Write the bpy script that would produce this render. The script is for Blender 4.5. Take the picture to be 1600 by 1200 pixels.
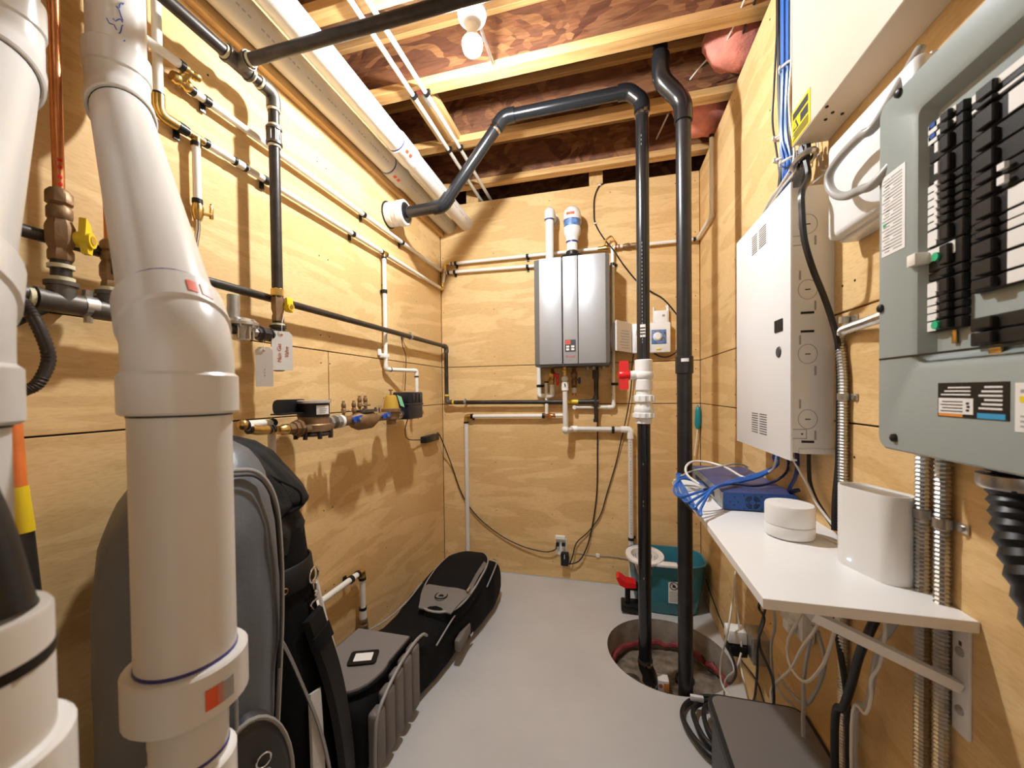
import bpy, bmesh, math, random
from mathutils import Vector, Matrix, noise
from math import sin, cos, pi, radians as rad

random.seed(7)
for o in list(bpy.data.objects):
    bpy.data.objects.remove(o)
SC = bpy.context.scene
COL = SC.collection

# ---------------------------------------------------------------- camera, light, exposure
cam_d = bpy.data.cameras.new('camera')
cam_d.sensor_width = 36.0
cam_d.lens = 13.6541
cam_d.shift_x = 0.0065
cam_d.shift_y = 0.014
cam_d.clip_start = 0.02
cam_d.dof.use_dof = True
cam_d.dof.focus_distance = 2.0
cam_d.dof.aperture_fstop = 5.0
cam = bpy.data.objects.new('camera', cam_d)
COL.objects.link(cam)
RX, UP, BK, CP = Vector((0.9671, 0.2541, -0.0116)), Vector((0.0072, 0.0183, 0.9998)), Vector((0.2542, -0.967, 0.0158)), Vector((1.193, 0.0, 1.3048))
M = Matrix((RX, UP, BK)).transposed().to_4x4()
M.translation = CP
cam.matrix_world = M
SC.camera = cam

wd = bpy.data.worlds.new('world'); SC.world = wd; wd.use_nodes = True
wd.node_tree.nodes['Background'].inputs[0].default_value = (1.0, 0.93, 0.84, 1)
wd.node_tree.nodes['Background'].inputs[1].default_value = 0.25
LAMP = (0.715, 1.395, 2.60)
LAMP_POWER = 106.0
FILL_POWER = 4.0
SC.view_settings.view_transform = 'Standard'
SC.view_settings.look = 'None'
SC.view_settings.exposure = 0.0
SC.view_settings.gamma = 1.0
SC.view_settings.use_curve_mapping = False
fill = bpy.data.lights.new('fill_light', 'AREA')  # soft fill light added behind the camera to lift the shadows
fill.energy = FILL_POWER; fill.shape = 'RECTANGLE'; fill.size = 0.9; fill.size_y = 1.2
fill.color = (1.0, 0.97, 0.93)
fill_o = bpy.data.objects.new('fill_light', fill); COL.objects.link(fill_o)
fill_o.location = (1.25, -1.10, 1.45)
fill_o.rotation_euler = (rad(84), 0, rad(4))

W, D, TOP, SEAM1, SEAM2, JH = 1.7621, 2.6884, 2.6829, 1.22, 1.4939, 2.74

# ---------------------------------------------------------------- materials
MATS = {}
def nodes_of(name):
    m = bpy.data.materials.new(name); m.use_nodes = True
    nt = m.node_tree; b = nt.nodes['Principled BSDF']
    MATS[name] = m
    return m, nt, b
def link(nt, a, b): nt.links.new(a, b)
def ramp(nt, fac, stops):
    r = nt.nodes.new('ShaderNodeValToRGB')
    e = r.color_ramp.elements
    while len(e) < len(stops): e.new(0.5)
    for el, (p, c) in zip(e, stops):
        el.position = p; el.color = (*c, 1)
    link(nt, fac, r.inputs[0])
    return r.outputs[0]
def pos_node(nt, scale=(1, 1, 1), rot=(0, 0, 0), obj=False):
    mp = nt.nodes.new('ShaderNodeMapping')
    mp.inputs['Scale'].default_value = scale
    mp.inputs['Rotation'].default_value = rot
    if obj:
        g = nt.nodes.new('ShaderNodeTexCoord'); link(nt, g.outputs['Object'], mp.inputs[0])
    else:
        g = nt.nodes.new('ShaderNodeNewGeometry'); link(nt, g.outputs['Position'], mp.inputs[0])
    return mp.outputs[0]
def noise_tex(nt, vec, scale, detail=4, rough=0.55, dist=0.0):
    n = nt.nodes.new('ShaderNodeTexNoise')
    link(nt, vec, n.inputs['Vector'])
    n.inputs['Scale'].default_value = scale; n.inputs['Detail'].default_value = detail
    n.inputs['Roughness'].default_value = rough; n.inputs['Distortion'].default_value = dist
    return n.outputs[0]
def mixc(nt, fac, a, b, mode='MIX'):
    m = nt.nodes.new('ShaderNodeMix'); m.data_type = 'RGBA'; m.blend_type = mode
    if isinstance(fac, (int, float)): m.inputs[0].default_value = fac
    else: link(nt, fac, m.inputs[0])
    for i, v in ((6, a), (7, b)):
        if isinstance(v, tuple): m.inputs[i].default_value = (*v, 1)
        else: link(nt, v, m.inputs[i])
    return m.outputs[2]
def bump(nt, b, h, strength=0.2, dist=0.01):
    n = nt.nodes.new('ShaderNodeBump')
    n.inputs['Strength'].default_value = strength; n.inputs['Distance'].default_value = dist
    link(nt, h, n.inputs['Height']); link(nt, n.outputs[0], b.inputs['Normal'])
def plain(name, col, rough=0.5, metal=0.0, var=0.0, vs=6.0, bmp=0.0, bs=80.0, coat=0.0, trans=0.0, spec=None, sheen=0.0):
    m, nt, b = nodes_of(name)
    b.inputs['Base Color'].default_value = (*col, 1)
    b.inputs['Roughness'].default_value = rough; b.inputs['Metallic'].default_value = metal
    if spec is not None: b.inputs['Specular IOR Level'].default_value = spec
    if coat: b.inputs['Coat Weight'].default_value = coat
    if trans: b.inputs['Transmission Weight'].default_value = trans
    if sheen: b.inputs['Sheen Weight'].default_value = sheen
    p = pos_node(nt)
    if var:
        n = noise_tex(nt, p, vs, 5)
        lo = tuple(c*(1-var) for c in col); hi = tuple(min(1, c*(1+var)) for c in col)
        link(nt, ramp(nt, n, [(0.3, lo), (0.7, hi)]), b.inputs['Base Color'])
    if bmp:
        bump(nt, b, noise_tex(nt, p, bs, 3), bmp, 0.004)
    return m

def plywood(name, sc, light, dark, knot=0.0, grain_amt=1.0):
    """rotary-cut veneer: long wavy cathedral grain, stretched along the sheet"""
    m, nt, b = nodes_of(name)
    p = pos_node(nt, sc)
    warp = noise_tex(nt, p, 1.1, 3, 0.55, 0.6)
    w = nt.nodes.new('ShaderNodeMath'); w.operation = 'MULTIPLY'; w.inputs[1].default_value = 26.0
    link(nt, warp, w.inputs[0])
    s = nt.nodes.new('ShaderNodeMath'); s.operation = 'SINE'; link(nt, w.outputs[0], s.inputs[0])
    fine = noise_tex(nt, pos_node(nt, tuple(v*14 for v in sc)), 3.0, 5, 0.6)
    blot = noise_tex(nt, pos_node(nt), 1.7, 3)
    c1 = ramp(nt, s.outputs[0], [(0.0, dark), (0.3, tuple(l*0.75+d*0.25 for l, d in zip(light, dark))), (1.0, light)])
    base = mixc(nt, 0.34*grain_amt, light, c1)
    c2 = ramp(nt, fine, [(0.33, tuple(d*0.98 for d in dark)), (0.55, (1, 1, 1))])
    base = mixc(nt, 0.22, base, c2, 'MULTIPLY')
    c3 = ramp(nt, blot, [(0.35, (0.86, 0.80, 0.72)), (0.65, (1, 1, 1))])
    base = mixc(nt, 0.7, base, c3, 'MULTIPLY')
    link(nt, base, b.inputs['Base Color'])
    b.inputs['Roughness'].default_value = 0.62
    b.inputs['Specular IOR Level'].default_value = 0.25
    bump(nt, b, fine, 0.05, 0.002)
    return m
PL, PDK = (0.82, 0.585, 0.29), (0.55, 0.325, 0.115)
plywood('ply_side', (5.0, 0.9, 5.0), PL, PDK)     # walls running along Y
plywood('ply_end', (0.9, 5.0, 5.0), PL, PDK)      # walls running along X
def osb(name, pal, sc):
    m, nt, b = nodes_of(name)
    p = pos_node(nt, sc)
    d = noise_tex(nt, p, 2.2, 2)
    vm = nt.nodes.new('ShaderNodeVectorMath'); vm.operation = 'ADD'; link(nt, p, vm.inputs[0])
    mm = nt.nodes.new('ShaderNodeVectorMath'); mm.operation = 'SCALE'; mm.inputs['Scale'].default_value = 1.3
    nn = nt.nodes.new('ShaderNodeTexNoise'); link(nt, p, nn.inputs['Vector']); nn.inputs['Scale'].default_value = 1.2
    link(nt, nn.outputs[1], mm.inputs[0]); link(nt, mm.outputs[0], vm.inputs[1])
    v = nt.nodes.new('ShaderNodeTexVoronoi'); v.inputs['Scale'].default_value = 15.0
    link(nt, vm.outputs[0], v.inputs['Vector'])
    v.inputs['Randomness'].default_value = 1.0
    sep = nt.nodes.new('ShaderNodeSeparateColor'); link(nt, v.outputs['Color'], sep.inputs[0])
    c = ramp(nt, sep.outputs[0], [(i/(len(pal)-1), q) for i, q in enumerate(pal)])
    st = noise_tex(nt, pos_node(nt, (sc[0]*2, sc[1]*9, sc[2]*9)), 6, 4)
    c2 = ramp(nt, st, [(0.3, (0.5, 0.42, 0.36)), (0.62, (1, 1, 1))])
    c = mixc(nt, 0.75, c, c2, 'MULTIPLY')
    link(nt, c, b.inputs['Base Color']); b.inputs['Roughness'].default_value = 0.6
    bump(nt, b, sep.outputs[1], 0.3, 0.004)
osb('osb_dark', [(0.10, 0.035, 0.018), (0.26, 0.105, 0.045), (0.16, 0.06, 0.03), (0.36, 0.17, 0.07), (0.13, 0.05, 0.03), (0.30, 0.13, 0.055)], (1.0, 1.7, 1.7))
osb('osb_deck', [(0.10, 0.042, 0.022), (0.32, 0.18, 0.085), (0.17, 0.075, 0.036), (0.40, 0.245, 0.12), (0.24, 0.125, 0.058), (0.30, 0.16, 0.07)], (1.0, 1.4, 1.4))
def lumber(name, col, dk, sc):
    m, nt, b = nodes_of(name)
    n = noise_tex(nt, pos_node(nt, sc), 5, 5, 0.6, 0.4)
    link(nt, ramp(nt, n, [(0.3, dk), (0.6, col)]), b.inputs['Base Color'])
    b.inputs['Roughness'].default_value = 0.65
    bump(nt, b, n, 0.1, 0.003)
lumber('lumber', (0.68, 0.42, 0.17), (0.46, 0.245, 0.08), (0.6, 9, 9))
lumber('lumber_y', (0.70, 0.46, 0.20), (0.52, 0.29, 0.10), (9, 0.6, 9))
plain('floor_paint', (0.55, 0.54, 0.535), 0.5, var=0.06, vs=3, bmp=0.03, bs=30, spec=0.35)
plain('concrete', (0.30, 0.26, 0.22), 0.9, var=0.35, vs=11, bmp=0.5, bs=40)
plain('dirt_film', (0.20, 0.165, 0.125), 0.5, var=0.85, vs=13, bmp=0.7, bs=30)
plain('red_sealant', (0.24, 0.035, 0.04), 0.5, var=0.4, vs=30, bmp=0.4)
plain('pvc', (0.70, 0.68, 0.65), 0.28, var=0.02, vs=3)
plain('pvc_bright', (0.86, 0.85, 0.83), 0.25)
plain('pvc_cream_shaded', (0.62, 0.58, 0.52), 0.32, var=0.03, vs=4)  # white PVC toned down to cream, shade put into the colour
plain('pex', (0.82, 0.80, 0.75), 0.35)
plain('primer_blue', (0.045, 0.04, 0.22), 0.4)
plain('label_red', (0.75, 0.10, 0.03), 0.45)
plain('abs', (0.012, 0.013, 0.015), 0.22, spec=0.6)
plain('abs_dull', (0.016, 0.016, 0.017), 0.34, var=0.4, vs=14)
plain('iron', (0.045, 0.037, 0.032), 0.38, metal=0.35, var=0.4, vs=20)
plain('iron_fit', (0.13, 0.115, 0.10), 0.45, metal=0.6, var=0.3, vs=30)
plain('sealant_ring', (0.72, 0.64, 0.42), 0.6)
plain('brass', (0.62, 0.42, 0.14), 0.28, metal=1.0, var=0.2, vs=30)
plain('bronze', (0.27, 0.165, 0.085), 0.5, metal=0.55, var=0.25, vs=25, bmp=0.2)
plain('copper', (0.62, 0.25, 0.10), 0.33, metal=0.9, var=0.2, vs=20)
plain('chrome', (0.75, 0.74, 0.72), 0.16, metal=1.0)
plain('galv', (0.55, 0.54, 0.52), 0.32, metal=0.95, var=0.15, vs=25)
plain('zinc', (0.40, 0.40, 0.39), 0.4, metal=0.7, var=0.2, vs=20)
plain('black_plastic', (0.010, 0.010, 0.011), 0.4, spec=0.35)
plain('black_rubber', (0.012, 0.012, 0.012), 0.55)
plain('navy_plastic', (0.012, 0.014, 0.024), 0.32)
plain('yellow', (0.85, 0.60, 0.02), 0.35)
plain('amber', (0.50, 0.30, 0.035), 0.4)
plain('red', (0.75, 0.012, 0.012), 0.3)
plain('orange', (0.70, 0.17, 0.03), 0.4, var=0.2, vs=10)
plain('blue_plastic', (0.02, 0.09, 0.42), 0.35)
plain('green_dot', (0.02, 0.45, 0.20), 0.4)
plain('green_tag', (0.22, 0.55, 0.33), 0.5)
plain('white_plastic', (0.84, 0.84, 0.83), 0.32)
plain('white_paint', (0.80, 0.80, 0.81), 0.38)
plain('cab_side', (0.78, 0.78, 0.78), 0.4)
plain('melamine', (0.85, 0.85, 0.85), 0.3)
plain('melamine_edge', (0.82, 0.79, 0.75), 0.4)
plain('beige_paint', (0.62, 0.54, 0.43), 0.42)
plain('panel_grey', (0.30, 0.345, 0.335), 0.36, coat=0.15)
plain('paper', (0.83, 0.81, 0.78), 0.7)
plain('manila', (0.82, 0.76, 0.68), 0.7)
plain('ink', (0.02, 0.02, 0.025), 0.6)
plain('ink_red', (0.55, 0.12, 0.08), 0.6)
plain('ink_grey', (0.35, 0.34, 0.33), 0.6)
plain('sticker_yellow', (0.85, 0.66, 0.02), 0.4)
plain('sticker_black', (0.014, 0.012, 0.010), 0.45, spec=0.3)
plain('sticker_orange', (0.75, 0.28, 0.05), 0.4)
plain('sticker_blue', (0.04, 0.33, 0.62), 0.4)
plain('silver', (0.42, 0.43, 0.45), 0.42, metal=0.4)
plain('silver_dark', (0.16, 0.165, 0.17), 0.42, metal=0.4)
plain('charcoal', (0.06, 0.06, 0.065), 0.4)
plain('switch_blue', (0.035, 0.06, 0.20), 0.35)
plain('switch_face', (0.012, 0.085, 0.34), 0.4)
plain('cable_black', (0.013, 0.013, 0.014), 0.4)
plain('cable_blue', (0.02, 0.13, 0.50), 0.35)
plain('cable_white', (0.75, 0.71, 0.64), 0.4)
plain('cable_grey', (0.40, 0.39, 0.37), 0.35)
plain('cable_navy', (0.012, 0.022, 0.09), 0.35)
plain('tie_white', (0.80, 0.80, 0.78), 0.4)
plain('pink', (0.72, 0.26, 0.20), 0.95, var=0.25, vs=12, bmp=0.8, bs=60)
plain('teal', (0.07, 0.33, 0.44), 0.25, trans=0.3)
plain('teal_handle', (0.01, 0.25, 0.32), 0.35)
plain('fabric_black', (0.006, 0.006, 0.0065), 0.8, bmp=0.4, bs=300, spec=0.15)
plain('mesh_black', (0.009, 0.009, 0.010), 0.5, bmp=0.9, bs=420, spec=0.35)
plain('strap_black', (0.006, 0.006, 0.0065), 0.5, bmp=0.2, bs=250, spec=0.25)
plain('leather_grey', (0.115, 0.125, 0.14), 0.42, var=0.12, vs=8, bmp=0.15, bs=120)
plain('leather_dark', (0.035, 0.034, 0.035), 0.45, var=0.2, vs=8)
plain('fabric_grey', (0.20, 0.18, 0.17), 0.7, bmp=0.35, bs=350, var=0.05)
plain('fabric_taupe', (0.17, 0.15, 0.135), 0.6, bmp=0.3, bs=350)
plain('piping_grey', (0.30, 0.29, 0.28), 0.5)
plain('mesh_white', (0.62, 0.60, 0.57), 0.6, bmp=0.6, bs=380)
plain('dark_void', (0.01, 0.008, 0.007), 0.9)
plain('glass_clear', (0.75, 0.74, 0.72), 0.12, trans=0.6)
plain('lid_grey', (0.17, 0.155, 0.145), 0.4)
plain('dial_blue', (0.10, 0.20, 0.42), 0.4, var=0.6, vs=40)
m_, nt_, b_ = nodes_of('bulb')
b_.inputs['Emission Color'].default_value = (0.97, 0.99, 1.0, 1)
BULB_R = 0.038
b_.inputs['Emission Strength'].default_value = LAMP_POWER / (4*pi*BULB_R**2*pi)
m_, nt_, b_ = nodes_of('led')
b_.inputs['Emission Color'].default_value = (0.75, 0.85, 1.0, 1)
b_.inputs['Emission Strength'].default_value = 4.0

# ---------------------------------------------------------------- mesh building
def V(p): return Vector(p)
def frame_for(t, ref=None):
    t = t.normalized()
    r = Vector((0, 0, 1)) if ref is None else ref
    if abs(t.dot(r)) > 0.95: r = Vector((0, 1, 0)) if abs(t.y) < 0.9 else Vector((1, 0, 0))
    a = t.cross(r).normalized(); b = a.cross(t).normalized()
    return a, b
def fillet(pts, rd, n=5):
    """round the corners of a poly-line"""
    pts = [V(p) for p in pts]
    out = [pts[0]]
    for i in range(1, len(pts)-1):
        p0, p, p1 = pts[i-1], pts[i], pts[i+1]
        d0, d1 = (p0-p), (p1-p)
        r = min(rd, d0.length*0.48, d1.length*0.48)
        a, c = p+d0.normalized()*r, p+d1.normalized()*r
        for k in range(n+1):
            t = k/n
            out.append(a*(1-t)**2 + p*2*t*(1-t) + c*t*t)
    out.append(pts[-1])
    return out
def smooth_path(pts, n=6):
    """Catmull-Rom through the points"""
    P = [V(p) for p in pts]
    P = [P[0]*2-P[1]] + P + [P[-1]*2-P[-2]]
    out = []
    for i in range(1, len(P)-2):
        a, b, c, d = P[i-1:i+3]
        for k in range(n):
            t = k/n
            out.append(0.5*((2*b)+(c-a)*t+(2*a-5*b+4*c-d)*t*t+(3*b-a-3*c+d)*t**3))
    out.append(P[-2])
    return out
class MB:
    def __init__(s): s.v = []; s.f = []; s.sharp = 40
    def add(s, vs, fs):
        o = len(s.v); s.v += [V(p) for p in vs]; s.f += [tuple(i+o for i in f) for f in fs]
        return s
    def box(s, lo, hi, bev=0.0, mat=None, seg=2):
        lo = V(lo); hi = V(hi); a = Vector((min(lo.x, hi.x), min(lo.y, hi.y), min(lo.z, hi.z))); b = Vector((max(lo.x, hi.x), max(lo.y, hi.y), max(lo.z, hi.z)))
        bm = bmesh.new(); bmesh.ops.create_cube(bm, size=1)
        for v in bm.verts:
            v.co = Vector(((a[i]+b[i])/2 + v.co[i]*(b[i]-a[i]) for i in range(3)))
        if bev > 0:
            bev = min(bev, min(b[i]-a[i] for i in range(3))*0.45)
            bmesh.ops.bevel(bm, geom=bm.edges[:], offset=bev, segments=seg, affect='EDGES', profile=0.5)
        s.from_bm(bm, mat); return s
    def from_bm(s, bm, mat=None):
        bm.verts.index_update()
        s.add([(mat @ v.co) if mat else v.co.copy() for v in bm.verts], [[v.index for v in f.verts] for f in bm.faces])
        bm.free()
    def tube(s, pts, r, seg=12, caps=True, ref=None, closed=False):
        pts = [V(p) for p in pts]; n = len(pts)
        rs = r if isinstance(r, (list, tuple)) else [r]*n
        tang = []
        for i in range(n):
            if closed: t = pts[(i+1) % n]-pts[i-1]
            else: t = pts[min(i+1, n-1)]-pts[max(i-1, 0)]
            if t.length < 1e-9: t = tang[-1] if tang else Vector((0, 0, 1))
            tang.append(t.normalized())
        a, b = frame_for(tang[0], ref)
        o = len(s.v); ring = []
        for i in range(n):
            if i:
                q = tang[i-1].rotation_difference(tang[i]); a = q @ a; b = q @ b
            for k in range(seg):
                ph = 2*pi*k/seg
                s.v.append(pts[i]+(a*cos(ph)+b*sin(ph))*rs[i])
        for i in range(n if closed else n-1):
            for k in range(seg):
                k2 = (k+1) % seg; j = (i+1) % n
                s.f.append((o+i*seg+k, o+i*seg+k2, o+j*seg+k2, o+j*seg+k))
        if caps and not closed:
            s.f.append(tuple(o+k for k in reversed(range(seg))))
            s.f.append(tuple(o+(n-1)*seg+k for k in range(seg)))
        return s
    def cyl(s, a, b, r, seg=16, r2=None):
        a, b = V(a), V(b); return s.tube([a, b], [r, r if r2 is None else r2], seg)
    def lathe(s, org, axis, prof, seg=24, ref=None, sx=1.0, sy=1.0):
        """prof: (radius, height along axis) pairs"""
        org = V(org); ax = V(axis).normalized(); a, b = frame_for(ax, ref)
        o = len(s.v)
        for r, h in prof:
            for k in range(seg):
                ph = 2*pi*k/seg
                s.v.append(org+ax*h+(a*cos(ph)*sx+b*sin(ph)*sy)*max(r, 1e-5))
        for i in range(len(prof)-1):
            for k in range(seg):
                k2 = (k+1) % seg
                s.f.append((o+i*seg+k, o+i*seg+k2, o+(i+1)*seg+k2, o+(i+1)*seg+k))
        s.f.append(tuple(o+k for k in reversed(range(seg))))
        s.f.append(tuple(o+(len(prof)-1)*seg+k for k in range(seg)))
        return s
    def prism(s, poly, off):
        """poly: list of 3d points, extruded by the vector off"""
        n = len(poly); off = V(off)
        P = [V(p) for p in poly]
        s.add(P+[p+off for p in P], [tuple(reversed(range(n))), tuple(range(n, 2*n))]+[(i, (i+1) % n, n+(i+1) % n, n+i) for i in range(n)])
        return s
    def quad(s, a, b, c, d): s.add([a, b, c, d], [(0, 1, 2, 3)]); return s
    def sphere(s, c, r, seg=12, rings=8, sc=(1, 1, 1)):
        prof = [(sin(pi*i/rings), -cos(pi*i/rings)) for i in range(rings+1)]
        c = V(c); o = len(s.v)
        for q, h in prof:
            for k in range(seg):
                ph = 2*pi*k/seg
                s.v.append(c+Vector((q*cos(ph)*r*sc[0], q*sin(ph)*r*sc[1], h*r*sc[2])))
        for i in range(rings):
            for k in range(seg):
                k2 = (k+1) % seg
                s.f.append((o+i*seg+k, o+i*seg+k2, o+(i+1)*seg+k2, o+(i+1)*seg+k))
        return s
    def rrect(s, c, u, v, w, h, rd, off, n=4):
        """rounded rectangle plate: centre c, in-plane unit axes u v, size w h, extruded by off"""
        c, u, v = V(c), V(u), V(v); rd = min(rd, w/2-1e-4, h/2-1e-4); P = []
        for (sx_, sy_, a0) in ((1, 1, 0), (-1, 1, 90), (-1, -1, 180), (1, -1, 270)):
            for k in range(n+1):
                an = rad(a0+90*k/n)
                P.append(c+u*(sx_*(w/2-rd)+cos(an)*rd)+v*(sy_*(h/2-rd)+sin(an)*rd))
        return s.prism(P, off)
    def build(s, name, mat, parent=None, origin=None, smooth=True):
        me = bpy.data.meshes.new(name)
        if parent is not None: org = world_loc(parent)
        elif origin is not None: org = V(origin)
        else:
            xs = [[p[i] for p in s.v] for i in range(3)]
            org = Vector(((min(xs[0])+max(xs[0]))/2, (min(xs[1])+max(xs[1]))/2, min(xs[2])))
        me.from_pydata([tuple(p-org) for p in s.v], [], s.f)
        bm = bmesh.new(); bm.from_mesh(me)
        bmesh.ops.recalc_face_normals(bm, faces=bm.faces[:])
        bm.to_mesh(me); bm.free()
        me.materials.append(MATS[mat])
        if smooth:
            me.polygons.foreach_set('use_smooth', [True]*len(me.polygons))
            me.set_sharp_from_angle(angle=rad(s.sharp))
        me.update()
        o = bpy.data.objects.new(name, me); COL.objects.link(o)
        if parent is not None: o.parent = parent
        else: o.location = org
        return o
def world_loc(o):
    p = Vector((0, 0, 0))
    while o is not None:
        p = p + o.location; o = o.parent
    return p
def tag(o, label=None, cat=None, group=None, kind=None):
    if label: o['label'] = label
    if cat: o['category'] = cat
    if group: o['group'] = group
    if kind: o['kind'] = kind
    return o
def thing(name, label, cat, loc, group=None):
    o = bpy.data.objects.new(name, None); COL.objects.link(o)
    o.location = loc; o.empty_display_size = 0.05
    return tag(o, label, cat, group)
def part(o, label): o['label'] = label; return o
def text(name, s, c, u, v, size, mat, parent, off=0.0006, align='CENTER', shear=0.0):
    """flat print: centre c, reading direction u, up direction v"""
    cu = bpy.data.curves.new(name, 'FONT'); cu.body = s; cu.size = size; cu.align_x = align; cu.align_y = 'CENTER'
    cu.extrude = 0.0002; cu.shear = shear; cu.resolution_u = 2
    tmp = bpy.data.objects.new(name+'_curve', cu)
    me = bpy.data.meshes.new_from_object(tmp)
    bpy.data.objects.remove(tmp); bpy.data.curves.remove(cu)
    me.name = name; me.materials.clear(); me.materials.append(MATS[mat])
    u, v = V(u).normalized(), V(v).normalized(); n = u.cross(v).normalized(); v = n.cross(u)
    m = Matrix((u, v, n)).transposed().to_4x4()
    p = V(c)+n*off
    if parent is not None: p = p-world_loc(parent)
    m.translation = p
    me.transform(m)
    o = bpy.data.objects.new(name, me); COL.objects.link(o)
    if parent is not None: o.parent = parent
    return o
def copy_tree(o, parent=None):
    c = o.copy(); COL.objects.link(c)
    if parent is not None: c.parent = parent
    for ch in [x for x in bpy.data.objects if x.parent == o]: copy_tree(ch, c)
    return c
def run(name, label, cat, pts, r, mat, parent=None, seg=12, rd=None, fit=None, fr=1.35, fl=2.2, group=None, ends=(), clips=(), clipmat='black_plastic', clip_dir=None, rings=None, ringmat='black_plastic', origin=None):
    """a pipe run along pts: straight pipes, an elbow fitting on each corner, clips at (segment, t)"""
    P = [V(p) for p in pts]
    base = min(P, key=lambda p: p.z)
    t = parent if parent is not None else thing(name, label, cat, base, group)
    cut = fl*r
    for i in range(len(P)-1):
        MB().cyl(P[i], P[i+1], r, seg).build('pipe', mat, t)
    if fit:
        for i in range(1, len(P)-1):
            d0 = (P[i-1]-P[i]).normalized(); d1 = (P[i+1]-P[i]).normalized()
            L = min(cut*1.3, (P[i-1]-P[i]).length*0.5, (P[i+1]-P[i]).length*0.5)
            MB().tube(fillet([P[i]+d0*L, P[i], P[i+1-1]+d1*L], L*0.75, 5), r*fr, seg).build('elbow', fit, t)
            if rings:
                m = MB()
                for d in (d0, d1): m.cyl(P[i]+d*(L*0.75), P[i]+d*(L*1.15), r*rings, seg)
                m.build('crimp_rings', ringmat, t)
    for (i, tt) in clips:
        p = P[i].lerp(P[i+1], tt); d = (P[i+1]-P[i]).normalized()
        m = MB().cyl(p-d*0.006, p+d*0.006, r*1.35, seg)
        if clip_dir: 
            q = p+V(clip_dir)
            m.cyl(p, q, r*0.5, 6)
        m.build('clip', clipmat, t)
    return t
def cable(name, label, pts, r, mat, cat='cable', group=None, n=6, seg=6, parent=None):
    m = MB().tube(smooth_path(pts, n), r, seg)
    if parent is not None: return m.build(name, mat, parent)
    return tag(m.build(name, mat), label, cat, group)


# ---------------------------------------------------------------- the room
Y0 = -1.15      # wall behind the camera
PIT = (1.47, 2.055, 0.287)
def floor_mesh():
    bm = bmesh.new()
    n = 48
    ring = [bm.verts.new((PIT[0]+PIT[2]*cos(2*pi*k/n), PIT[1]+PIT[2]*sin(2*pi*k/n), 0)) for k in range(n)]
    corners = [(0, Y0, 0), (W+0.02, Y0, 0), (W+0.02, D, 0), (0, D, 0)]
    out = [bm.verts.new(c) for c in corners]
    e = [bm.edges.new((ring[k], ring[(k+1) % n])) for k in range(n)]
    e += [bm.edges.new((out[k], out[(k+1) % 4])) for k in range(4)]
    bmesh.ops.triangle_fill(bm, use_beauty=True, use_dissolve=False, edges=e)
    m = MB(); m.from_bm(bm); return m
fl = floor_mesh().build('floor', 'floor_paint', smooth=False, origin=(0.88, 0.8, 0)); tag(fl, kind='structure')
def wall_root(name, lo, hi, mat='dark_void'):
    o = MB().box(lo, hi).build(name, mat, smooth=False); tag(o, kind='structure'); return o
g = 0.0022      # half the joint between sheets
def sheet(parent, lo, hi, mat): return MB().box(lo, hi, 0.0012, seg=1).build('plywood_sheet', mat, parent, smooth=False)
wl = wall_root('wall_left', (-0.10, Y0, 0), (-0.0125, D+0.1, 2.70))
for (y0, y1, z0, z1) in ((0.25, D, 0.004, SEAM1), (Y0, 0.25, 0.004, SEAM1), (1.4669, D, SEAM1, SEAM2), (Y0, 1.4669, SEAM1, SEAM2), (0.25, D, SEAM2, 2.70), (Y0, 0.25, SEAM2, 2.70)):
    sheet(wl, (-0.0125, y0+g, z0+g), (0, y1-g, z1-g), 'ply_side')
wb = wall_root('wall_back', (-0.1, D+0.0125, 0), (W+0.1, D+0.05, 2.68))
for (x0, x1, z0, z1) in ((0.0, W, 0.004, SEAM1), (0.0, W, SEAM1, SEAM2), (0.0, W, SEAM2, TOP)):
    sheet(wb, (x0+g, D, z0+g), (x1-g, D+0.0125, z1-g), 'ply_end')
wr = wall_root('wall_right', (W+0.0125, Y0, 0), (W+0.1, D+0.1, 2.68))
ys = 1.1378
for (y0, y1, z0, z1) in ((ys, D, 0.004, SEAM1), (Y0, ys, 0.004, SEAM1), (Y0, D, SEAM1, SEAM2), (0.2, D, SEAM2, TOP), (Y0, 0.2, SEAM2, TOP)):
    sheet(wr, (W, y0+g, z0+g), (W+0.0125, y1-g, z1-g), 'ply_side')
wf = wall_root('wall_front', (-0.1, Y0-0.08, 0), (W+0.1, Y0-0.0125, 2.75))
tag(MB().box((0.55, Y0-0.03, 0.004), (W-0.25, Y0-0.006, 2.05), 0.002).build('unseen_dark_door', 'charcoal', smooth=False), kind='structure')  # unseen door, added dark to soak up bounce light behind the camera
for a_, b_, c_, d_ in ((0, 0.55, 0, 2.75), (W-0.25, W, 0, 2.75), (0.55, W-0.25, 2.05, 2.75)): sheet(wf, (a_, Y0-0.0125, c_), (b_, Y0, d_), 'ply_end')
# screw heads in the sheets
def screws(parent, pts, ax):
    m = MB()
    for p in pts:
        a = V(p); m.cyl(a, a+V(ax)*0.0008, 0.0032, 8)
    m.build('screw_heads', 'sticker_black', parent)['kind'] = 'stuff'
zs = (0.12, 0.45, 0.8, 1.14, 1.28, 1.44, 1.56, 1.9, 2.3, 2.62)
screws(wb, [(x, D, z) for x in (0.02, 0.41, 0.815, 1.22, 1.62, 1.735) for z in zs], (0, -1, 0))
screws(wl, [(0, y, z) for y in (0.1, 0.4, 0.95, 1.42, 1.475, 1.9, 2.3, 2.66) for z in zs], (1, 0, 0))
screws(wr, [(W, y, z) for y in (0.2, 0.6, 1.105, 1.155, 1.6, 2.0, 2.4) for z in zs], (-1, 0, 0))
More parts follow.
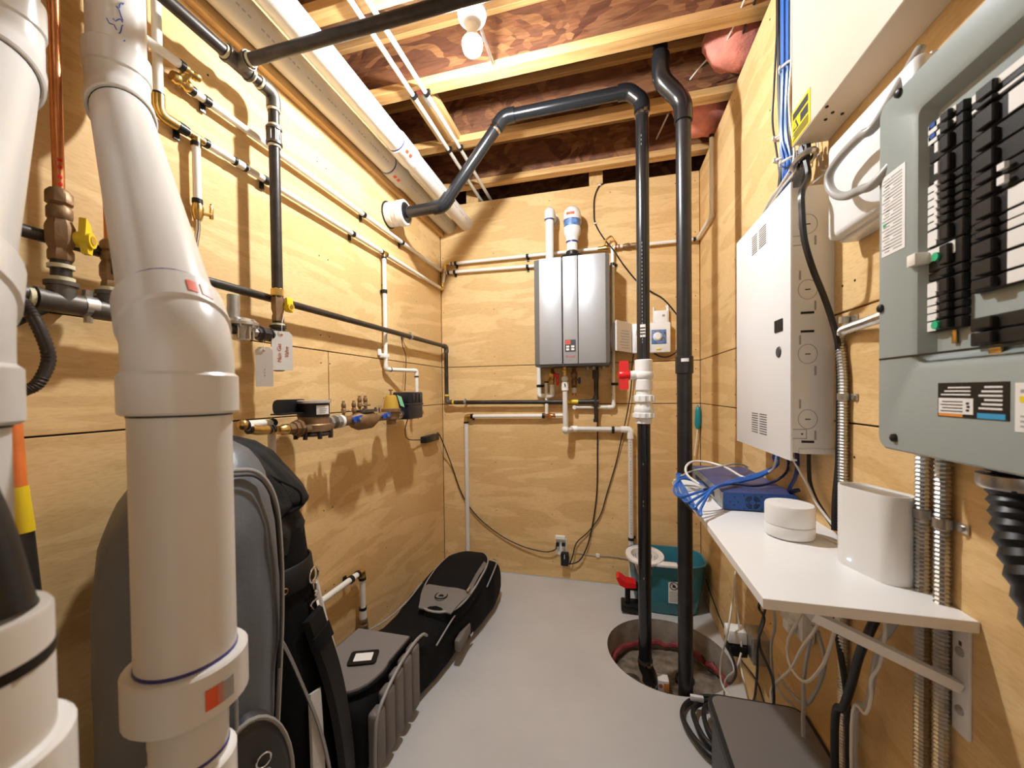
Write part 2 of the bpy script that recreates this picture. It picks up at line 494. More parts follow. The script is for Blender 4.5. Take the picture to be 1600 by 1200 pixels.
# floor deck above, joists under it
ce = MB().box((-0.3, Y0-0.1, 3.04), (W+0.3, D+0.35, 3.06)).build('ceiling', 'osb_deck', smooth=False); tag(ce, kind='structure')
for (y0, web) in ((-0.90, 1), (-0.47, 1), (-0.04, 1), (0.39, 1), (0.82, 1), (1.25, 1), (1.68, 1), (2.11, 1), (2.567, 1)):
    yc = y0+0.032
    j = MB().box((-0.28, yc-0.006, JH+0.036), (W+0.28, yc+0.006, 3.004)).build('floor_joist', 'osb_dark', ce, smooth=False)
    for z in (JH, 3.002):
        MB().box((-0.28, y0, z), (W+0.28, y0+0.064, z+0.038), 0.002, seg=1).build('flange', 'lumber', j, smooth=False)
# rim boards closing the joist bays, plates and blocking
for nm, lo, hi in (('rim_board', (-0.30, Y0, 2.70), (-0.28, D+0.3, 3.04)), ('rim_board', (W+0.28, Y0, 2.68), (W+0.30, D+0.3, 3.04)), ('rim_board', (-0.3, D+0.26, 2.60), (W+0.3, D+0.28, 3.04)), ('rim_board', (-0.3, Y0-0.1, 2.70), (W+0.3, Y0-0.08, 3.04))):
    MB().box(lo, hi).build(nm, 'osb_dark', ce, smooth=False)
MB().box((0.2621, 1.72, 2.755), (0.3871, 2.13, 2.793), 0.002).build('blocking', 'lumber_y', ce, smooth=False)
for px in ((1.1284, 2.7084, 2.7514), (0.2495, 2.7084, 2.7408)):
    MB().box((px[0]-0.045, D+0.012, 2.60), (px[0]+0.045, D+0.05, 3.0), 0.002, seg=1).build('nailing_block', 'lumber_y', ce, smooth=False)
MB().box((-0.3, D+0.05, 2.60), (W+0.3, D+0.26, 2.66)).build('top_plate', 'lumber', ce, smooth=False)
MB().box((W+0.1, Y0, 2.60), (W+0.28, D+0.26, 2.66)).build('top_plate', 'lumber_y', ce, smooth=False)
MB().box((-0.28, Y0, 2.62), (-0.1, D+0.26, 2.70)).build('top_plate', 'lumber_y', ce, smooth=False)
tr = MB().box((0.0, 0.2, 2.462), (0.026, D-0.002, 2.50), 0.002).build('trim_1', 'lumber_y', smooth=False); tag(tr, kind='structure')

# bare bulb in a porcelain holder under the deck
lt = thing('ceiling_bulb', 'bare glowing light bulb in a white holder under the floor joists', 'light', (LAMP[0], LAMP[1], LAMP[2]))
MB().lathe(LAMP, (0, 0, 1), [(0.0, -BULB_R), (BULB_R*0.5, -BULB_R*0.87), (BULB_R*0.87, -BULB_R*0.5), (BULB_R, 0), (BULB_R*0.97, BULB_R*0.35)], 16).build('bulb', 'bulb', lt)
MB().lathe(LAMP, (0, 0, 1), [(BULB_R*0.97, BULB_R*0.35), (BULB_R*0.8, BULB_R*0.75), (0.016, 0.044)], 16).build('bulb_base', 'white_plastic', lt)
MB().lathe((LAMP[0], LAMP[1], LAMP[2]+0.042), (0, 0, 1), [(0.018, 0), (0.022, 0.03), (0.05, 0.055), (0.056, 0.075), (0.056, 0.085)], 24).build('holder', 'white_plastic', lt)
MB().cyl((LAMP[0], LAMP[1], LAMP[2]+0.125), (LAMP[0], LAMP[1], LAMP[2]+0.16), 0.05, 8).build('ceiling_box', 'zinc', lt)
MB().tube([(LAMP[0], 1.28, LAMP[2]+0.155), (LAMP[0], 1.70, LAMP[2]+0.155)], 0.007, 8).build('hanger_bar', 'galv', lt)


# ---------------------------------------------------------------- thick white pipes in front of the left wall
def perp(v, ax):
    v = V(v); ax = V(ax).normalized(); return (v-ax*v.dot(ax)).normalized()
def cyl_patch(org, ax, r, d, dphi, h0, h1, name, mat, parent, th=0.0007):
    """curved label stuck on a pipe"""
    ax = V(ax).normalized(); d = perp(d, ax); e = ax.cross(d); n = 8; vs = []; fs = []
    for rr in (r, r+th):
        for h in (h0, h1):
            for k in range(n+1):
                a = -dphi/2+dphi*k/n
                vs.append(V(org)+ax*h+(d*cos(a)+e*sin(a))*rr)
    N = n+1
    for k in range(n):
        fs += [(2*N+k, 2*N+k+1, 3*N+k+1, 3*N+k), (k, N+k, N+k+1, k+1), (k, k+1, 2*N+k+1, 2*N+k), (N+k, 3*N+k, 3*N+k+1, N+k+1)]
    m = MB(); m.add(vs, fs); return m.build(name, mat, parent)
def band(org, ax, r, h0, h1, name, mat, parent, seg=28):
    ax = V(ax).normalized(); o = V(org)
    m = MB(); m.lathe(o, ax, [(r-0.004, h0), (r, h0), (r, h1), (r-0.004, h1)], seg)
    return m.build(name, mat, parent)
def hub(org, ax, r, h0, h1, mat, parent, name='hub', seg=32, ri=None):
    """socket end of a fitting: thick open lip"""
    m = MB(); ri = r-0.007 if ri is None else ri
    m.lathe(org, ax, [(ri, h0), (r-0.004, h0), (r, h0+0.004), (r, h1-0.003), (r-0.003, h1), (ri, h1)], seg)
    return m.build(name, mat, parent)
RP = 0.0525
A = V((0.6637, 0.3773, 0)); T = V((0.0873, 0.6643, 0))
ELB = 1.372
def offset_vent(name, label, dy, t, detail):
    a = A+V((0, dy, 0))
    p1 = a+V((0, 0, ELB)); p2 = t+V((0, 0, ELB+(t-a).length*0.98)); p3 = t+V((0, 0, 2.47))
    s = (p2-p1).normalized(); up = V((0, 0, 1))
    o = thing(name, label, 'vent pipe', (a.x, a.y, 0), 'thick white vent pipes by the left wall')
    MB().tube([a+V((0, 0, 0.93)), p1+V((0, 0, -0.04))], RP, 36).build('pipe', 'pvc', o)
    MB().tube([p1+s*0.06, p2-s*0.06], RP, 36).build('pipe', 'pvc', o)
    MB().tube([p2+up*0.04, p3], RP, 36).build('pipe', 'pvc', o)
    # lower elbow: body, socket on the slanted pipe, socket on the upright pipe
    MB().tube(fillet([p1-up*0.06, p1, p1+s*0.07], 0.06, 8), 0.0565, 36).build('elbow', 'pvc', o)
    hub(p1, s, 0.0600, 0.022, 0.080, 'pvc', o)
    hub(p1, -up, 0.0610, 0.038, 0.090, 'pvc', o)
    band(p1, s, RP+0.0010, 0.078, 0.090, 'primer_ring', 'primer_blue', o)
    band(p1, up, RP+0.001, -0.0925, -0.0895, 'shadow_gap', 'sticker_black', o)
    # upper elbow
    MB().tube(fillet([p2-s*0.08, p2, p2+up*0.08], 0.07, 8), 0.0565, 36).build('elbow', 'pvc', o)
    hub(p2, -s, 0.0600, 0.050, 0.105, 'pvc', o)
    hub(p2, up, 0.0600, 0.050, 0.105, 'pvc', o)
    band(p2, -s, RP+0.001, 0.1045, 0.1085, 'primer_ring', 'sticker_black', o)
    turn = V((-0.016, 0.085, 0)) if detail else V((0, 0.10, 0))
    MB().tube(fillet([t+V((0, 0, 2.445)), t+V((0, 0, 2.53)), t+V((0, 0, 2.53))+turn], 0.07, 8), 0.0545, 32).build('elbow', 'pvc', o)
    if detail:
        hub(a, up, 0.0650, 0.9089, 0.9699, 'pvc', o, 'coupling')
        band(a, up, RP+0.001, 0.9699, 0.9739, 'primer_ring', 'primer_blue', o)
        MB().lathe(a, up, [(0.042, 0.87), (0.042, 0.905), (0.064, 0.912)], 32).build('reducer', 'pvc', o)
        MB().cyl(a, a+V((0, 0, 0.875)), 0.0415, 28).build('pipe', 'pvc', o)
        band(a, up, 0.0424, 0.842, 0.846, 'primer_ring', 'primer_blue', o)
        hub(a, up, 0.050, 0.76, 0.835, 'pvc_bright', o, 'coupling')
        c = V(CP)-a; c.z = 0; c.normalize(); r_ = V((0.967, 0.254, 0))
        cyl_patch(p1, s, 0.0602, c*0.80+r_*0.42, 0.17, 0.034, 0.058, 'printed_mark', 'label_red', o)
        cyl_patch(p1, s, 0.0602, c*0.55+r_*0.72, 0.22, 0.034, 0.058, 'printed_mark', 'label_red', o)
        zc = 0.9699
        cyl_patch(a, up, 0.0652, c*0.78+r_*0.60, 0.30, zc-0.045, zc-0.020, 'red_label', 'label_red', o)
        cyl_patch(a, up, 0.0652, c*0.46+r_*0.88, 0.30, zc-0.045, zc-0.020, 'printed_mark', 'ink_grey', o)
        # marker scribble on the top pipe
        q = t+V((0, 0, 2.10)); c = V(CP)-q; c.z = 0; c.normalize(); e = V((c.y, -c.x, 0))*-1
        m = MB()
        for k, (u0, z0, u1, z1) in enumerate(((-0.1, 0.0, 0.25, 0.012), (0.0, -0.008, 0.3, -0.002), (0.05, 0.02, 0.2, 0.045), (-0.1, 0.05, 0.2, 0.055), (0.2, 0.06, 0.0, 0.085), (0.1, 0.085, 0.25, 0.10), (0.0, 0.03, -0.3, 0.045))):
            pts = []
            for i in range(5):
                tt = i/4; ang = u0+(u1-u0)*tt; zz = z0+(z1-z0)*tt+0.004*sin(7*tt+k)
                pts.append(q+V((0, 0, zz))+(c*cos(ang)+e*sin(ang))*(RP+0.0004))
            m.tube(pts, 0.0011, 5)
        m.build('marker_writing', 'blue_plastic', o)
    else:
        MB().cyl(a, a+V((0, 0, 0.94)), RP, 28).build('pipe', 'pvc', o)
    return o
offset_vent('vent_pipe', 'thick white vent pipe with orange-red label and handwritten blue marks, nearest the camera', 0, T, True)
offset_vent('vent_pipe', 'thick white vent pipe at the far left edge, black ring near its top bend', -0.205, V((0.203, 0.4225, 0)), False)
# open hub at the left edge with a black pipe stuck in it
H = V((0.7787, 0.1481, 0))
o = thing('standpipe', 'white standpipe with a black ring and open rim holding a black pipe', 'pipe', (H.x, H.y, 0))
zt = 1.1589
m = MB(); m.lathe(H, (0, 0, 1), [(0.046, 0.70), (0.046, zt-0.003), (0.044, zt), (0.039, zt), (0.038, zt-0.09), (0.001, zt-0.09)], 36); m.build('upper_hub', 'pvc_cream_shaded', o)
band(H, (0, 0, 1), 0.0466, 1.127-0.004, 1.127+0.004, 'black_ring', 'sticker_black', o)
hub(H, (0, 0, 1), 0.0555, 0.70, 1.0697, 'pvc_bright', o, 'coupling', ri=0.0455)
MB().cyl(H, H+V((0, 0, 0.72)), 0.0450, 28).build('pipe', 'pvc_cream_shaded', o)
q0, q1, q2 = V((0.7848, 0.1642, 1.1683)), V((0.778, 0.1605, 1.2064)), V((0.7701, 0.1537, 1.2467))
m = MB(); m.tube(smooth_path([q0+(q0-q1)*0.35, q0, q1, q2, q2+(q2-q1)*1.5], 5), 0.0195, 18)
tag(m.build('black_pipe', 'abs_dull'), 'black drain pipe stuck into the white standpipe', 'pipe')

# ---------------------------------------------------------------- black iron gas pipes
XG = 0.092; RI = 0.0175
zt = 2.335
g = thing('gas_riser', 'black iron gas pipe dropping down the wall with a yellow valve and two paper tags', 'pipe', (XG, 1.105, 1.386))
def ring_joint(p, d, r, parent, nm='thread_seal'):
    p, d = V(p), V(d).normalized(); MB().cyl(p-d*0.004, p+d*0.004, r, 14).build(nm, 'sealant_ring', parent)
TY = 0.974
MB().cyl((XG, 0.10, zt), (XG, TY-0.03, zt), RI, 16).build('pipe', 'iron', g)
MB().cyl((XG, TY+0.03, zt), (XG, 1.065, zt), RI, 16).build('pipe', 'iron', g)
MB().tube(fillet([(XG, 1.055, zt), (XG, 1.105, zt), (XG, 1.105, zt-0.05)], 0.035, 8), 0.0225, 16).build('elbow', 'iron_fit', g)
MB().cyl((XG, 1.105, zt-0.04), (XG, 1.105, 1.64), RI, 16).build('pipe', 'iron', g)
m = MB().cyl((XG, TY-0.042, zt), (XG, TY+0.042, zt), 0.0235, 16); m.cyl((XG, TY, zt), (XG+0.045, TY, zt), 0.0235, 16)
for q, d in (((XG, TY-0.042, zt), (0, 1, 0)), ((XG, TY+0.034, zt), (0, 1, 0)), ((XG+0.037, TY, zt), (1, 0, 0))):
    m.cyl(V(q), V(q)+V(d)*0.008, 0.0265, 16)
m.build('tee', 'iron_fit', g)
for p, d in (((XG, TY-0.046, zt), (0, 1, 0)), ((XG, TY+0.046, zt), (0, 1, 0)), ((XG+0.05, TY, zt), (1, 0, 0)), ((XG, 1.05, zt), (0, 1, 0)), ((XG, 1.105, zt-0.055), (0, 0, 1))):
    ring_joint(p, d, 0.021, g)
MB().cyl((XG+0.04, TY, zt), (W-0.3, TY, zt), RI, 16).build('branch_pipe', 'iron', g)
zc = 2.1912
m = MB().cyl((XG, 1.105, zc-0.028), (XG, 1.105, zc+0.028), 0.0225, 16)
for dz in (-0.028, 0.02): m.cyl((XG, 1.105, zc+dz), (XG, 1.105, zc+dz+0.008), 0.026, 16)
for k in range(10): m.box((XG+0.022*cos(k*pi/5)-0.002, 1.105+0.022*sin(k*pi/5)-0.002, zc-0.02), (XG+0.022*cos(k*pi/5)+0.002, 1.105+0.022*sin(k*pi/5)+0.002, zc+0.02))
m.build('coupling', 'iron_fit', g)
for dz in (-0.034, 0.034): ring_joint((XG, 1.105, zc+dz), (0, 0, 1), 0.0205, g)
# shut-off valve
zv = 1.614
m = MB().lathe((XG, 1.105, zv-0.05), (0, 0, 1), [(0.019, -0.005), (0.019, 0.01), (0.016, 0.02), (0.0205, 0.035), (0.0205, 0.065), (0.018, 0.08)], 6)
m.build('valve_body', 'bronze', g)
MB().lathe((XG, 1.105, zv-0.05), (0, 0, 1), [(0.018, 0.08), (0.021, 0.083), (0.021, 0.105), (0.018, 0.108)], 6).build('valve_nut', 'brass', g)
m = MB().box((XG+0.020, 1.112, zv-0.022), (XG+0.034, 1.140, zv+0.028), 0.004); m.cyl((XG+0.016, 1.124, zv-0.004), (XG+0.040, 1.124, zv-0.004), 0.013, 14)
h = m.build('valve_handle', 'yellow', g)
MB().cyl((XG+0.040, 1.124, zv-0.004), (XG+0.0415, 1.124, zv-0.004), 0.008, 12).build('handle_screw', 'brass', h)
MB().cyl((XG, 1.105, zv-0.055), (XG, 1.105, 1.53), RI, 14).build('nipple', 'iron', g)
ztee = 1.5066
m = MB().cyl((XG, 1.105, ztee-0.036), (XG, 1.105, ztee+0.036), 0.0225, 16); m.cyl((XG, 1.105, ztee), (XG, 1.065, ztee), 0.0225, 16)
m.cyl((XG, 1.105, ztee+0.028), (XG, 1.105, ztee+0.037), 0.0265, 16)
m.build('tee', 'iron', g)
ring_joint((XG, 1.105, ztee+0.04), (0, 0, 1), 0.021, g)
MB().cyl((XG, 1.105, ztee-0.03), (XG, 1.105, 1.405), RI, 14).build('drip_leg', 'iron', g)
MB().lathe((XG, 1.105, 1.386), (0, 0, 1), [(0.012, 0), (0.019, 0.003), (0.0195, 0.012), (0.0235, 0.016), (0.0235, 0.032), (0.019, 0.034)], 16).build('cap', 'iron', g)
m = MB().cyl((XG, 1.07, ztee), (XG, 1.03, ztee), 0.013, 12)
m.build('nipple', 'iron_fit', g)
m = MB().lathe((XG, 1.052, ztee), (0, -1, 0), [(0.018, -0.012), (0.022, -0.01), (0.022, 0.004), (0.026, 0.006), (0.026, 0.022), (0.019, 0.026), (0.019, 0.036)], 8); m.build('union', 'iron', g)
# gas regulator on the other side of the union
ry, rz = 0.9653, 1.519
rg = thing('gas_regulator', 'grey metal gas regulator with an upright vent barrel beside the thick pipe', 'regulator', (XG, ry, rz-0.05))
m = MB().lathe((XG, ry, rz-0.045), (0, 0, 1), [(0.012, 0), (0.022, 0.002), (0.022, 0.018), (0.034, 0.045), (0.036, 0.05)], 20)
for k in range(6): m.box((XG+0.03*cos(k*pi/3)-0.003, ry+0.03*sin(k*pi/3)-0.003, rz-0.04), (XG+0.03*cos(k*pi/3)+0.003, ry+0.03*sin(k*pi/3)+0.003, rz))
m.build('body', 'galv', rg)
MB().lathe((XG, ry, rz), (0, 0, 1), [(0.042, 0), (0.047, 0.003), (0.047, 0.011), (0.043, 0.014), (0.036, 0.022), (0.02, 0.026)], 28).build('diaphragm_cover', 'galv', rg)
m = MB()
for k in range(8): m.cyl((XG+0.043*cos(k*pi/4), ry+0.043*sin(k*pi/4), rz-0.005), (XG+0.043*cos(k*pi/4), ry+0.043*sin(k*pi/4), rz+0.016), 0.004, 6)
m.build('bolt_ring', 'zinc', rg)
MB().cyl((XG-0.01, ry-0.018, rz+0.02), (XG-0.01, ry-0.018, rz+0.092), 0.0165, 18).build('vent_barrel', 'zinc', rg)
MB().cyl((XG-0.01, ry-0.018, rz+0.092), (XG-0.01, ry-0.018, rz+0.094), 0.0155, 18).build('barrel_cap', 'green_tag', rg)
MB().cyl((XG, ry+0.02, ztee), (XG, ry+0.062, ztee), 0.016, 6).build('outlet', 'galv', rg)
MB().cyl((XG, ry-0.1, ztee), (XG, ry-0.02, ztee), 0.016, 12).build('inlet', 'iron', rg)
# paper tags
def paper_tag(name, label, c, u, v, w, h, lines, string_to):
    u, v = V(u).normalized(), V(v).normalized(); n = u.cross(v)
    t = thing(name, label, 'tag', V(c)-v*h/2, 'paper tags wired to the gas valve')
    cc = V(c); x = w/2; y = h/2
    poly = [cc-u*x-v*y, cc+u*x-v*y, cc+u*x+v*(y-0.012), cc+u*(x-0.01)+v*y, cc-u*(x-0.01)+v*y, cc-u*x+v*(y-0.012)]
    MB().prism(poly, n*0.0008).build('card', 'paper', t, smooth=False)
    MB().cyl(cc+v*(y-0.012)-n*0.0004, cc+v*(y-0.012)+n*0.0014, 0.0035, 10).build('eyelet', 'orange', t)
    MB().tube(smooth_path([cc+v*(y-0.012)+n*0.002, cc+v*(y+0.02)+n*0.004, V(string_to)], 5), 0.0009, 5).build('string', 'paper', t)
    for s_, du, dv in lines:
        text('writing', s_, cc+n*0.0009+u*du+v*dv, v, -u, 0.017, 'ink_red', t, 0.0003, shear=0.2)
    return t
tc = (0.125, 1.0871, 1.4544)
paper_tag('paper_tag', 'white paper tag with red handwriting hung below the yellow gas valve', tc, (0.62, 0.78, 0), (0, 0, 1), 0.062, 0.132, [('Main Gas', -0.008, -0.008), ('Valve', 0.014, -0.004)], (XG+0.022, 1.108, zv-0.03))
tc = (0.1, 1.038, 1.3978)
paper_tag('paper_tag', 'white paper tag with faint print hung edge-on left of the handwritten tag', tc, (0.75, 0.66, 0), (0, 0, 1), 0.05, 0.13, [('- - -', 0.0, -0.02)], (XG+0.01, 1.05, ztee+0.02))
# second gas pipe running along the wall to the heater
YB = D-0.05
g2 = thing('gas_pipe', 'long brown-black gas pipe along the left wall and across the back to the heater', 'pipe', (0.057, YB, 1.235))
X2 = 0.057; Z2 = 1.642; Z3 = 1.236; R2 = 0.0134
MB().cyl((X2, 0.10, Z2), (X2, YB-0.03, Z2), R2, 14).build('pipe', 'iron', g2)
MB().tube(fillet([(X2, YB-0.045, Z2), (X2, YB, Z2), (X2, YB, Z2-0.045)], 0.03, 6), 0.0175, 14).build('elbow', 'iron_fit', g2)
MB().cyl((X2, YB, Z2-0.03), (X2, YB, Z3+0.03), R2, 14).build('pipe', 'iron', g2)
MB().tube(fillet([(X2, YB, Z3+0.045), (X2, YB, Z3), (X2+0.045, YB, Z3)], 0.03, 6), 0.0175, 14).build('elbow', 'iron_fit', g2)
for p, d in (((X2, YB, Z3+0.05), (0, 0, 1)), ((X2+0.05, YB, Z3), (1, 0, 0))):
    MB().cyl(V(p)-V(d)*0.007, V(p)+V(d)*0.007, 0.0165, 14).build('thread_seal', 'yellow', g2)
XH = 1.1186
MB().cyl((X2+0.03, YB, Z3), (XH, YB, Z3), R2, 14).build('pipe', 'iron', g2)
MB().cyl((XH-0.185, YB, Z3), (XH-0.115, YB, Z3), 0.0145, 14).build('thread_seal', 'yellow', g2)
MB().cyl((XH-0.115, YB, Z3), (XH-0.06, YB, Z3), 0.0115, 6).build('union', 'brass', g2)
for (p, ax) in (((X2, 2.105, Z2), (0, 1, 0)), ((0.2, YB, Z3), (1, 0, 0))):
    p = V(p); m = MB().cyl(p-V(ax)*0.008, p+V(ax)*0.008, 0.0175, 12)
    w_ = V((0, p.y, p.z)) if ax[1] else V((p.x, D, p.z))
    m.cyl(p, w_, 0.005, 8); m.cyl(w_, w_+(p-w_)*0.1, 0.016, 12); m.box(p+V((-0.006, -0.006, 0.012)), p+V((0.006, 0.006, 0.026)))
    m.build('hanger_clamp', 'zinc', g2)
# riser from the tee up into the heater, drip leg below
YR = YB
zb = 1.487
m = MB().cyl((XH, YR, 1.1058), (XH, YR, zb+0.04), 0.0125, 14); m.build('heater_riser', 'iron', g2)
m = MB().cyl((XH-0.035, YR, Z3), (XH+0.02, YR, Z3), 0.0185, 14); m.cyl((XH, YR, Z3-0.035), (XH, YR, Z3+0.035), 0.0185, 14)
m.cyl((XH, YR, 1.1058-0.006), (XH, YR, 1.1058+0.015), 0.017, 12)
m.cyl((XH, YR, 1.4151-0.03), (XH, YR, 1.4151+0.03), 0.021, 8)
m.build('tee', 'iron', g2)
for py in (572, 591, 620, 634):
    z = 1.4701 if py == 572 else 1.3898 if py == 591 else 1.267 if py == 620 else 1.2077
    MB().cyl((XH, YR, z-0.003), (XH, YR, z+0.003), 0.0165, 12).build('thread_seal', 'galv', g2)
# manifold with two valves at the left edge
ZM, XM = 1.506, 0.075
mf = thing('gas_manifold', 'short iron gas manifold with a hose and a pipe clamp near the left edge', 'manifold', (XM, 0.55, ZM-0.03))
MB().cyl((XM, 0.25, ZM+0.01), (XM, 0.90, ZM), 0.0165, 16).build('pipe', 'iron_fit', mf)
yc = 0.5619
m = MB().cyl((XM, yc-0.042, ZM), (XM, yc+0.042, ZM), 0.0225, 18); m.cyl((XM, yc, ZM), (XM, yc, ZM+0.042), 0.0225, 18)
m.cyl((XM, yc, ZM+0.034), (XM, yc, ZM+0.043), 0.0265, 18); m.cyl((XM, yc-0.043, ZM), (XM, yc-0.034, ZM), 0.0245, 18)
m.build('tee', 'iron_fit', mf)
ring_joint((XM, yc, ZM+0.048), (0, 0, 1), 0.021, mf); ring_joint((XM, yc-0.05, ZM), (0, 1, 0), 0.021, mf); ring_joint((XM, yc-0.085, ZM), (0, 1, 0), 0.021, mf)
ring_joint((XM, yc, ZM+0.075), (0, 0, 1), 0.021, mf)
MB().cyl((XM, yc, ZM+0.04), (XM, yc, ZM+0.09), 0.0165, 14).build('nipple', 'iron', mf)
y2 = 0.6449
m = MB().cyl((XM, y2-0.04, ZM-0.003), (XM, y2+0.04, ZM-0.003), 0.0225, 18); m.cyl((XM, y2, ZM), (XM, y2, ZM+0.042), 0.0215, 18); m.cyl((XM, y2, ZM+0.034), (XM, y2, ZM+0.043), 0.0255, 18)
m.build('tee', 'iron_fit', mf)
ring_joint((XM, y2, ZM+0.048), (0, 0, 1), 0.020, mf)
yk = 0.6041
m = MB().cyl((XM, yk-0.011, ZM), (XM, yk+0.011, ZM), 0.0235, 16); m.cyl((XM, yk, ZM+0.02), (XM, yk, ZM+0.036), 0.009, 8); m.cyl((XM, yk, ZM-0.036), (XM, yk, ZM-0.02), 0.008, 8)
m.cyl((XM, yk, ZM), (0, yk, ZM), 0.005, 8)
m.build('pipe_clamp', 'galv', mf)
def ball_valve(label, y, z0, pipe_to, big):
    s = 1.0 if big else 0.75
    v = thing('shutoff_valve', label, 'valve', (XM, y, z0), 'shut-off valves on the gas manifold')
    m = MB().lathe((XM, y, z0), (0, 0, 1), [(0.019*s, 0), (0.021*s, 0.004), (0.021*s, 0.018*s), (0.018*s, 0.024*s), (0.024*s, 0.04*s), (0.024*s, 0.07*s), (0.018*s, 0.085*s), (0.021*s, 0.09*s), (0.021*s, 0.108*s), (0.016*s, 0.115*s), (0.022*s, 0.12*s), (0.022*s, 0.14*s), (0.014*s, 0.15*s)], 8)
    m.build('valve_body', 'bronze', v)
    if big:
        d = V((0.78, 0.62, 0)); e = V((-0.62, 0.78, 0)); c = V((XM, y, z0+0.052))+d*0.030+e*0.010
        m = MB()
        m.prism([c+e*0.010-V((0, 0, 0.03)), c+e*0.018+V((0, 0, 0.0)), c+e*0.008+V((0, 0, 0.035)), c-e*0.010+V((0, 0, 0.045)), c-e*0.016+V((0, 0, 0.0)), c-e*0.006-V((0, 0, 0.03))], d*0.012)
        m.cyl(c-d*0.012, c+d*0.018, 0.0165, 16)
        h = m.build('valve_handle', 'yellow', v)
        MB().cyl(c+d*0.018, c+d*0.0195, 0.010, 12).build('handle_screw', 'amber', h)
        MB().cyl((XM, y, z0+0.148), (XM, y, 2.74), 0.0095, 14).build('copper_tube', 'copper', v)
        for k, zz in enumerate((1.72, 1.735, 1.75, 1.765, 1.785, 1.80)):
            cyl_patch((XM, y, 0), (0, 0, 1), 0.0096, V((0.85, -0.2, 0)), 0.7, zz, zz+0.006, 'printed_mark', 'red', v)
    else:
        MB().box((XM+0.012, y-0.006, z0+0.03), (XM+0.02, y+0.006, z0+0.13), 0.003).build('valve_handle', 'iron', v)
        MB().cyl((XM, y, z0+0.11), (XM, y, 2.74), 0.008, 12).build('copper_tube', 'copper', v)
    return v
ball_valve('brass shut-off valve with yellow handle under a copper tube', yc, ZM+0.088, 2.74, True)
ball_valve('small dark valve half hidden behind the thick white vent pipe', y2, ZM+0.05, 2.74, False)
# ribbed black hose
pts = [(0.1, 0.4883, 1.4913), (0.11, 0.4921, 1.4816), (0.12, 0.5057, 1.4377), (0.12, 0.5171, 1.3824), (0.12, 0.5016, 1.3337), (0.11, 0.4835, 1.3164), (0.1, 0.4745, 1.3105)]
P = smooth_path(pts, 14); rs = [0.0105+0.0007*(1 if k % 2 else -1) for k in range(len(P))]
tag(MB().tube(P, rs, 12).build('flexible_hose', 'iron'), 'thick ribbed black gas hose curling in a half loop on the left wall', 'hose')
cable('cable', 'dark cable sagging along the left wall behind the gas manifold', [(0.02, 0.514, 1.4533), (0.02, 0.5615, 1.4914), (0.02, 0.6145, 1.5252), (0.02, 0.6718, 1.5613)], 0.006, 'cable_black')
# orange handle with a yellow band
t = thing('orange_pole', 'orange tool handle with yellow band leaning behind the left pipes', 'pole', (0.06, 0.5084, 0.9442))
P0, P1, P2, P3 = V((0.06, 0.5084, 0.9442)), V((0.05, 0.5077, 1.0322)), V((0.04, 0.5044, 1.1248)), V((0.02, 0.5082, 1.2614))
P0.z = max(P0.z, 0.0)
MB().cyl(P1, P0+(P0-P1)*2.0, 0.014, 12).build('lower_pole', 'iron', t)
MB().cyl(P2, P1, 0.0155, 12).build('grip_band', 'yellow', t)
MB().cyl(P3, P2, 0.014, 12).build('handle', 'orange', t)

# ---------------------------------------------------------------- white water pipes on the left wall
def fitting(parent, p, d, r, L, mat='brass', name='fitting'):
    p, d = V(p), V(d).normalized()
    m = MB().lathe(p-d*L/2, d, [(r*0.8, 0), (r, L*0.15), (r, L*0.3), (r*0.75, L*0.4), (r*0.75, L*0.6), (r, L*0.7), (r, L*0.85), (r*0.8, L)], 12)
    return m.build(name, mat, parent)
def crimp(parent, p, d, r=0.0135, L=0.012):
    p, d = V(p), V(d).normalized(); return MB().cyl(p-d*L/2, p+d*L/2, r, 14).build('crimp_ring', 'black_plastic', parent)
def clip(parent, p, d, wall_dir, r=0.0145):
    p, d, w_ = V(p), V(d).normalized(), V(wall_dir)
    m = MB().cyl(p-d*0.009, p+d*0.009, r, 14); u = d.cross(w_).normalized()
    m.box(p+w_*0.6-V((0.003, 0.003, 0.003)), p+w_+V((0.003, 0.003, 0.003)))
    m.prism([p+w_+u*0.012-d*0.008, p+w_-u*0.03-d*0.008, p+w_-u*0.03+d*0.008, p+w_+u*0.012+d*0.008], -w_*0.25)
    return m.build('clip', 'black_plastic', parent)
XP = 0.024; RX_ = 0.0112
ZA, ZB_ = 2.198, 2.068
wdx = (-0.020, 0, 0); wdy = (0, 0.026, 0)
a = thing('water_pipe', 'upper white water pipe on brass fittings running along the left wall', 'pipe', (XP, 0.85, ZA), 'white water pipes on the left wall')
yA = 0.8475
MB().cyl((XP, yA+0.02, ZA), (XP, D-0.028, ZA), RX_, 14).build('pipe', 'pex', a)
fitting(a, (XP, yA+0.005, ZA+0.002), (0, 1, 0), 0.017, 0.05); crimp(a, (XP, yA+0.035, ZA), (0, 1, 0))
MB().cyl((XP, 0.2, 2.2266), (0.05, yA-0.01, 2.2266), RX_, 14).build('pipe', 'pex', a)
fitting(a, (0.05, yA+0.012, 2.2266), (0, 1, 0), 0.013, 0.05); crimp(a, (0.05, yA-0.012, 2.2266), (0, 1, 0))
MB().cyl((XP, yA, ZA+0.002), (0.05, yA+0.01, ZA+0.03), 0.012, 10).build('elbow', 'brass', a)
for px in (0.9255, 1.709, 2.0834):
    clip(a, (XP, px, ZA), (0, 1, 0), wdx)
MB().tube(fillet([(XP, D-0.06, ZA), (XP, D-0.027, ZA), (0.06, D-0.027, ZA-0.012)], 0.02, 5), 0.014, 12).build('elbow', 'brass', a)
crimp(a, (0.075, D-0.027, ZA-0.014), (1, 0, 0))
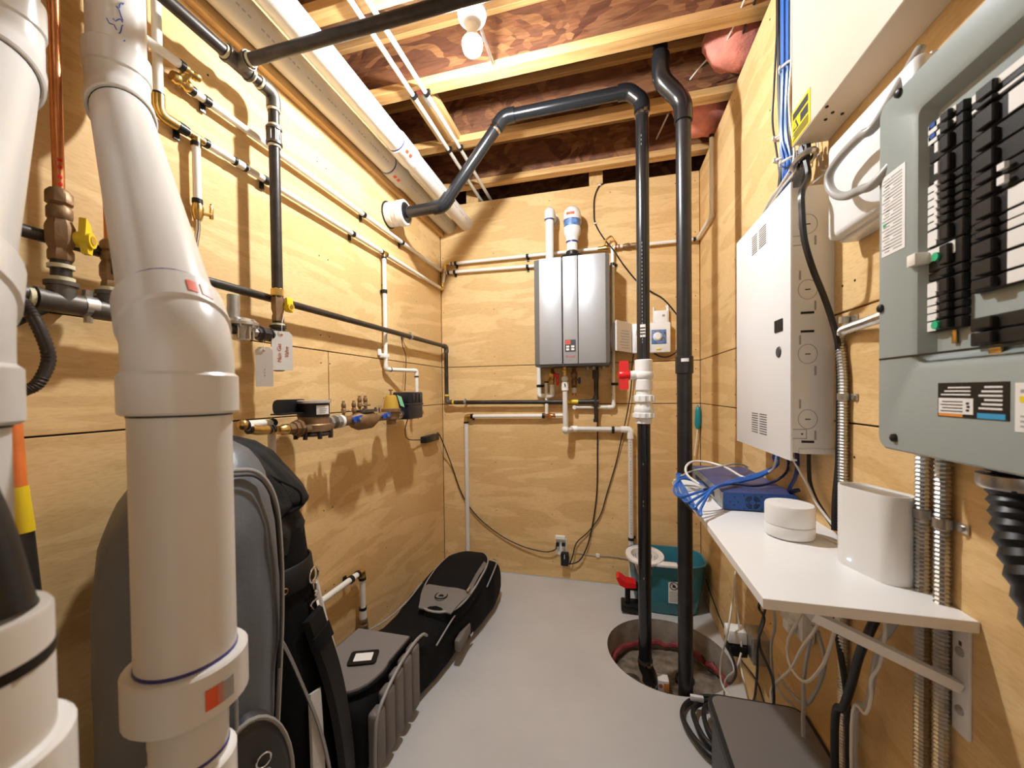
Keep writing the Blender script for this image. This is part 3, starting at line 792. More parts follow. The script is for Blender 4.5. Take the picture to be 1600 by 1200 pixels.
MB().cyl((0.05, D-0.027, ZA-0.012), (0.80, D-0.027, ZA-0.025), RX_, 14).build('pipe', 'pex', a)
clip(a, (0.6629, D-0.027, ZA-0.024), (1, 0, 0), wdy); clip(a, (0.1215, D-0.027, ZA-0.013), (1, 0, 0), wdy)
b = thing('water_pipe', 'lower white water pipe on the left wall with two drops and a corner step', 'pipe', (XP, 0.8, ZB_), 'white water pipes on the left wall')
yb0 = 0.7925
MB().cyl((XP, yb0, 2.74), (XP, yb0, ZB_+0.045), RX_, 14).build('pipe', 'pex', b)
MB().tube(fillet([(XP, yb0, ZB_+0.05), (XP, yb0, ZB_), (XP, yb0+0.045, ZB_)], 0.03, 6), 0.0145, 14).build('elbow', 'brass', b)
crimp(b, (XP, yb0, ZB_+0.05), (0, 0, 1)); crimp(b, (XP, yb0+0.04, ZB_), (0, 1, 0))
yT = 0.8904
MB().cyl((XP, yb0+0.03, ZB_), (XP, yT-0.02, ZB_), RX_, 14).build('pipe', 'pex', b)
yc1, yc2 = 1.0308, 1.8885
MB().cyl((XP, yT+0.02, ZB_), (XP, D-0.07, ZB_), RX_, 14).build('pipe', 'pex', b)
m = MB().cyl((XP, yT-0.028, ZB_), (XP, yT+0.028, ZB_), 0.0115, 10); m.cyl((XP, yT, ZB_), (XP, yT, ZB_-0.03), 0.0125, 10); m.build('tee', 'brass', b)
crimp(b, (XP, yT-0.03, ZB_), (0, 1, 0)); crimp(b, (XP, yT+0.03, ZB_), (0, 1, 0)); crimp(b, (XP, yT, ZB_-0.022), (0, 0, 1))
zv = 1.8597
MB().cyl((XP, yT, ZB_-0.03), (XP, yT, zv+0.02), RX_*0.95, 14).build('drop_pipe', 'pex', b)
crimp(b, (XP, yT, zv+0.02), (0, 0, 1))
m = MB().lathe((XP, yT, zv-0.035), (0, 0, 1), [(0.010, 0), (0.0125, 0.008), (0.0155, 0.02), (0.0155, 0.035), (0.011, 0.05)], 10); m.cyl((XP, yT, zv-0.012), (XP+0.01, yT+0.035, zv-0.008), 0.006, 8)
m.box((XP+0.004, yT+0.030, zv-0.02), (XP+0.014, yT+0.038, zv+0.022), 0.002)
m.build('stop_valve', 'brass', b)
P = smooth_path([(XP, yT, zv-0.03), (XP+0.004, yT-0.004, zv-0.07), (XP+0.012, yT-0.02, zv-0.14), (XP+0.02, yT-0.03, zv-0.24), (XP+0.03, yT-0.04, zv-0.36)], 8)
MB().tube(P, [0.0065+0.0006*(k % 2) for k in range(len(P))], 10).build('braided_hose', 'chrome', b)
MB().cyl((XP, yc1-0.01, ZB_), (XP, yc1+0.015, ZB_), 0.0125, 12).build('coupling', 'pex', b)
crimp(b, (XP, yc1-0.018, ZB_), (0, 1, 0), L=0.009); crimp(b, (XP, yc1+0.02, ZB_), (0, 1, 0), L=0.009)
for px in (0.848, 1.1321, 1.62):
    clip(b, (XP, px, ZB_), (0, 1, 0), wdx)
# drop to the shut-off box
m = MB().cyl((XP, yc2-0.022, ZB_), (XP, yc2+0.022, ZB_), 0.0125, 10); m.cyl((XP, yc2, ZB_), (XP, yc2, ZB_-0.025), 0.0125, 10); m.build('tee', 'brass', b)
crimp(b, (XP, yc2+0.022, ZB_), (0, 1, 0), L=0.008); crimp(b, (XP, yc2-0.022, ZB_), (0, 1, 0), L=0.008); crimp(b, (XP, yc2, ZB_-0.025), (0, 0, 1), L=0.008)
zl = 1.4376; yl = 2.0849
MB().cyl((XP, yc2, ZB_-0.03), (XP, yc2, zl+0.02), RX_*0.95, 14).build('drop_pipe', 'pex', b)
MB().tube(fillet([(XP, yc2, zl+0.025), (XP, yc2, zl), (XP+0.006, yc2+0.03, zl)], 0.02, 5), 0.0128, 12).build('elbow', 'pex', b)
MB().cyl((XP, yc2+0.02, zl), (0.10, yl-0.02, zl), RX_*0.95, 12).build('pipe', 'pex', b)
MB().tube(fillet([(0.095, yl-0.028, zl), (0.105, yl, zl), (0.105, yl, zl-0.03)], 0.015, 5), 0.0128, 12).build('elbow', 'pex', b)
MB().cyl((0.105, yl, zl-0.02), (0.105, yl, 1.30), RX_*0.95, 12).build('pipe', 'pex', b)
crimp(b, (XP+0.006, yc2+0.035, zl), (0.2, 1, 0), L=0.006); crimp(b, (0.105, yl, zl-0.035), (0, 0, 1), L=0.006)
clip(b, (XP, yc2, 1.8603), (0, 0, 1), wdx)
m = MB().box((0.002, yc2-0.03, 1.5102-0.012), (0.034, yc2+0.024, 1.5102+0.012), 0.004); m.box((0.002, yc2-0.046, 1.5102), (0.012, yc2-0.02, 1.5102+0.035), 0.003); m.build('wall_clip', 'white_plastic', b)
# corner step and run across the back wall
zU = 2.246
MB().tube(fillet([(XP, D-0.075, ZB_), (XP, D-0.03, ZB_), (XP+0.003, D-0.03, ZB_+0.045)], 0.02, 5), 0.014, 12).build('elbow', 'brass', b)
MB().cyl((XP+0.003, D-0.03, ZB_+0.03), (0.05, D-0.03, zU-0.02), RX_, 12).build('pipe', 'pex', b)
MB().tube(fillet([(0.045, D-0.03, zU-0.035), (0.05, D-0.03, zU), (0.085, D-0.03, zU)], 0.02, 5), 0.014, 12).build('elbow', 'brass', b)
crimp(b, (0.10, D-0.03, zU), (1, 0, 0), L=0.008)
MB().cyl((0.07, D-0.03, zU), (1.1383, D-0.03, zU), RX_, 12).build('pipe', 'pex', b)
clip(b, (0.1325, D-0.03, zU), (1, 0, 0), (0, 0.028, 0)); clip(b, (0.6637, D-0.03, zU), (1, 0, 0), (0, 0.028, 0))
# valves and tee beside the heater
vx = [1.1672, 1.2481, 1.3239, 1.3868]
v = thing('water_valves', 'cluster of brass valves and fittings on the pipe above the heater', 'valve', (vx[0], D-0.03, zU-0.02))
MB().lathe((vx[0]-0.03, D-0.03, zU), (1, 0, 0), [(0.011, 0), (0.014, 0.01), (0.012, 0.03), (0.0185, 0.045), (0.0185, 0.07), (0.012, 0.085), (0.014, 0.095), (0.012, 0.11)], 12).build('valve_body', 'brass', v)
m = MB().tube(smooth_path([(vx[0]+0.015, D-0.045, zU+0.015), (vx[0]+0.02, D-0.05, zU+0.04), (vx[0]+0.055, D-0.05, zU+0.065), (vx[0]+0.075, D-0.05, zU+0.03)], 4), 0.006, 8); m.build('lever_handle', 'brass', v)
MB().lathe((vx[2]-0.03, D-0.03, zU), (1, 0, 0), [(0.010, 0), (0.014, 0.01), (0.017, 0.025), (0.017, 0.04), (0.011, 0.05), (0.015, 0.06), (0.015, 0.085), (0.01, 0.09)], 10).build('valve_body', 'bronze', v)
m = MB()
for k, x in enumerate((vx[0]+0.085, vx[0]+0.105, vx[2]+0.065, vx[3]-0.005, vx[3]+0.01)): MB().cyl((x-0.005, D-0.03, zU), (x+0.005, D-0.03, zU), 0.0155, 12).build('crimp_ring', 'copper', v)
MB().cyl((vx[0]+0.07, D-0.03, zU), (1.4498, D-0.03, zU), 0.0105, 12).build('pipe', 'pex', v)
m = MB().tube(smooth_path([(vx[3]+0.01, D-0.045, zU+0.01), (vx[3]+0.015, D-0.05, zU+0.05), (vx[3]+0.04, D-0.05, zU+0.06), (vx[3]+0.045, D-0.045, zU+0.02)], 4), 0.006, 8); m.build('lever_handle', 'brass', v)
xt = 1.2321
m = MB().cyl((xt-0.02, D-0.03, zU), (xt+0.02, D-0.03, zU), 0.0135, 12); m.cyl((xt, D-0.03, zU), (xt, D-0.03, zU-0.03), 0.0135, 12); m.build('tee', 'pex', v)
zlow = 1.1982
e = thing('water_pipe', 'white pipe dropping down the wall along the right side of the heater', 'pipe', (xt, D-0.03, zlow))
MB().cyl((xt, D-0.03, zU-0.03), (xt, D-0.03, zlow), RX_, 12).build('pipe', 'pex', e)
for zz in (2.135, 1.3503): clip(e, (xt, D-0.03, zz), (0, 0, 1), (0, 0.028, 0))
x3 = 0.97
MB().tube(fillet([(xt, D-0.03, zlow+0.03), (xt, D-0.03, zlow), (xt-0.035, D-0.03, zlow)], 0.02, 5), 0.0138, 12).build('elbow', 'pex', e)
MB().cyl((xt-0.02, D-0.03, zlow), (x3+0.02, D-0.03, zlow), RX_, 12).build('pipe', 'pex', e)
# run continuing behind the black pipes to the right corner and up
zR = 2.243
xr0, xr1 = 1.4498, 1.7427
e = thing('water_pipe', 'white pipe from behind the black drain pipes up the right corner', 'pipe', (xr0, D-0.03, zR))
MB().cyl((xr0+0.001, D-0.03, zR), (xr1, D-0.03, zR), RX_, 12).build('pipe', 'pex', e)
q1, q2, q3 = V((xr1, D-0.035, zR)), V((1.7421, 2.3187, 2.2403)), V((1.7421, 2.3135, 2.6626))
MB().cyl(q1, q2, RX_, 12).build('pipe', 'pex', e); MB().cyl(q2, (q2.x, q2.y, q3.z), RX_, 12).build('pipe', 'pex', e)
MB().sphere(q2, 0.0145, 10, 6).build('elbow', 'pex', e); MB().sphere(q1, 0.0145, 10, 6).build('elbow', 'brass', e)
crimp(e, q1+V((-0.02, 0, 0)), (1, 0, 0)); crimp(e, (q2.x, q2.y, q3.z), (0, 0, 1), L=0.015)
# short pipe low on the left wall going down into a dark fitting
z0 = 0.447; y5 = 1.6254
e = thing('water_pipe', 'short white pipe low on the left wall dropping to a dark fitting by the bags', 'pipe', (0.04, y5, 0))
MB().cyl((0.04, 0.9, z0), (0.04, y5, z0), 0.0135, 14).build('pipe', 'pex', e)
MB().tube(fillet([(0.04, y5-0.03, z0), (0.04, y5, z0), (0.04, y5, z0-0.03)], 0.015, 5), 0.0165, 14).build('elbow', 'brass', e)
MB().cyl((0.04, y5, z0), (0.04, y5, 0.26), 0.0135, 14).build('pipe', 'pex', e)
crimp(e, (0.04, y5, z0-0.035), (0, 0, 1), 0.018); crimp(e, (0.04, y5-0.035, z0), (0, 1, 0), 0.018)
clip(e, (0.04, 1.5383, z0), (0, 1, 0), (-0.036, 0, 0), 0.018)
m = MB().lathe((0.04, y5, 0.0), (0, 0, 1), [(0.03, 0), (0.03, 0.12), (0.024, 0.14), (0.026, 0.15), (0.026, 0.165), (0.022, 0.17), (0.024, 0.175), (0.024, 0.19), (0.02, 0.195), (0.022, 0.2), (0.022, 0.215), (0.019, 0.22)], 14); m.build('floor_fitting', 'bronze', e)
MB().cyl((0.04, y5, 0.22), (0.04, y5, 0.262), 0.0175, 14).build('coupling', 'pex', e); crimp(e, (0.04, y5, 0.266), (0, 0, 1), 0.018)


# ---------------------------------------------------------------- pipes under the ceiling
def ceiling_pipe(label, x, z, y0, yc, mat, marks):
    o = thing('ceiling_vent_pipe', label, 'vent pipe', (x, y0, z-0.05), 'vent pipes under the ceiling')
    MB().cyl((x, y0, z), (x, yc-0.05, z), 0.050, 36).build('pipe', mat, o)
    MB().cyl((x, yc+0.05, z), (x, D, z), 0.050, 36).build('pipe', mat, o)
    m = MB().lathe((x, yc, z), (0, 1, 0), [(0.05, -0.075), (0.0555, -0.073), (0.0555, -0.01), (0.054, 0.0), (0.0555, 0.01), (0.0555, 0.073), (0.05, 0.075)], 36); m.build('coupling', mat, o)
    band((x, yc, z), (0, 1, 0), 0.0508, -0.083, -0.0745, 'primer_ring', 'primer_blue', o)
    d = V((0.75, 0, -0.66))
    for k in range(2): cyl_patch((x, yc, z), (0, 1, 0), 0.0556, d if marks else V((0.35, 0, -0.93)), 0.28, -0.05+0.035*k, -0.028+0.035*k, 'red_label', 'label_red', o)
    m = MB()
    yy = y0+0.15
    while yy < D-0.1:
        if abs(yy-yc) > 0.1:
            m2 = V((0.93, 0, -0.36)) if marks else V((0.80, 0, -0.60))
            m2.normalize(); c = V((x, yy, z))+m2*0.0502; u = V((0, 1, 0)); w_ = m2.cross(u)
            m.prism([c-u*0.006-w_*0.0022, c+u*0.006-w_*0.0022, c+u*0.006+w_*0.0022, c-u*0.006+w_*0.0022], m2*0.0004)
        yy += 0.02 if int(yy*50) % 5 else 0.05
    m.build('print_line', 'ink_grey', o)
    return o
YW = 1.7937; YBG = 1.9403
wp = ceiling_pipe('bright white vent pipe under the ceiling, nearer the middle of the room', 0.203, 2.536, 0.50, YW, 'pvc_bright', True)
ceiling_pipe('shaded cream vent pipe under the ceiling tight against the left wall', 0.071, 2.528, 0.72, YBG, 'pvc_cream_shaded', False)  # cream tone paints in the shade on this pipe beside the lit one
# pair of small pipes clipped under the joists
for i, (lab, pts) in enumerate((('small white water pipe under the joists, left one of a parallel pair', [(0.302, 0.2, 2.726), (0.306, 1.70, 2.726), (0.30, 2.60, 2.726), (0.305, 2.9, 2.72)]), ('small white water pipe under the joists, right one of a parallel pair', [(0.352, 0.2, 2.726), (0.371, 1.70, 2.726), (0.374, 2.15, 2.726), (0.372, 2.9, 2.72)]))):
    o = thing('ceiling_water_pipe', lab, 'pipe', pts[0], 'small pipes clipped under the joists')
    MB().tube(smooth_path(pts, 5), 0.0105, 12).build('pipe', 'pex', o)
    for y in (1.712, 2.142):
        x = pts[1][0] if y < 2 else (pts[1][0]+pts[2][0])/2
        m = MB().cyl((x, y-0.01, 2.727), (x, y+0.01, 2.727), 0.0145, 12); m.box((x-0.006, y-0.008, 2.722), (x+0.02, y+0.008, JH)); m.build('clip', 'black_plastic', o)
    if i == 0:
        m = MB().box((0.325, 1.702, 2.731), (0.352, 1.722, JH), 0.001); m.build('red_spacer', 'ink_red', o)
m = MB().box((0.328, 1.735, 2.7515), (0.372, 1.83, 2.755), 0.001); m2 = m.build('strap_plate', 'zinc', ce)
for y in (1.76, 1.79): MB().sphere((0.352, y, 2.751), 0.006, 8, 6).build('bolt_head', 'chrome', ce)

# ---------------------------------------------------------------- black drain lines from the sump
R2 = 0.0302
def drain_fit(parent, pts, rd=0.045, r=0.0365):
    MB().tube(fillet(pts, rd, 8), r, 22).build('elbow', 'abs', parent)
def hose_clamp(parent, p, d, r):
    p, d = V(p), V(d).normalized(); m = MB().cyl(p-d*0.006, p+d*0.006, r, 20); m.box(p+V((0.005, -r-0.01, -0.006)), p+V((0.022, -r+0.004, 0.008))); m.build('hose_clamp', 'chrome', parent)
YP1, XP1 = 1.98, 1.362
c0, c1, c2, c3 = V((0.095, YP1, 2.316)), V((0.333, YP1, 2.322)), V((0.6813, YP1, 2.738)), V((XP1, YP1, 2.742))
s1 = thing('sump_drain_pipe', 'black pump pipe with a white valve rising from the sump to the left wall', 'pipe', (XP1, YP1, -0.125))
dd = [(c1-c0).normalized(), (c2-c1).normalized(), (c3-c2).normalized(), V((0, 0, -1))]
MB().cyl(c0, c1, R2, 22).build('pipe', 'abs', s1)
MB().cyl(c1, c2, R2, 22).build('pipe', 'abs', s1)
MB().cyl(c2, c3-V((0.07, 0, 0)), R2, 22).build('pipe', 'abs', s1)
drain_fit(s1, [c1-dd[0]*0.055, c1, c1+dd[1]*0.065]); drain_fit(s1, [c2-dd[1]*0.06, c2, c2+dd[2]*0.06])
k1 = c3-V((0.06, 0, 0)); k2 = c3-V((0, 0, 0.06))
drain_fit(s1, [k1-V((0.05, 0, 0)), k1, k2, k2-V((0, 0, 0.05))], 0.03)
hose_clamp(s1, c2-dd[1]*0.075, dd[1], 0.0335); hose_clamp(s1, c3-V((0, 0, 0.125)), (0, 0, 1), 0.0335)
zt, zb = 1.4535, 1.1448
MB().cyl((XP1, YP1, 2.67), (XP1, YP1, zt-0.01), R2, 22).build('pipe', 'abs', s1)
MB().cyl((XP1, YP1, zb+0.01), (XP1, YP1, -0.02), R2, 22).build('pipe', 'abs', s1)
MB().tube(fillet([(XP1, YP1, 0.0), (XP1, YP1, -0.04), (XP1+0.02, YP1+0.0, -0.075), (XP1+0.02, YP1, -0.125)], 0.03, 5), 0.034, 20).build('rubber_elbow', 'black_rubber', s1)
hose_clamp(s1, (XP1, YP1, -0.012), (0, 0, 1), 0.036); hose_clamp(s1, (XP1+0.02, YP1, -0.115), (0, 0, 1), 0.036)
# valve body and unions
m = MB().lathe((XP1, YP1, zb), (0, 0, 1), [(0.031, 0), (0.037, 0.003), (0.037, 0.025), (0.036, 0.03)], 28); m.build('socket', 'pvc_bright', s1)
def ribbed_nut(z, h, r):
    m = MB().lathe((XP1, YP1, z), (0, 0, 1), [(r-0.004, 0), (r, 0.003), (r, h-0.003), (r-0.004, h)], 28)
    for k in range(12):
        a = 2*pi*k/12; m.box((XP1+r*cos(a)-0.004, YP1+r*sin(a)-0.004, z+0.003), (XP1+r*cos(a)+0.004, YP1+r*sin(a)+0.004, z+h-0.003), 0.001, seg=1)
    return m
H = zt-zb
zz = lambda px: zb+(662-px)/100.0*H
ribbed_nut(zz(653), zz(644)-zz(653), 0.0475).build('union_nut', 'pvc_bright', s1)
MB().lathe((XP1, YP1, zz(644)), (0, 0, 1), [(0.044, 0), (0.0455, 0.004), (0.0455, zz(634)-zz(644)-0.01), (0.036, zz(629)-zz(644))], 28).build('check_body', 'pvc_bright', s1)
ribbed_nut(zz(628), zz(617)-zz(628), 0.0475).build('union_nut', 'pvc_bright', s1)
MB().lathe((XP1, YP1, zz(617)), (0, 0, 1), [(0.036, 0), (0.036, zz(610)-zz(617)), (0.0415, zz(609)-zz(617)), (0.0415, zz(594)-zz(617)), (0.038, zz(593)-zz(617))], 28).build('socket', 'pvc_bright', s1)
m = MB().sphere((XP1, YP1, zz(586)), 0.046, 24, 14, (1, 1, 0.85)); m.cyl((XP1, YP1, zz(586)), (XP1-0.066, YP1-0.015, zz(586)), 0.022, 20)
m.build('ball_valve', 'pvc_bright', s1)
MB().lathe((XP1, YP1, zz(582)), (0, 0, 1), [(0.038, 0), (0.0415, 0.004), (0.0415, zt-zz(582)-0.003), (0.037, zt-zz(582))], 28).build('socket', 'pvc_bright', s1)
hx, hz = XP1-0.066, zz(586)
m = MB().rrect((hx-0.026, YP1-0.02, hz), (1, 0, 0.0), (0, 0, 1), 0.043, 0.138, 0.008, (0.0, -0.018, 0))
m.lathe((hx, YP1-0.015, hz), (-1, -0.2, 0), [(0.024, 0), (0.026, 0.01), (0.022, 0.048), (0.018, 0.052)], 18)
m.build('valve_handle', 'red', s1)
# printed marks
m = MB()
for z in [1.62+0.018*k for k in range(22)]+[1.53, 1.545, 1.56]+[2.46, 2.48, 2.50]+[0.95, 0.75, 0.77, 0.4]:
    m.box((XP1-0.008, YP1-R2-0.0006, z), (XP1-0.0055, YP1-R2+0.001, z+0.009))
m.build('print_line', 'ink_grey', s1)
zq = 1.5886
cyl_patch((XP1, YP1, 0), (0, 0, 1), R2, (-0.15, -1, 0), 0.8, zq-0.03, zq+0.03, 'white_label', 'paper', s1)
lb = MB(); 
for k in range(3): lb.box((XP1-0.016, YP1-R2-0.0012, zq-0.018+0.014*k), (XP1+0.006, YP1-R2+0.002, zq-0.012+0.014*k))
lb.build('label_print', 'ink', s1)
# white sleeve in the left wall
o = thing('pipe_coupling', 'short white reducing coupling in the left wall taking the black pump pipe', 'coupling', (0.0, YP1, 2.25))
MB().lathe((0, YP1, 2.316), (1, 0, 0), [(0.066, -0.001), (0.066, 0.036), (0.0625, 0.039), (0.0645, 0.042), (0.0645, 0.07), (0.069, 0.073), (0.069, 0.108), (0.065, 0.112), (0.055, 0.112), (0.053, 0.085)], 32).build('coupling', 'pvc', o)
m = MB().lathe((0.086, YP1, 2.316), (1, 0, 0), [(0.031, 0), (0.049, 0.002), (0.052, 0.022), (0.049, 0.03), (0.032, 0.031)], 28); m.build('black_bush', 'abs', o)
MB().lathe((0.0, YP1, 2.316), (1, 0, 0), [(0.066, -0.001), (0.0665, 0.0), (0.074, 0.0), (0.074, 0.004), (0.066, 0.006)], 28).build('foam_ring', 'sticker_black', o)
# second stack
YP2, XP2 = 1.82, 1.515
s2 = thing('drain_stack', 'plain black drain stack with one coupling standing in the sump by the shelf', 'pipe', (XP2, YP2, -0.16))
ze = 2.535
MB().cyl((XP2, YP2, -0.16), (XP2, YP2, ze-0.06), 0.0305, 24).build('pipe', 'abs_dull', s2)
t1 = V((XP2, YP2, ze)); t2 = V((1.425, YP2, ze+0.115))
MB().tube(fillet([t1-V((0, 0, 0.085)), t1, t1+(t2-t1)*0.55], 0.05, 8), 0.037, 22).build('elbow', 'abs', s2)
MB().tube(fillet([t2+(t1-t2)*0.55, t2, t2+V((0, 0, 0.10))], 0.05, 8), 0.037, 22).build('elbow', 'abs', s2)
MB().cyl(t2+V((0, 0, 0.08)), (t2.x, YP2, 3.03), 0.0305, 22).build('pipe', 'abs', s2)
zc = 1.4135
MB().lathe((XP2, YP2, zc-0.038), (0, 0, 1), [(0.031, 0), (0.036, 0.002), (0.036, 0.074), (0.031, 0.076)], 24).build('coupling', 'abs_dull', s2)
cyl_patch((XP2, YP2, 0), (0, 0, 1), 0.0362, (-0.1, -1, 0), 0.85, zc+0.012, zc+0.026, 'white_label', 'paper', s2)

# ---------------------------------------------------------------- water meter and backflow assembly on the left wall
XM2 = 0.125
ZX = 1.192
YS = 1.1052
wm = thing('water_meter', 'bronze water meter with black register, open lid and paper label on the left wall', 'meter', (XM2, 1.23, 1.15))
yr = 1.2267
MB().lathe((XM2, yr, 1.222), (0, 0, 1), [(0.056, 0), (0.056, 0.048), (0.058, 0.05)], 32).build('register', 'black_plastic', wm)
MB().lathe((XM2, yr, 1.271), (0, 0, 1), [(0.056, 0), (0.062, 0.002), (0.062, 0.010), (0.058, 0.013), (0.0, 0.013)], 32).build('lens_ring', 'glass_clear', wm)
m = MB().lathe((XM2, yr, 1.162), (0, 0, 1), [(0.05, 0), (0.058, 0.006), (0.058, 0.03), (0.054, 0.034), (0.054, 0.06)], 28)
m.box((XM2-0.035, yr-0.07, 1.168), (XM2+0.035, yr+0.072, 1.192), 0.008)
m.build('meter_body', 'bronze', wm)
m = MB().lathe((XM2, yr, 1.150), (0, 0, 1), [(0.055, 0), (0.062, 0.003), (0.062, 0.010), (0.056, 0.013)], 28)
for k in range(8): m.cyl((XM2+0.06*cos(k*pi/4+.3), yr+0.066*sin(k*pi/4+.3), 1.142), (XM2+0.06*cos(k*pi/4+.3), yr+0.066*sin(k*pi/4+.3), 1.170), 0.008, 8)
m.build('bottom_flange', 'iron', wm)
yf0, yf1 = 1.0961, 1.2346
m = MB(); m.rrect((XM2-0.025, yr-0.085, 1.262), (0, 1, 0), (0, 0, 1), 0.15, 0.052, 0.02, (0.004, 0, 0)); m.box((XM2-0.03, yr-0.165, 1.236), (XM2+0.012, yr-0.01, 1.241), 0.001)
m.build('lid', 'black_plastic', wm)
c = V(CP)-V((XM2, yr, 1.2)); c.z = 0; c.normalize(); e = V((-c.y, c.x, 0))
cyl_patch((XM2, yr, 0), (0, 0, 1), 0.0562, c*0.8+e*0.6, 0.95, 1.231, 1.264, 'paper_label', 'paper', wm)
m = MB()
for k in range(4):
    cc = V((XM2, yr, 1.236+0.007*k))+(c*0.8+e*0.6)*0.0572; w_ = V((0, 0, 1)).cross(c*0.8+e*0.6)
    m.prism([cc-w_*0.018, cc+w_*(0.006+0.004*(k % 3)), cc+w_*(0.006+0.004*(k % 3))+V((0, 0, 0.0025)), cc-w_*0.018+V((0, 0, 0.0025))], (c*0.8+e*0.6)*0.0004)
m.build('label_print', 'ink_grey', wm)
m = MB().lathe((XM2, yr-0.07, ZX-0.006), (0, -1, 0), [(0.030, 0), (0.030, 0.012), (0.024, 0.016), (0.024, 0.03), (0.019, 0.032), (0.019, 0.055)], 8); m.build('inlet_union', 'bronze', wm)
MB().lathe((XM2, yr-0.125, ZX-0.006), (0, -1, 0), [(0.015, 0), (0.019, 0.004), (0.019, 0.02), (0.015, 0.026), (0.015, 0.04)], 10).build('brass_adapter', 'brass', wm)
yl1 = 0.9902
wl_ = thing('supply_pipe', 'white supply pipe loop with black rings feeding the water meter', 'pipe', (XM2, yl1, 0.0))
MB().cyl((XM2, yl1+0.055, ZX-0.004), (XM2, yl1+0.02, ZX), 0.0135, 12).build('fitting', 'brass', wl_)
MB().cyl((XM2, yl1-0.005, ZX), (XM2, 0.9349, 1.215), 0.0128, 14).build('pipe', 'pex', wl_)
MB().tube(fillet([(XM2, yl1+0.03, ZX), (XM2, yl1, ZX), (XM2, yl1-0.03, ZX+0.008)], 0.02, 5), 0.0155, 12).build('elbow', 'brass', wl_)
MB().cyl((XM2, 0.9349, 1.215), (0.055, 1.1048, 1.207), 0.0128, 14).build('pipe', 'pex', wl_)
MB().sphere((XM2, 0.9349, 1.215), 0.0165, 10, 8).build('elbow', 'brass', wl_)
MB().sphere((0.055, 1.1048, 1.207), 0.0165, 10, 8).build('elbow', 'brass', wl_)
MB().cyl((0.055, 1.1048, 1.20), (0.055, 1.1048, 0.0), 0.0128, 14).build('riser', 'pex', wl_)
for p, d in (((XM2, yl1-0.035, ZX+0.008), (0, 1, 0)), ((XM2, 0.9435, 1.213), (0, 1, 0)), ((XM2, yl1+0.035, ZX), (0, 1, 0)), ((XM2, yl1+0.05, ZX), (0, 1, 0)), ((0.066, 1.0995, 1.208), (1, -0.7, 0))):
    crimp(wl_, p, d, 0.0155, 0.010)
# unions, double check valve and test cocks
yu = 1.3465
bf = thing('backflow_preventer', 'dark bronze backflow valve with blue handles and four small test cocks', 'valve', (XM2, 1.55, 1.15))
MB().lathe((XM2, yr+0.072, ZX), (0, 1, 0), [(0.018, 0), (0.026, 0.004), (0.026, 0.018), (0.018, 0.022)], 8).build('union', 'zinc', bf)
MB().lathe((XM2, yu-0.01, ZX), (0, 1, 0), [(0.018, 0), (0.028, 0.003), (0.028, 0.02), (0.022, 0.024), (0.022, 0.03)], 8).build('union', 'zinc', bf)
MB().cyl((XM2, yu+0.02, ZX), (XM2, yu+0.036, ZX), 0.027, 18).build('white_gasket', 'pvc_bright', bf)
yb0_, yb1_ = 1.427, 1.6351
MB().lathe((XM2, yu+0.03, ZX), (0, 1, 0), [(0.018, 0), (0.022, 0.01), (0.022, 0.05), (0.018, 0.06)], 10).build('valve_end', 'bronze', bf)
m = MB().lathe((XM2, yb0_+0.02, ZX-0.006), (0, 1, 0), [(0.02, 0), (0.03, 0.015), (0.042, 0.05), (0.042, 0.13), (0.030, 0.16), (0.02, 0.185)], 20)
m.build('check_body', 'bronze', bf)
m = MB().rrect((XM2, yb0_+0.12, ZX+0.03), (0, 1, 0), (1, 0, 0), 0.12, 0.07, 0.02, (0, 0, 0.012))
for k in range(4): m.cyl((XM2+0.025*(1 if k % 2 else -1), yb0_+0.075+0.09*(k//2), ZX+0.03), (XM2+0.025*(1 if k % 2 else -1), yb0_+0.075+0.09*(k//2), ZX+0.05), 0.006, 6)
m.build('cover_plate', 'iron_fit', bf)
def bfly(y, nm):
    m = MB().rrect((XM2+0.022, y, ZX+0.006), (0, 1, 0.1), (0, 0, 1), 0.07, 0.024, 0.011, (0.008, 0, 0)); m.cyl((XM2+0.018, y, ZX+0.006), (XM2+0.034, y, ZX+0.006), 0.012, 12)
    h = m.build(nm, 'blue_plastic', bf)
    MB().cyl((XM2+0.034, y, ZX+0.006), (XM2+0.038, y, ZX+0.006), 0.007, 6).build('nut', 'chrome', h)
bfly(1.4589, 'blue_handle'); bfly(1.682, 'blue_handle')
MB().cyl((XM2, yb0_+0.20, ZX), (XM2, 1.7598, ZX+0.002), 0.020, 12).build('valve_end', 'bronze', bf)
for (px, h) in ((1.3989, 0.0), (1.4667, 0.0), (1.5077, 0.02), (1.5503, 0.02)):
    m = MB().lathe((XM2, px, ZX+0.02+h), (0, 0, 1), [(0.006, 0), (0.006, 0.012), (0.010, 0.016), (0.010, 0.03), (0.007, 0.034), (0.0095, 0.038), (0.0095, 0.052), (0.006, 0.056), (0.006, 0.064)], 8)
    m.cyl((XM2, px, ZX+0.042+h), (XM2+0.01, px+0.022, ZX+0.042+h), 0.005, 6); m.build('test_cock', 'bronze', bf)
yq = 1.663
m = MB().cyl((XM2, yq, ZX+0.01), (XM2, yq, ZX+0.055), 0.008, 8); m.cyl((XM2, yq-0.012, ZX+0.05), (XM2, yq+0.012, ZX+0.05), 0.007, 8); m.build('bleed_screw', 'chrome', bf)
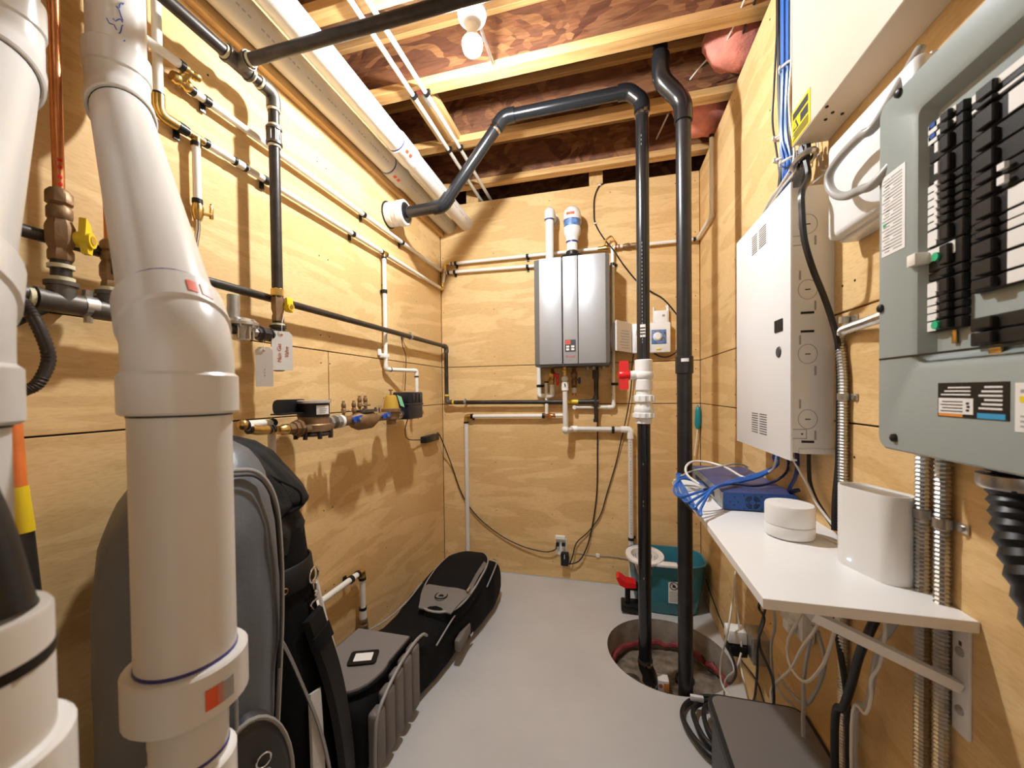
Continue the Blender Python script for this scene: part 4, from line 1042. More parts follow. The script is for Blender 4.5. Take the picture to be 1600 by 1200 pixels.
# pressure regulator
yg = 1.7668
pr = thing('pressure_regulator', 'bronze pressure regulator with amber bell cap and a green tag', 'regulator', (XM2, yg, 1.14))
m = MB().cyl((XM2, yg-0.07, ZX), (XM2, yg+0.10, ZX), 0.02, 12); m.lathe((XM2, yg, ZX-0.045), (0, 0, 1), [(0.018, 0), (0.024, 0.004), (0.024, 0.02), (0.035, 0.03), (0.035, 0.06), (0.048, 0.066), (0.048, 0.08), (0.04, 0.084)], 14)
m.build('body', 'bronze', pr)
MB().lathe((XM2, yg, ZX+0.035), (0, 0, 1), [(0.041, 0), (0.040, 0.006), (0.030, 0.055), (0.026, 0.066), (0.018, 0.07)], 20).build('bell_cap', 'amber', pr)
m = MB().cyl((XM2, yg, ZX+0.1), (XM2, yg, ZX+0.13), 0.004, 8); m.cyl((XM2, yg-0.014, ZX+0.13), (XM2, yg+0.014, ZX+0.13), 0.004, 8); m.cyl((XM2, yg, ZX+0.10), (XM2, yg, ZX+0.108), 0.009, 6); m.build('adjusting_screw', 'bronze', pr)
MB().prism([(XM2+0.03, yg+0.008, ZX+0.105), (XM2+0.036, yg+0.04, ZX+0.095), (XM2+0.045, yg+0.055, ZX+0.04), (XM2+0.040, yg+0.025, ZX+0.05)], (0.001, 0.0005, 0.0)).build('green_tag', 'green_tag', pr, smooth=False)
# dark blue actuator box at the end of the line
y0_, y1_ = 1.8562, 2.0348
ab = thing('valve_actuator', 'dark navy motor box at the end of the meter line on the left wall', 'actuator', (XM2, (y0_+y1_)/2, 1.17))
zt_ = 1.312
m = MB()
for (zl_, zh_, s_) in ((1.165, 1.245, 0.93), (1.238, 1.252, 1.0), (1.250, zt_, 0.95)):
    w_ = (y1_-y0_)/2*s_; m.box((XM2-0.05*s_, (y0_+y1_)/2-w_, zl_), (XM2+0.05*s_, (y0_+y1_)/2+w_, zh_), 0.008)
m.build('housing', 'navy_plastic', ab)
m = MB()
for k in (-1, 0, 1): m.box((XM2+0.045, (y0_+y1_)/2+k*0.04-0.003, 1.255), (XM2+0.051, (y0_+y1_)/2+k*0.04+0.003, 1.305), 0.002)
m.build('ribs', 'navy_plastic', ab)
MB().lathe((XM2, y0_-0.04, ZX), (0, 1, 0), [(0.016, 0), (0.022, 0.004), (0.022, 0.014), (0.017, 0.018), (0.022, 0.024), (0.022, 0.036), (0.016, 0.05)], 10).build('union', 'chrome', ab)
MB().lathe((XM2, y1_-0.004, ZX), (0, 1, 0), [(0.012, 0), (0.018, 0.01), (0.018, 0.02), (0.013, 0.024), (0.013, 0.05), (0.016, 0.055), (0.016, 0.07)], 10).build('outlet_tip', 'copper', ab)
# small plug-in box and its lead
px = V((0.022, 2.4147, 0.9967))
pb = thing('power_adapter', 'small black power adapter fixed to the left wall near the corner', 'adapter', px-V((0, 0, 0.02)))
MB().box((0.001, 2.3204, px.z-0.022), (0.045, 2.5266, px.z+0.022), 0.006).build('case', 'black_plastic', pb)
MB().box((0.045, px.y-0.05, px.z-0.016), (0.047, px.y+0.05, px.z+0.016), 0.001).build('face', 'navy_plastic', pb)
cable('cable', 'thin black lead from the navy motor box to the small wall adapter', [(0.12, y1_-0.09, 1.165), (0.08, y1_-0.05, 1.09), (0.04, y1_+0.06, 1.03), (0.02, 2.3114-0.02, px.z+0.005), (0.02, 2.3114+0.004, px.z)], 0.003, 'cable_black')
cable('cable', 'pair of thin black leads hanging from the gas pipe into the meter pipe elbow', [(0.04, 2.0306, 1.6446), (0.03, 2.0609, 1.5855), (0.03, 2.0966, 1.5285), (0.05, 2.0577, 1.4344), (0.105, y1_-0.09, 1.32)], 0.0025, 'cable_black')


# ---------------------------------------------------------------- tankless heater on the back wall
YF = D-0.25
xl, xr = 0.7453, 1.2115
zb_, zt_ = 1.476, 2.142
hx0, hx1 = 0.7802, 1.1872
g0, g1 = 0.9251, 1.0212
ht = thing('water_heater', 'silver tankless water heater with a small control panel hung on the back wall', 'heater', ((xl+xr)/2, D-0.12, zb_))
m = MB(); m.prism([(xl+0.004, D-0.001, zb_+0.012), (xl, YF+0.03, zb_), (xl, YF+0.03, zt_), (xl+0.004, D-0.001, zt_)], (xr-xl-0.004, 0, 0)); m.build('case', 'silver_dark', ht)
for a_, b_2 in ((hx0, g0-0.0035), (g0+0.0035, g1-0.002), (g1+0.002, hx1)):
    MB().box((a_, YF-0.003, zb_), (b_2, YF+0.035, zt_), 0.003).build('front_panel', 'silver', ht)
for a_, b_2, s_ in ((hx0, xl, -1), (hx1, xr, 1)):
    MB().prism([(a_, YF, zb_+0.002), (b_2-0.002*s_, YF+0.012, zb_+0.002), (b_2, YF+0.05, zb_+0.002), (a_, YF+0.05, zb_+0.002)], (0, 0, zt_-zb_-0.008)).build('side_trim', 'silver_dark', ht)
m = MB().box((xl+0.005, YF+0.004, zb_-0.012), (xr-0.005, D-0.02, zb_+0.004), 0.003); m.build('bottom_plate', 'charcoal', ht)
cx = (g0+g1)/2
zc = 1.5886
cp = MB().rrect((cx, YF-0.003, zc), (1, 0, 0), (0, 0, 1), 0.066, 0.073, 0.004, (0, -0.003, 0)).build('control_panel', 'charcoal', ht)
MB().rrect((cx-0.014, YF-0.006, zc+0.021), (1, 0, 0), (0, 0, 1), 0.032, 0.026, 0.002, (0, -0.0008, 0)).build('display', 'ink_red', cp)
for i in (0, 1):
    for k in (0, 1):
        MB().rrect((cx-0.016+0.031*i, YF-0.006, zc-0.006-0.017*k), (1, 0, 0), (0, 0, 1), 0.019, 0.012, 0.003, (0, -0.0015, 0)).build('button', 'white_plastic', cp)
text('display_digits', '42', (cx-0.014, YF-0.0071, zc+0.021), (1, 0, 0), (0, 0, 1), 0.018, 'red', cp)
text('brand_lettering', 'Rinnai', (cx+0.002, YF-0.0035, 1.5213), (1, 0, 0), (0, 0, 1), 0.024, 'ink_red', ht)
text('fine_print', '- - - - -', (cx+0.002, YF-0.0035, 1.5054-.004), (1, 0, 0), (0, 0, 1), 0.010, 'ink_red', ht)
# flue and air intake
yv = D-0.14
xv, xf = 0.8343, 0.9794
iv = thing('intake_pipe', 'slim white air intake pipe bending into the back wall above the heater', 'vent pipe', (xv, yv, zt_))
zi = 2.4832
MB().cyl((xv, yv, zt_-0.01), (xv, yv, zi), 0.0270, 24).build('pipe', 'pvc', iv)
MB().tube(fillet([(xv, yv, zi-0.055), (xv, yv, zi), (xv, D-0.02, zi)], 0.06, 8), 0.0335, 24).build('elbow', 'pvc', iv)
band((xv, yv, zi-0.055), (0, 0, 1), 0.0276, -0.008, 0.0, 'primer_ring', 'primer_blue', iv)
MB().cyl((xv, D-0.012, zi), (xv, D, zi), 0.044, 24).build('wall_flange', 'pvc', iv)
fv = thing('flue_pipe', 'wide white flue with purple band bending into the wall above the heater', 'vent pipe', (xf, yv, zt_))
zz_ = {322: 2.4973, 345: 2.4033, 356: 2.3583, 366: 2.3174, 373: 2.2887, 378: 2.2682, 388: 2.2272}
ztop = zz_[322]-0.05
MB().tube(fillet([(xf, yv, zz_[345]), (xf, yv, ztop), (xf, D-0.01, ztop)], 0.075, 8), 0.0555, 28).build('elbow', 'pvc', fv)
MB().lathe((xf, yv, zz_[356]), (0, 0, 1), [(0.052, 0), (0.052, zz_[345]-zz_[356]+0.002)], 28).build('primer_band', 'dial_blue', fv)
m = MB().lathe((xf, yv, zz_[378]), (0, 0, 1), [(0.040, 0), (0.040, zz_[373]-zz_[378]), (0.054, zz_[366]-zz_[378]), (0.056, zz_[356]-zz_[378]-0.004), (0.053, zz_[356]-zz_[378])], 28); m.build('reducer', 'pvc', fv)
MB().cyl((xf, yv, zz_[388]-0.02), (xf, yv, zz_[378]), 0.0355, 24).build('pipe', 'pvc', fv)
band((xf, yv, zz_[378]), (0, 0, 1), 0.0362, -0.010, 0.0, 'primer_ring', 'primer_blue', fv)
m = MB().lathe((xf, yv, zt_), (0, 0, 1), [(0.063, 0), (0.063, 0.022), (0.060, 0.026)], 28); m.build('flue_base', 'chrome', fv)
m = MB().lathe((xf, yv, zt_+0.024), (0, 0, 1), [(0.074, -0.002), (0.076, 0.004), (0.045, 0.014), (0.040, 0.016), (0.040, 0.035), (0.036, 0.038)], 28); m.build('black_collar', 'black_plastic', fv)
cyl_patch((xf, yv, 0), (0, 0, 1), 0.0556, (-0.1, -1, 0), 0.9, zz_[345]+0.02, zz_[345]+0.036, 'red_label', 'label_red', fv)

# pipes below the heater
def hp(px, py, off): return None
o = thing('hot_water_pipe', 'white pipe with a brass valve and red lever below the left of the heater', 'pipe', (0.7511, 2.6384, 1.2788))
xa, xb_, yw = 0.7374, 0.832, D-0.03
zl = 1.2763
MB().cyl((xa, yw, zt_-0.5), (xa, yw, zl+0.02), 0.0165, 14).build('pipe', 'pex', o)
MB().tube(fillet([(xa, yw, zl+0.04), (xa, yw, zl), (xa+0.05, yw-0.01, zl)], 0.02, 5), 0.0175, 12).build('elbow', 'pex', o)
MB().cyl((xa+0.04, yw-0.008, zl), (xb_-0.02, D-0.055, zl), 0.0135, 12).build('pipe', 'pex', o)
MB().tube(fillet([(xb_-0.04, D-0.055, zl), (xb_, D-0.06, zl), (xb_, D-0.06, zl+0.05)], 0.02, 5), 0.0175, 12).build('elbow', 'pex', o)
MB().cyl((xb_, D-0.06, zl+0.03), (xb_, D-0.06, zl+0.075), 0.0165, 14).build('pipe', 'pex', o)
clip(o, (xa, yw, 1.3451), (0, 0, 1), (0, 0.028, 0), 0.019)
m = MB().lathe((xb_, D-0.06, zl+0.07), (0, 0, 1), [(0.013, 0), (0.016, 0.005), (0.016, 0.012), (0.012, 0.016), (0.016, 0.022), (0.016, 0.03), (0.012, 0.04), (0.02, 0.06), (0.02, 0.085), (0.012, 0.095), (0.012, zb_-zl-0.07)], 12); m.cyl((xb_, D-0.06, zl+0.14), (xb_-0.025, D-0.08, zl+0.10), 0.008, 8); m.build('valve_body', 'brass', o)
m = MB().box((xb_+0.012, D-0.085, zl+0.125), (xb_+0.045, D-0.075, zl+0.15), 0.003); m.box((xb_+0.03, D-0.085, zl+0.07), (xb_+0.046, D-0.075, zl+0.13), 0.003); m.build('lever', 'red', o)
# cold side
o = thing('cold_water_valve', 'dark brass valve cluster below the middle of the heater', 'valve', (0.9773, 2.6284, 1.2597))
xc = 0.9782
m = MB().lathe((xc, D-0.06, 1.2769), (0, 0, 1), [(0.014, 0), (0.014, 0.03)], 12); m.build('elbow', 'copper', o)
MB().cyl((xc, D-0.06, 1.294), (xc, D-0.06, 1.3282), 0.0165, 12).build('pipe', 'pex', o)
m = MB().lathe((xc, D-0.06, 1.3282), (0, 0, 1), [(0.016, 0), (0.019, 0.008), (0.014, 0.014), (0.019, 0.03), (0.019, 0.05), (0.013, 0.06), (0.022, 0.075), (0.022, 0.1), (0.013, 0.115), (0.013, 0.16)], 12); m.cyl((xc, D-0.06, 1.3966), (xc+0.04, D-0.085, 1.3667), 0.009, 8); m.build('valve_body', 'bronze', o)
m = MB().box((xc+0.03, D-0.095, 1.3539), (xc+0.045, D-0.085, 1.3966), 0.003); m.build('lever', 'cable_navy', o)
m = MB().cyl((xc, D-0.06, zlow), (xc, D-0.03, zlow), 0.0135, 12); m.cyl((xc, D-0.03, zlow), (x3+0.03, D-0.03, zlow), 0.0115, 12); m.build('pipe', 'pex', o)
m = MB()
for dx in (0.10, 0.14, 0.20): m.cyl((xc+dx-0.01, D-0.09, zb_-0.012), (xc+dx-0.01, D-0.09, zb_-0.03), 0.013, 10)
m.build('bottom_ports', 'zinc', o)
# condensate drain
yd = D-0.13
xd = 0.9252
cd = thing('condensate_drain', 'white drain pipe from below the heater stepping right and down to the floor', 'pipe', (1.3396, 2.6584, 0.2351))
ztee_, zel = 1.387, 1.0557
m = MB().lathe((xd, yd, ztee_), (0, 0, 1), [(0.018, -0.012), (0.023, 0.0), (0.018, 0.012), (0.012, 0.016), (0.012, 0.04), (0.016, 0.044), (0.016, 0.056), (0.012, 0.06), (0.012, zb_-ztee_)], 14)
m.build('brass_inlet', 'brass', cd)
m = MB().sphere((xd, yd-0.004, ztee_), 0.0235, 14, 8); m.cyl((xd, yd, ztee_-0.02), (xd, yd, ztee_-0.075), 0.0235, 16); m.build('tee', 'pvc_bright', cd)
MB().cyl((xd, yd-0.0236, ztee_-0.03), (xd+0.004, yd-0.025, ztee_-0.05), 0.004, 6).build('marker_line', 'ink', cd)
MB().cyl((xd, yd, ztee_-0.07), (xd, yd, zel), 0.0165, 14).build('pipe', 'pvc', cd)
xe = 1.3361; ye = D-0.04; zE = 1.0525
MB().sphere((xd, yd, zel), 0.0245, 14, 10).build('elbow', 'pvc_bright', cd)
MB().cyl((xd, yd, zel-0.012), (xd+0.03, ye, zE), 0.021, 14).build('elbow', 'pvc_bright', cd)
MB().cyl((xd+0.02, ye, zE), (xe-0.02, ye, zE), 0.0165, 14).build('pipe', 'pvc', cd)
MB().cyl((xd+0.03, ye, zE), (xd+0.07, ye, zE), 0.021, 14).build('coupling', 'pvc_bright', cd)
MB().tube(fillet([(xe-0.06, ye, zE), (xe, ye, zE), (xe, ye, zE-0.06)], 0.02, 6), 0.0215, 14).build('elbow', 'pvc_bright', cd)
MB().cyl((xe, ye, zE-0.05), (xe, ye, 0.0), 0.0165, 14).build('pipe', 'pvc', cd)
m = MB()
for k in range(40):
    if k % 7 != 3: m.box((xe-0.003, ye-0.0172, 0.30+0.018*k), (xe+0.002, ye-0.0155, 0.309+0.018*k))
m.build('print_line', 'ink_grey', cd)
clip(cd, (1.2277, ye, zE), (1, 0, 0), (0, 0.038, 0), 0.019); clip(cd, (xe, ye, 0.3361), (0, 0, 1), (0, 0.038, 0), 0.019)
# water line along the lower wall
o = thing('water_pipe', 'white pipe on back wall under the gas line, long drop at its left end', 'pipe', (0.1886, 2.6534, 0.1278))
xw, yw2 = 0.1995, D-0.035
zw = 1.1332
MB().cyl((xw, yw2, 0.0), (xw, yw2, zw-0.02), 0.0155, 14).build('drop_pipe', 'pvc', o)
MB().tube(fillet([(xw, yw2, zw-0.05), (xw, yw2, zw), (xw+0.045, yw2, zw)], 0.02, 5), 0.0165, 12).build('elbow', 'brass', o)
crimp(o, (xw, yw2, zw-0.045), (0, 0, 1), 0.018); crimp(o, (xw+0.045, yw2, zw), (1, 0, 0), 0.018)
xq = 0.7606; xq2 = 0.9012
MB().cyl((xw+0.03, yw2, zw), (xq, yw2, zw+0.006), 0.0135, 14).build('pipe', 'pex', o)
crimp(o, (xq+0.005, yw2, zw+0.006), (1, 0, 0), 0.018, 0.016)
MB().lathe((xq+0.01, yw2, zw+0.008), (1, 0, 0), [(0.012, 0), (0.016, 0.01), (0.016, 0.02), (0.012, 0.03), (0.018, 0.04), (0.012, 0.06), (0.016, 0.07), (0.012, 0.08)], 10).build('tee', 'copper', o)
MB().cyl((xq+0.08, yw2, zw+0.009), (xq2, yw2, zw+0.010), 0.0125, 12).build('pipe', 'pex', o)
xs_ = 0.79
MB().cyl((xs_, D-0.045, zw+0.02), (xs_, D-0.045, 1.366), 0.0125, 12).build('riser', 'cable_white', o)
crimp(o, (xs_, D-0.045, 1.3704), (0, 0, 1), 0.015, 0.01)
clip(o, (0.2454, yw2, zw), (1, 0, 0), (0, 0.033, 0), 0.018)

# irrigation controller with its door open
yk = D-0.06
x0, x1 = 1.3505, 1.58
z0, z1 = 1.5447, 1.7351
ic = thing('irrigation_controller', 'white irrigation timer with blue dial and its door swung open on the back wall', 'controller', ((x0+x1)/2, D-0.03, z0))
MB().box((x0, yk, z0), (x1, D, z1), 0.008).build('case', 'white_plastic', ic)
xm = 1.4628
MB().box((x0+0.012, yk-0.004, z0+0.02), (xm, yk+0.004, z1-0.03), 0.003).build('left_panel', 'white_paint', ic)
MB().box((x0+0.025, yk-0.0065, z1-0.08), (x0+0.09, yk, z1-0.045), 0.002).build('screen', 'charcoal', ic)
MB().box((x0+0.035, yk-0.0065, z1-0.125), (x0+0.06, yk, z1-0.095), 0.002).build('red_panel', 'ink_red', ic)
m = MB()
for k in range(4): m.box((x0+0.025, yk-0.0048, z0+0.03+0.012*k), (x0+0.08, yk-0.003, z0+0.033+0.012*k))
m.build('printed_lines', 'ink_grey', ic)
xp0, xp1 = 1.4666, 1.5538
zp0, zp1 = 1.5999, 1.6886
dp = MB().box((xp0, yk-0.004, zp0), (xp1, yk+0.004, zp1), 0.001).build('dial_plate', 'dial_blue', ic)
MB().lathe(((xp0+xp1)/2-0.008, yk-0.003, (zp0+zp1)/2), (0, -1, 0), [(0.028, 0), (0.028, 0.003), (0.022, 0.008), (0.018, 0.016), (0.0, 0.017)], 20).build('dial_knob', 'white_plastic', dp)
m = MB()
for k in range(7): a = rad(-30+k*32); m.box(((xp0+xp1)/2-0.008+0.038*cos(a)-0.004, yk-0.0048, (zp0+zp1)/2+0.036*sin(a)-0.002), ((xp0+xp1)/2-0.008+0.038*cos(a)+0.004, yk-0.003, (zp0+zp1)/2+0.036*sin(a)+0.002))
m.build('dial_marks', 'orange', dp)
MB().box((xm+0.03, yk-0.0055, z0+0.018), (xm+0.06, yk-0.002, z0+0.026), 0.001).build('badge', 'sticker_yellow', ic)
# door: hinged at the left edge, swung out towards the room
hd = V((x0-0.004, yk+0.006, 0))
dend = V((1.253, D-0.17, 0)); dv = (dend-hd).normalized(); dn = V((dv.y, -dv.x, 0))
if dn.x > 0: dn = -dn
dw = (dend-hd).length
P_ = []
poly = [hd+V((0, 0, z0+0.005)), hd+dv*dw+V((0, 0, z0+0.012)), hd+dv*dw+V((0, 0, z1+0.012)), hd+V((0, 0, z1))]
dr = MB().prism(poly, dn*0.006).build('door', 'beige_paint', ic)
m = MB(); e0 = hd+dv*dw
prof = [(0, z0+0.01), (0.035, z0+0.02), (0.05, z0+0.07), (0.048, z1-0.07), (0.03, z1-0.005), (0, z1+0.012)]
m.prism([e0+dn*a_+V((0, 0, z_)) for a_, z_ in prof], dv*0.004)
m.prism([hd+dv*(dw*0.98)+dn*0.006+V((0, 0, z0+0.012)), hd+dv*(dw*0.98)+dn*0.05+V((0, 0, z0+0.06)), hd+dv*(dw*0.98)+dn*0.05+V((0, 0, z1-0.05)), hd+dv*(dw*0.98)+dn*0.006+V((0, 0, z1+0.01))], -dv*dw*0.9)
m.build('door_shell', 'white_plastic', dr)
m = MB()
dn2 = -dn
for k in range(7):
    a_ = hd+dv*(dw*0.18)+V((0, 0, z0+0.03+0.018*k)); b_2 = hd+dv*(dw*(0.70+0.05*(k % 3)))+V((0, 0, z0+0.03+0.018*k))
    m.prism([a_, b_2, b_2+V((0, 0, 0.004)), a_+V((0, 0, 0.004))], dn2*0.0006)
m.build('door_print', 'ink_grey', dr)
# rain sensor receiver above
x4, x5 = 1.4821, 1.5775
z4, z5 = 1.7372, 1.8145
rs_ = thing('sensor_receiver', 'small white receiver with side ears above the irrigation timer', 'receiver', ((x4+x5)/2, D-0.02, z4))
MB().box((x4+0.006, D-0.036, z4), (x5-0.012, D-0.004, z5), 0.004).build('case', 'white_plastic', rs_)
m = MB().box((x4, D-0.012, z4-0.003), (x4+0.008, D-0.001, z5+0.028), 0.003); m.box((x5-0.012, D-0.030, z4+0.002), (x5-0.004, D-0.001, z5+0.01), 0.003); m.prism([(x5-0.012, D-0.01, z5), (x5-0.002, D-0.01, z5+0.01), (x5-0.004, D-0.01, z5+0.045), (x5-0.020, D-0.01, z5+0.03)], (0, 0.006, 0)); m.build('brackets', 'white_plastic', rs_)
MB().rrect(((x4+x5)/2+0.012, D-0.036, (z4+z5)/2+0.005), (1, 0, 0), (0, 0, 1), 0.016, 0.014, 0.002, (0, -0.001, 0)).build('emblem', 'ink_grey', rs_)

# outlet with plugs, and the cords
xo, zo = 0.8756, 0.2325
ou = thing('wall_outlet', 'white two-socket outlet plate low on the back wall', 'outlet', (xo, D, zo-0.06))
MB().rrect((xo, D, zo), (1, 0, 0), (0, 0, 1), 0.074, 0.118, 0.006, (0, -0.006, 0)).build('plate', 'white_plastic', ou)
for dz in (0.022, -0.022):
    s_ = MB().rrect((xo, D-0.006, zo+dz), (1, 0, 0), (0, 0, 1), 0.034, 0.030, 0.008, (0, -0.002, 0)).build('socket', 'white_paint', ou)
m = MB().rrect((xo-0.005, D, zo+0.066), (1, 0, 0), (0, 0, 1), 0.066, 0.018, 0.003, (0, -0.030, 0)); m.build('top_cover', 'white_plastic', ou)
pl = thing('plug_adapter', 'chunky black plug-in transformer in the back wall outlet', 'adapter', (xo+0.02, D-0.03, zo-0.10))
a5 = V((0.9047, 2.6584, 0.1717))
MB().box((a5.x-0.028, D-0.055, a5.z-0.055), (a5.x+0.024, D-0.009, a5.z+0.03), 0.006).build('case', 'black_plastic', pl)
m = MB().box((a5.x-0.004, D-0.0565, a5.z-0.005), (a5.x+0.0, D-0.054, a5.z+0.025)); m.build('label', 'paper', pl)
m = MB().box((xo+0.006, D-0.03, zo+0.008), (xo+0.03, D-0.008, zo+0.03), 0.004); tag(m.build('plug', 'black_plastic'), 'small black plug in the upper right of the back wall outlet', 'plug')
m = MB().box((xo-0.034, D-0.03, zo+0.004), (xo-0.012, D-0.008, zo+0.03), 0.004); tag(m.build('plug', 'black_plastic'), 'small black plug at the left of the back wall outlet', 'plug')
o = .012
cable('cable', 'black cord drooping from the wall adapter across the back wall to the outlet', [(0.03, 2.5213, 1.0249), (0.03, 2.5744, 0.9918), (0.0715, 2.6684, 0.7779), (0.1522, 2.6734, 0.5576), (0.2645, 2.6734, 0.4043), (0.4327, 2.6734, 0.2819), (0.5979, 2.6684, 0.2153), (0.7591, 2.6584, 0.1934), (0.8349, 2.6584, 0.2138), (xo-0.03, D-0.028, zo+0.012)], 0.0042, 'cable_black')
cable('cable', 'straight black cord from the right of the heater down to the outlet', [(1.1329, 2.6384, 1.4782), (1.1299, 2.6684, 1.1808), (1.1256, 2.6764, 0.9221), (1.1215, 2.6764, 0.6627), (1.1034, 2.6764, 0.4882), (1.0726, 2.6734, 0.3215), (1.0379, 2.6684, 0.2155), (0.9992, 2.6634, 0.1525), (0.9477, 2.6584, 0.1275), (0.9174, 2.6584, 0.1288)], 0.0045, 'cable_black')
cable('cable', 'thin black cord from the irrigation timer passing behind the red handle to the outlet', [(1.3596, 2.6584, 1.5476), (1.3513, 2.6584, 1.4731), (1.3382, 2.6584, 1.2858), (1.3009, 2.6584, 1.0763), (1.2763, 2.6684, 0.9694), (1.2429, 2.6764, 0.8184), (1.1838, 2.6764, 0.6142), (1.141, 2.6764, 0.4691), (1.0642, 2.6764, 0.3546), (0.9827, 2.6684, 0.2718), (0.9569, 2.6584, 0.1856), (0.9347, 2.6584, 0.1218)], 0.0038, 'cable_black')
cable('cable', 'black cable hanging from the top of the back wall in an S curve', [(1.1782, 2.6804, 2.6785), (1.1493, 2.6804, 2.6659), (1.1197, 2.6804, 2.5982), (1.1148, 2.6804, 2.5056), (1.1225, 2.6804, 2.4241), (1.1756, 2.6804, 2.3205), (1.2358, 2.6384, 2.2235), (1.2832, 2.6384, 2.1444), (1.3357, 2.6684, 2.0784), (1.3991, 2.6764, 2.0006), (1.4732, 2.6764, 1.9411), (1.5386, 2.6764, 1.8952), (1.5955, 2.6764, 1.826), (1.6405, 2.6764, 1.7542), (1.6702, 2.6764, 1.6675), (1.6317, 2.6734, 1.5635), (1.5739, 2.6684, 1.5203), (1.523, 2.6584, 1.5212), (1.4847, 2.6584, 1.5431)], 0.0048, 'cable_black')
m = MB(); p_ = V((1.1226, 2.6764, 2.4224)); m.box(p_-V((0.008, 0.006, 0.004)), p_+V((0.008, 0.01, 0.004)), 0.002); p_ = V((1.1535, 2.6764, 2.6717)); m2 = MB().box(p_-V((0.008, 0.006, 0.004)), p_+V((0.008, 0.01, 0.004)), 0.002)
tag(m.build('cable_clip', 'tie_white'), 'small white clip halfway along the S-curved black cable', 'clip'); tag(m2.build('cable_clip', 'tie_white'), 'small white clip at the top of the S-curved black cable', 'clip')
cable('cable', 'thin grey cable running right from the outlet low on the back wall', [(0.9476, 2.6684, 0.2158), (0.9983, 2.6824, 0.1973), (1.1051, 2.6824, 0.1899), (1.2098, 2.6824, 0.1957), (1.3326, 2.6824, 0.1862), (1.4328, 2.6824, 0.1792)], 0.0028, 'cable_grey')
m = MB(); p_ = V((1.122, 2.6804, 0.1924)); m.box(p_-V((0.012, 0.004, 0.012)), p_+V((0.012, 0.008, 0.012)), 0.002); tag(m.build('cable_clip', 'tie_white'), 'white clip holding the thin grey cable near the floor', 'clip')
# teal handled brush hung in the corner
pt = [V((1.7437, 2.6634, 1.1932)), V((1.7396, 2.6634, 1.0604)), V((1.7215, 2.6684, 0.8897))]
tb = thing('brush', 'teal handled thin brush hanging in the right rear corner', 'brush', pt[2])
m = MB().tube([pt[0]+V((0, 0, 0.008)), pt[0], pt[0].lerp(pt[1], 0.15), pt[0].lerp(pt[1], 0.8), pt[1]], [0.008, 0.013, 0.017, 0.018, 0.010], 12); m.build('handle', 'teal_handle', tb)
MB().cyl(pt[1], pt[2], 0.0035, 8).build('rod', 'white_plastic', tb)
MB().cyl(pt[0]+V((0, 0, 0.014)), pt[0]+V((0, 0.024, 0.014)), 0.003, 8).build('hook', 'zinc', tb)


# ---------------------------------------------------------------- electrical panel on the right wall
XF = W-0.093                       # face of the cover
YA, YN = 0.856, 0.478              # far edge, near edge
ZB, ZT = 1.197, 1.806
XI = XF+0.024                      # recessed dead front
ep = thing('breaker_panel', 'large grey electrical breaker panel with open rows of black breakers on the right wall', 'breaker panel', (W-0.04, (YA+YN)/2, ZB))
MB().box((XI+0.008, YN+0.004, ZB+0.004), (W, YA-0.004, ZT-0.004)).build('enclosure', 'panel_grey', ep)
ya, yn = 0.778, 0.555
zb1, zt1 = 1.333, 1.752
ys_, zs_ = 0.0, 0.0
zseam = 1.356
sl = 0.020
def ring_cover():
    m = MB()
    def rr(y0, y1, z0, z1, x, r, n=5):
        P = []
        for (cy, cz, a0) in ((y1-r, z1-r, 0), (y0+r, z1-r, 90), (y0+r, z0+r, 180), (y1-r, z0+r, 270)):
            for k in range(n+1):
                a = rad(a0+90*k/n); P.append(V((x, cy+r*cos(a), cz+r*sin(a))))
        return P
    loops = [rr(YN, YA, ZB, ZT, XF+0.016, 0.022), rr(YN, YA, ZB, ZT, XF+0.003, 0.022), rr(YN+0.003, YA-0.003, ZB+0.003, ZT-0.003, XF, 0.02),
             rr(yn, ya, zb1, zt1, XF, 0.010), rr(yn+sl*0.4, ya-sl*0.4, zb1+sl*0.4, zt1-sl*0.4, XF+0.004, 0.010), rr(yn+sl, ya-sl, zb1+sl, zt1-sl, XI-0.002, 0.008), rr(yn+sl*1.25, ya-sl*1.25, zb1+sl*1.25, zt1-sl*1.25, XI, 0.006)]
    n = len(loops[0]); vs = [p for L_ in loops for p in L_]; fs = []
    for i in range(len(loops)-1):
        for k in range(n): fs.append((i*n+k, i*n+(k+1) % n, (i+1)*n+(k+1) % n, (i+1)*n+k))
    fs.append(tuple((len(loops)-1)*n+k for k in range(n)))
    m.add(vs, fs); m.sharp = 25
    return m
ring_cover().build('cover', 'panel_grey', ep)
m = MB().box((XF-0.0008, yn-0.02, zseam-0.0015), (XF+0.004, YA-0.004, zseam+0.0015)); m.build('cover_seam', 'sticker_black', ep)
for p in ((1.6691, 0.8056, 1.7981), (1.6691, 0.8477, 1.4469), (1.6691, 0.8127, 1.2188)):
    MB().lathe((XF, p[1], p[2]), (-1, 0, 0), [(0.0075, 0), (0.0065, 0.004), (0.003, 0.006)], 14).build('cover_screw', 'black_plastic', ep)
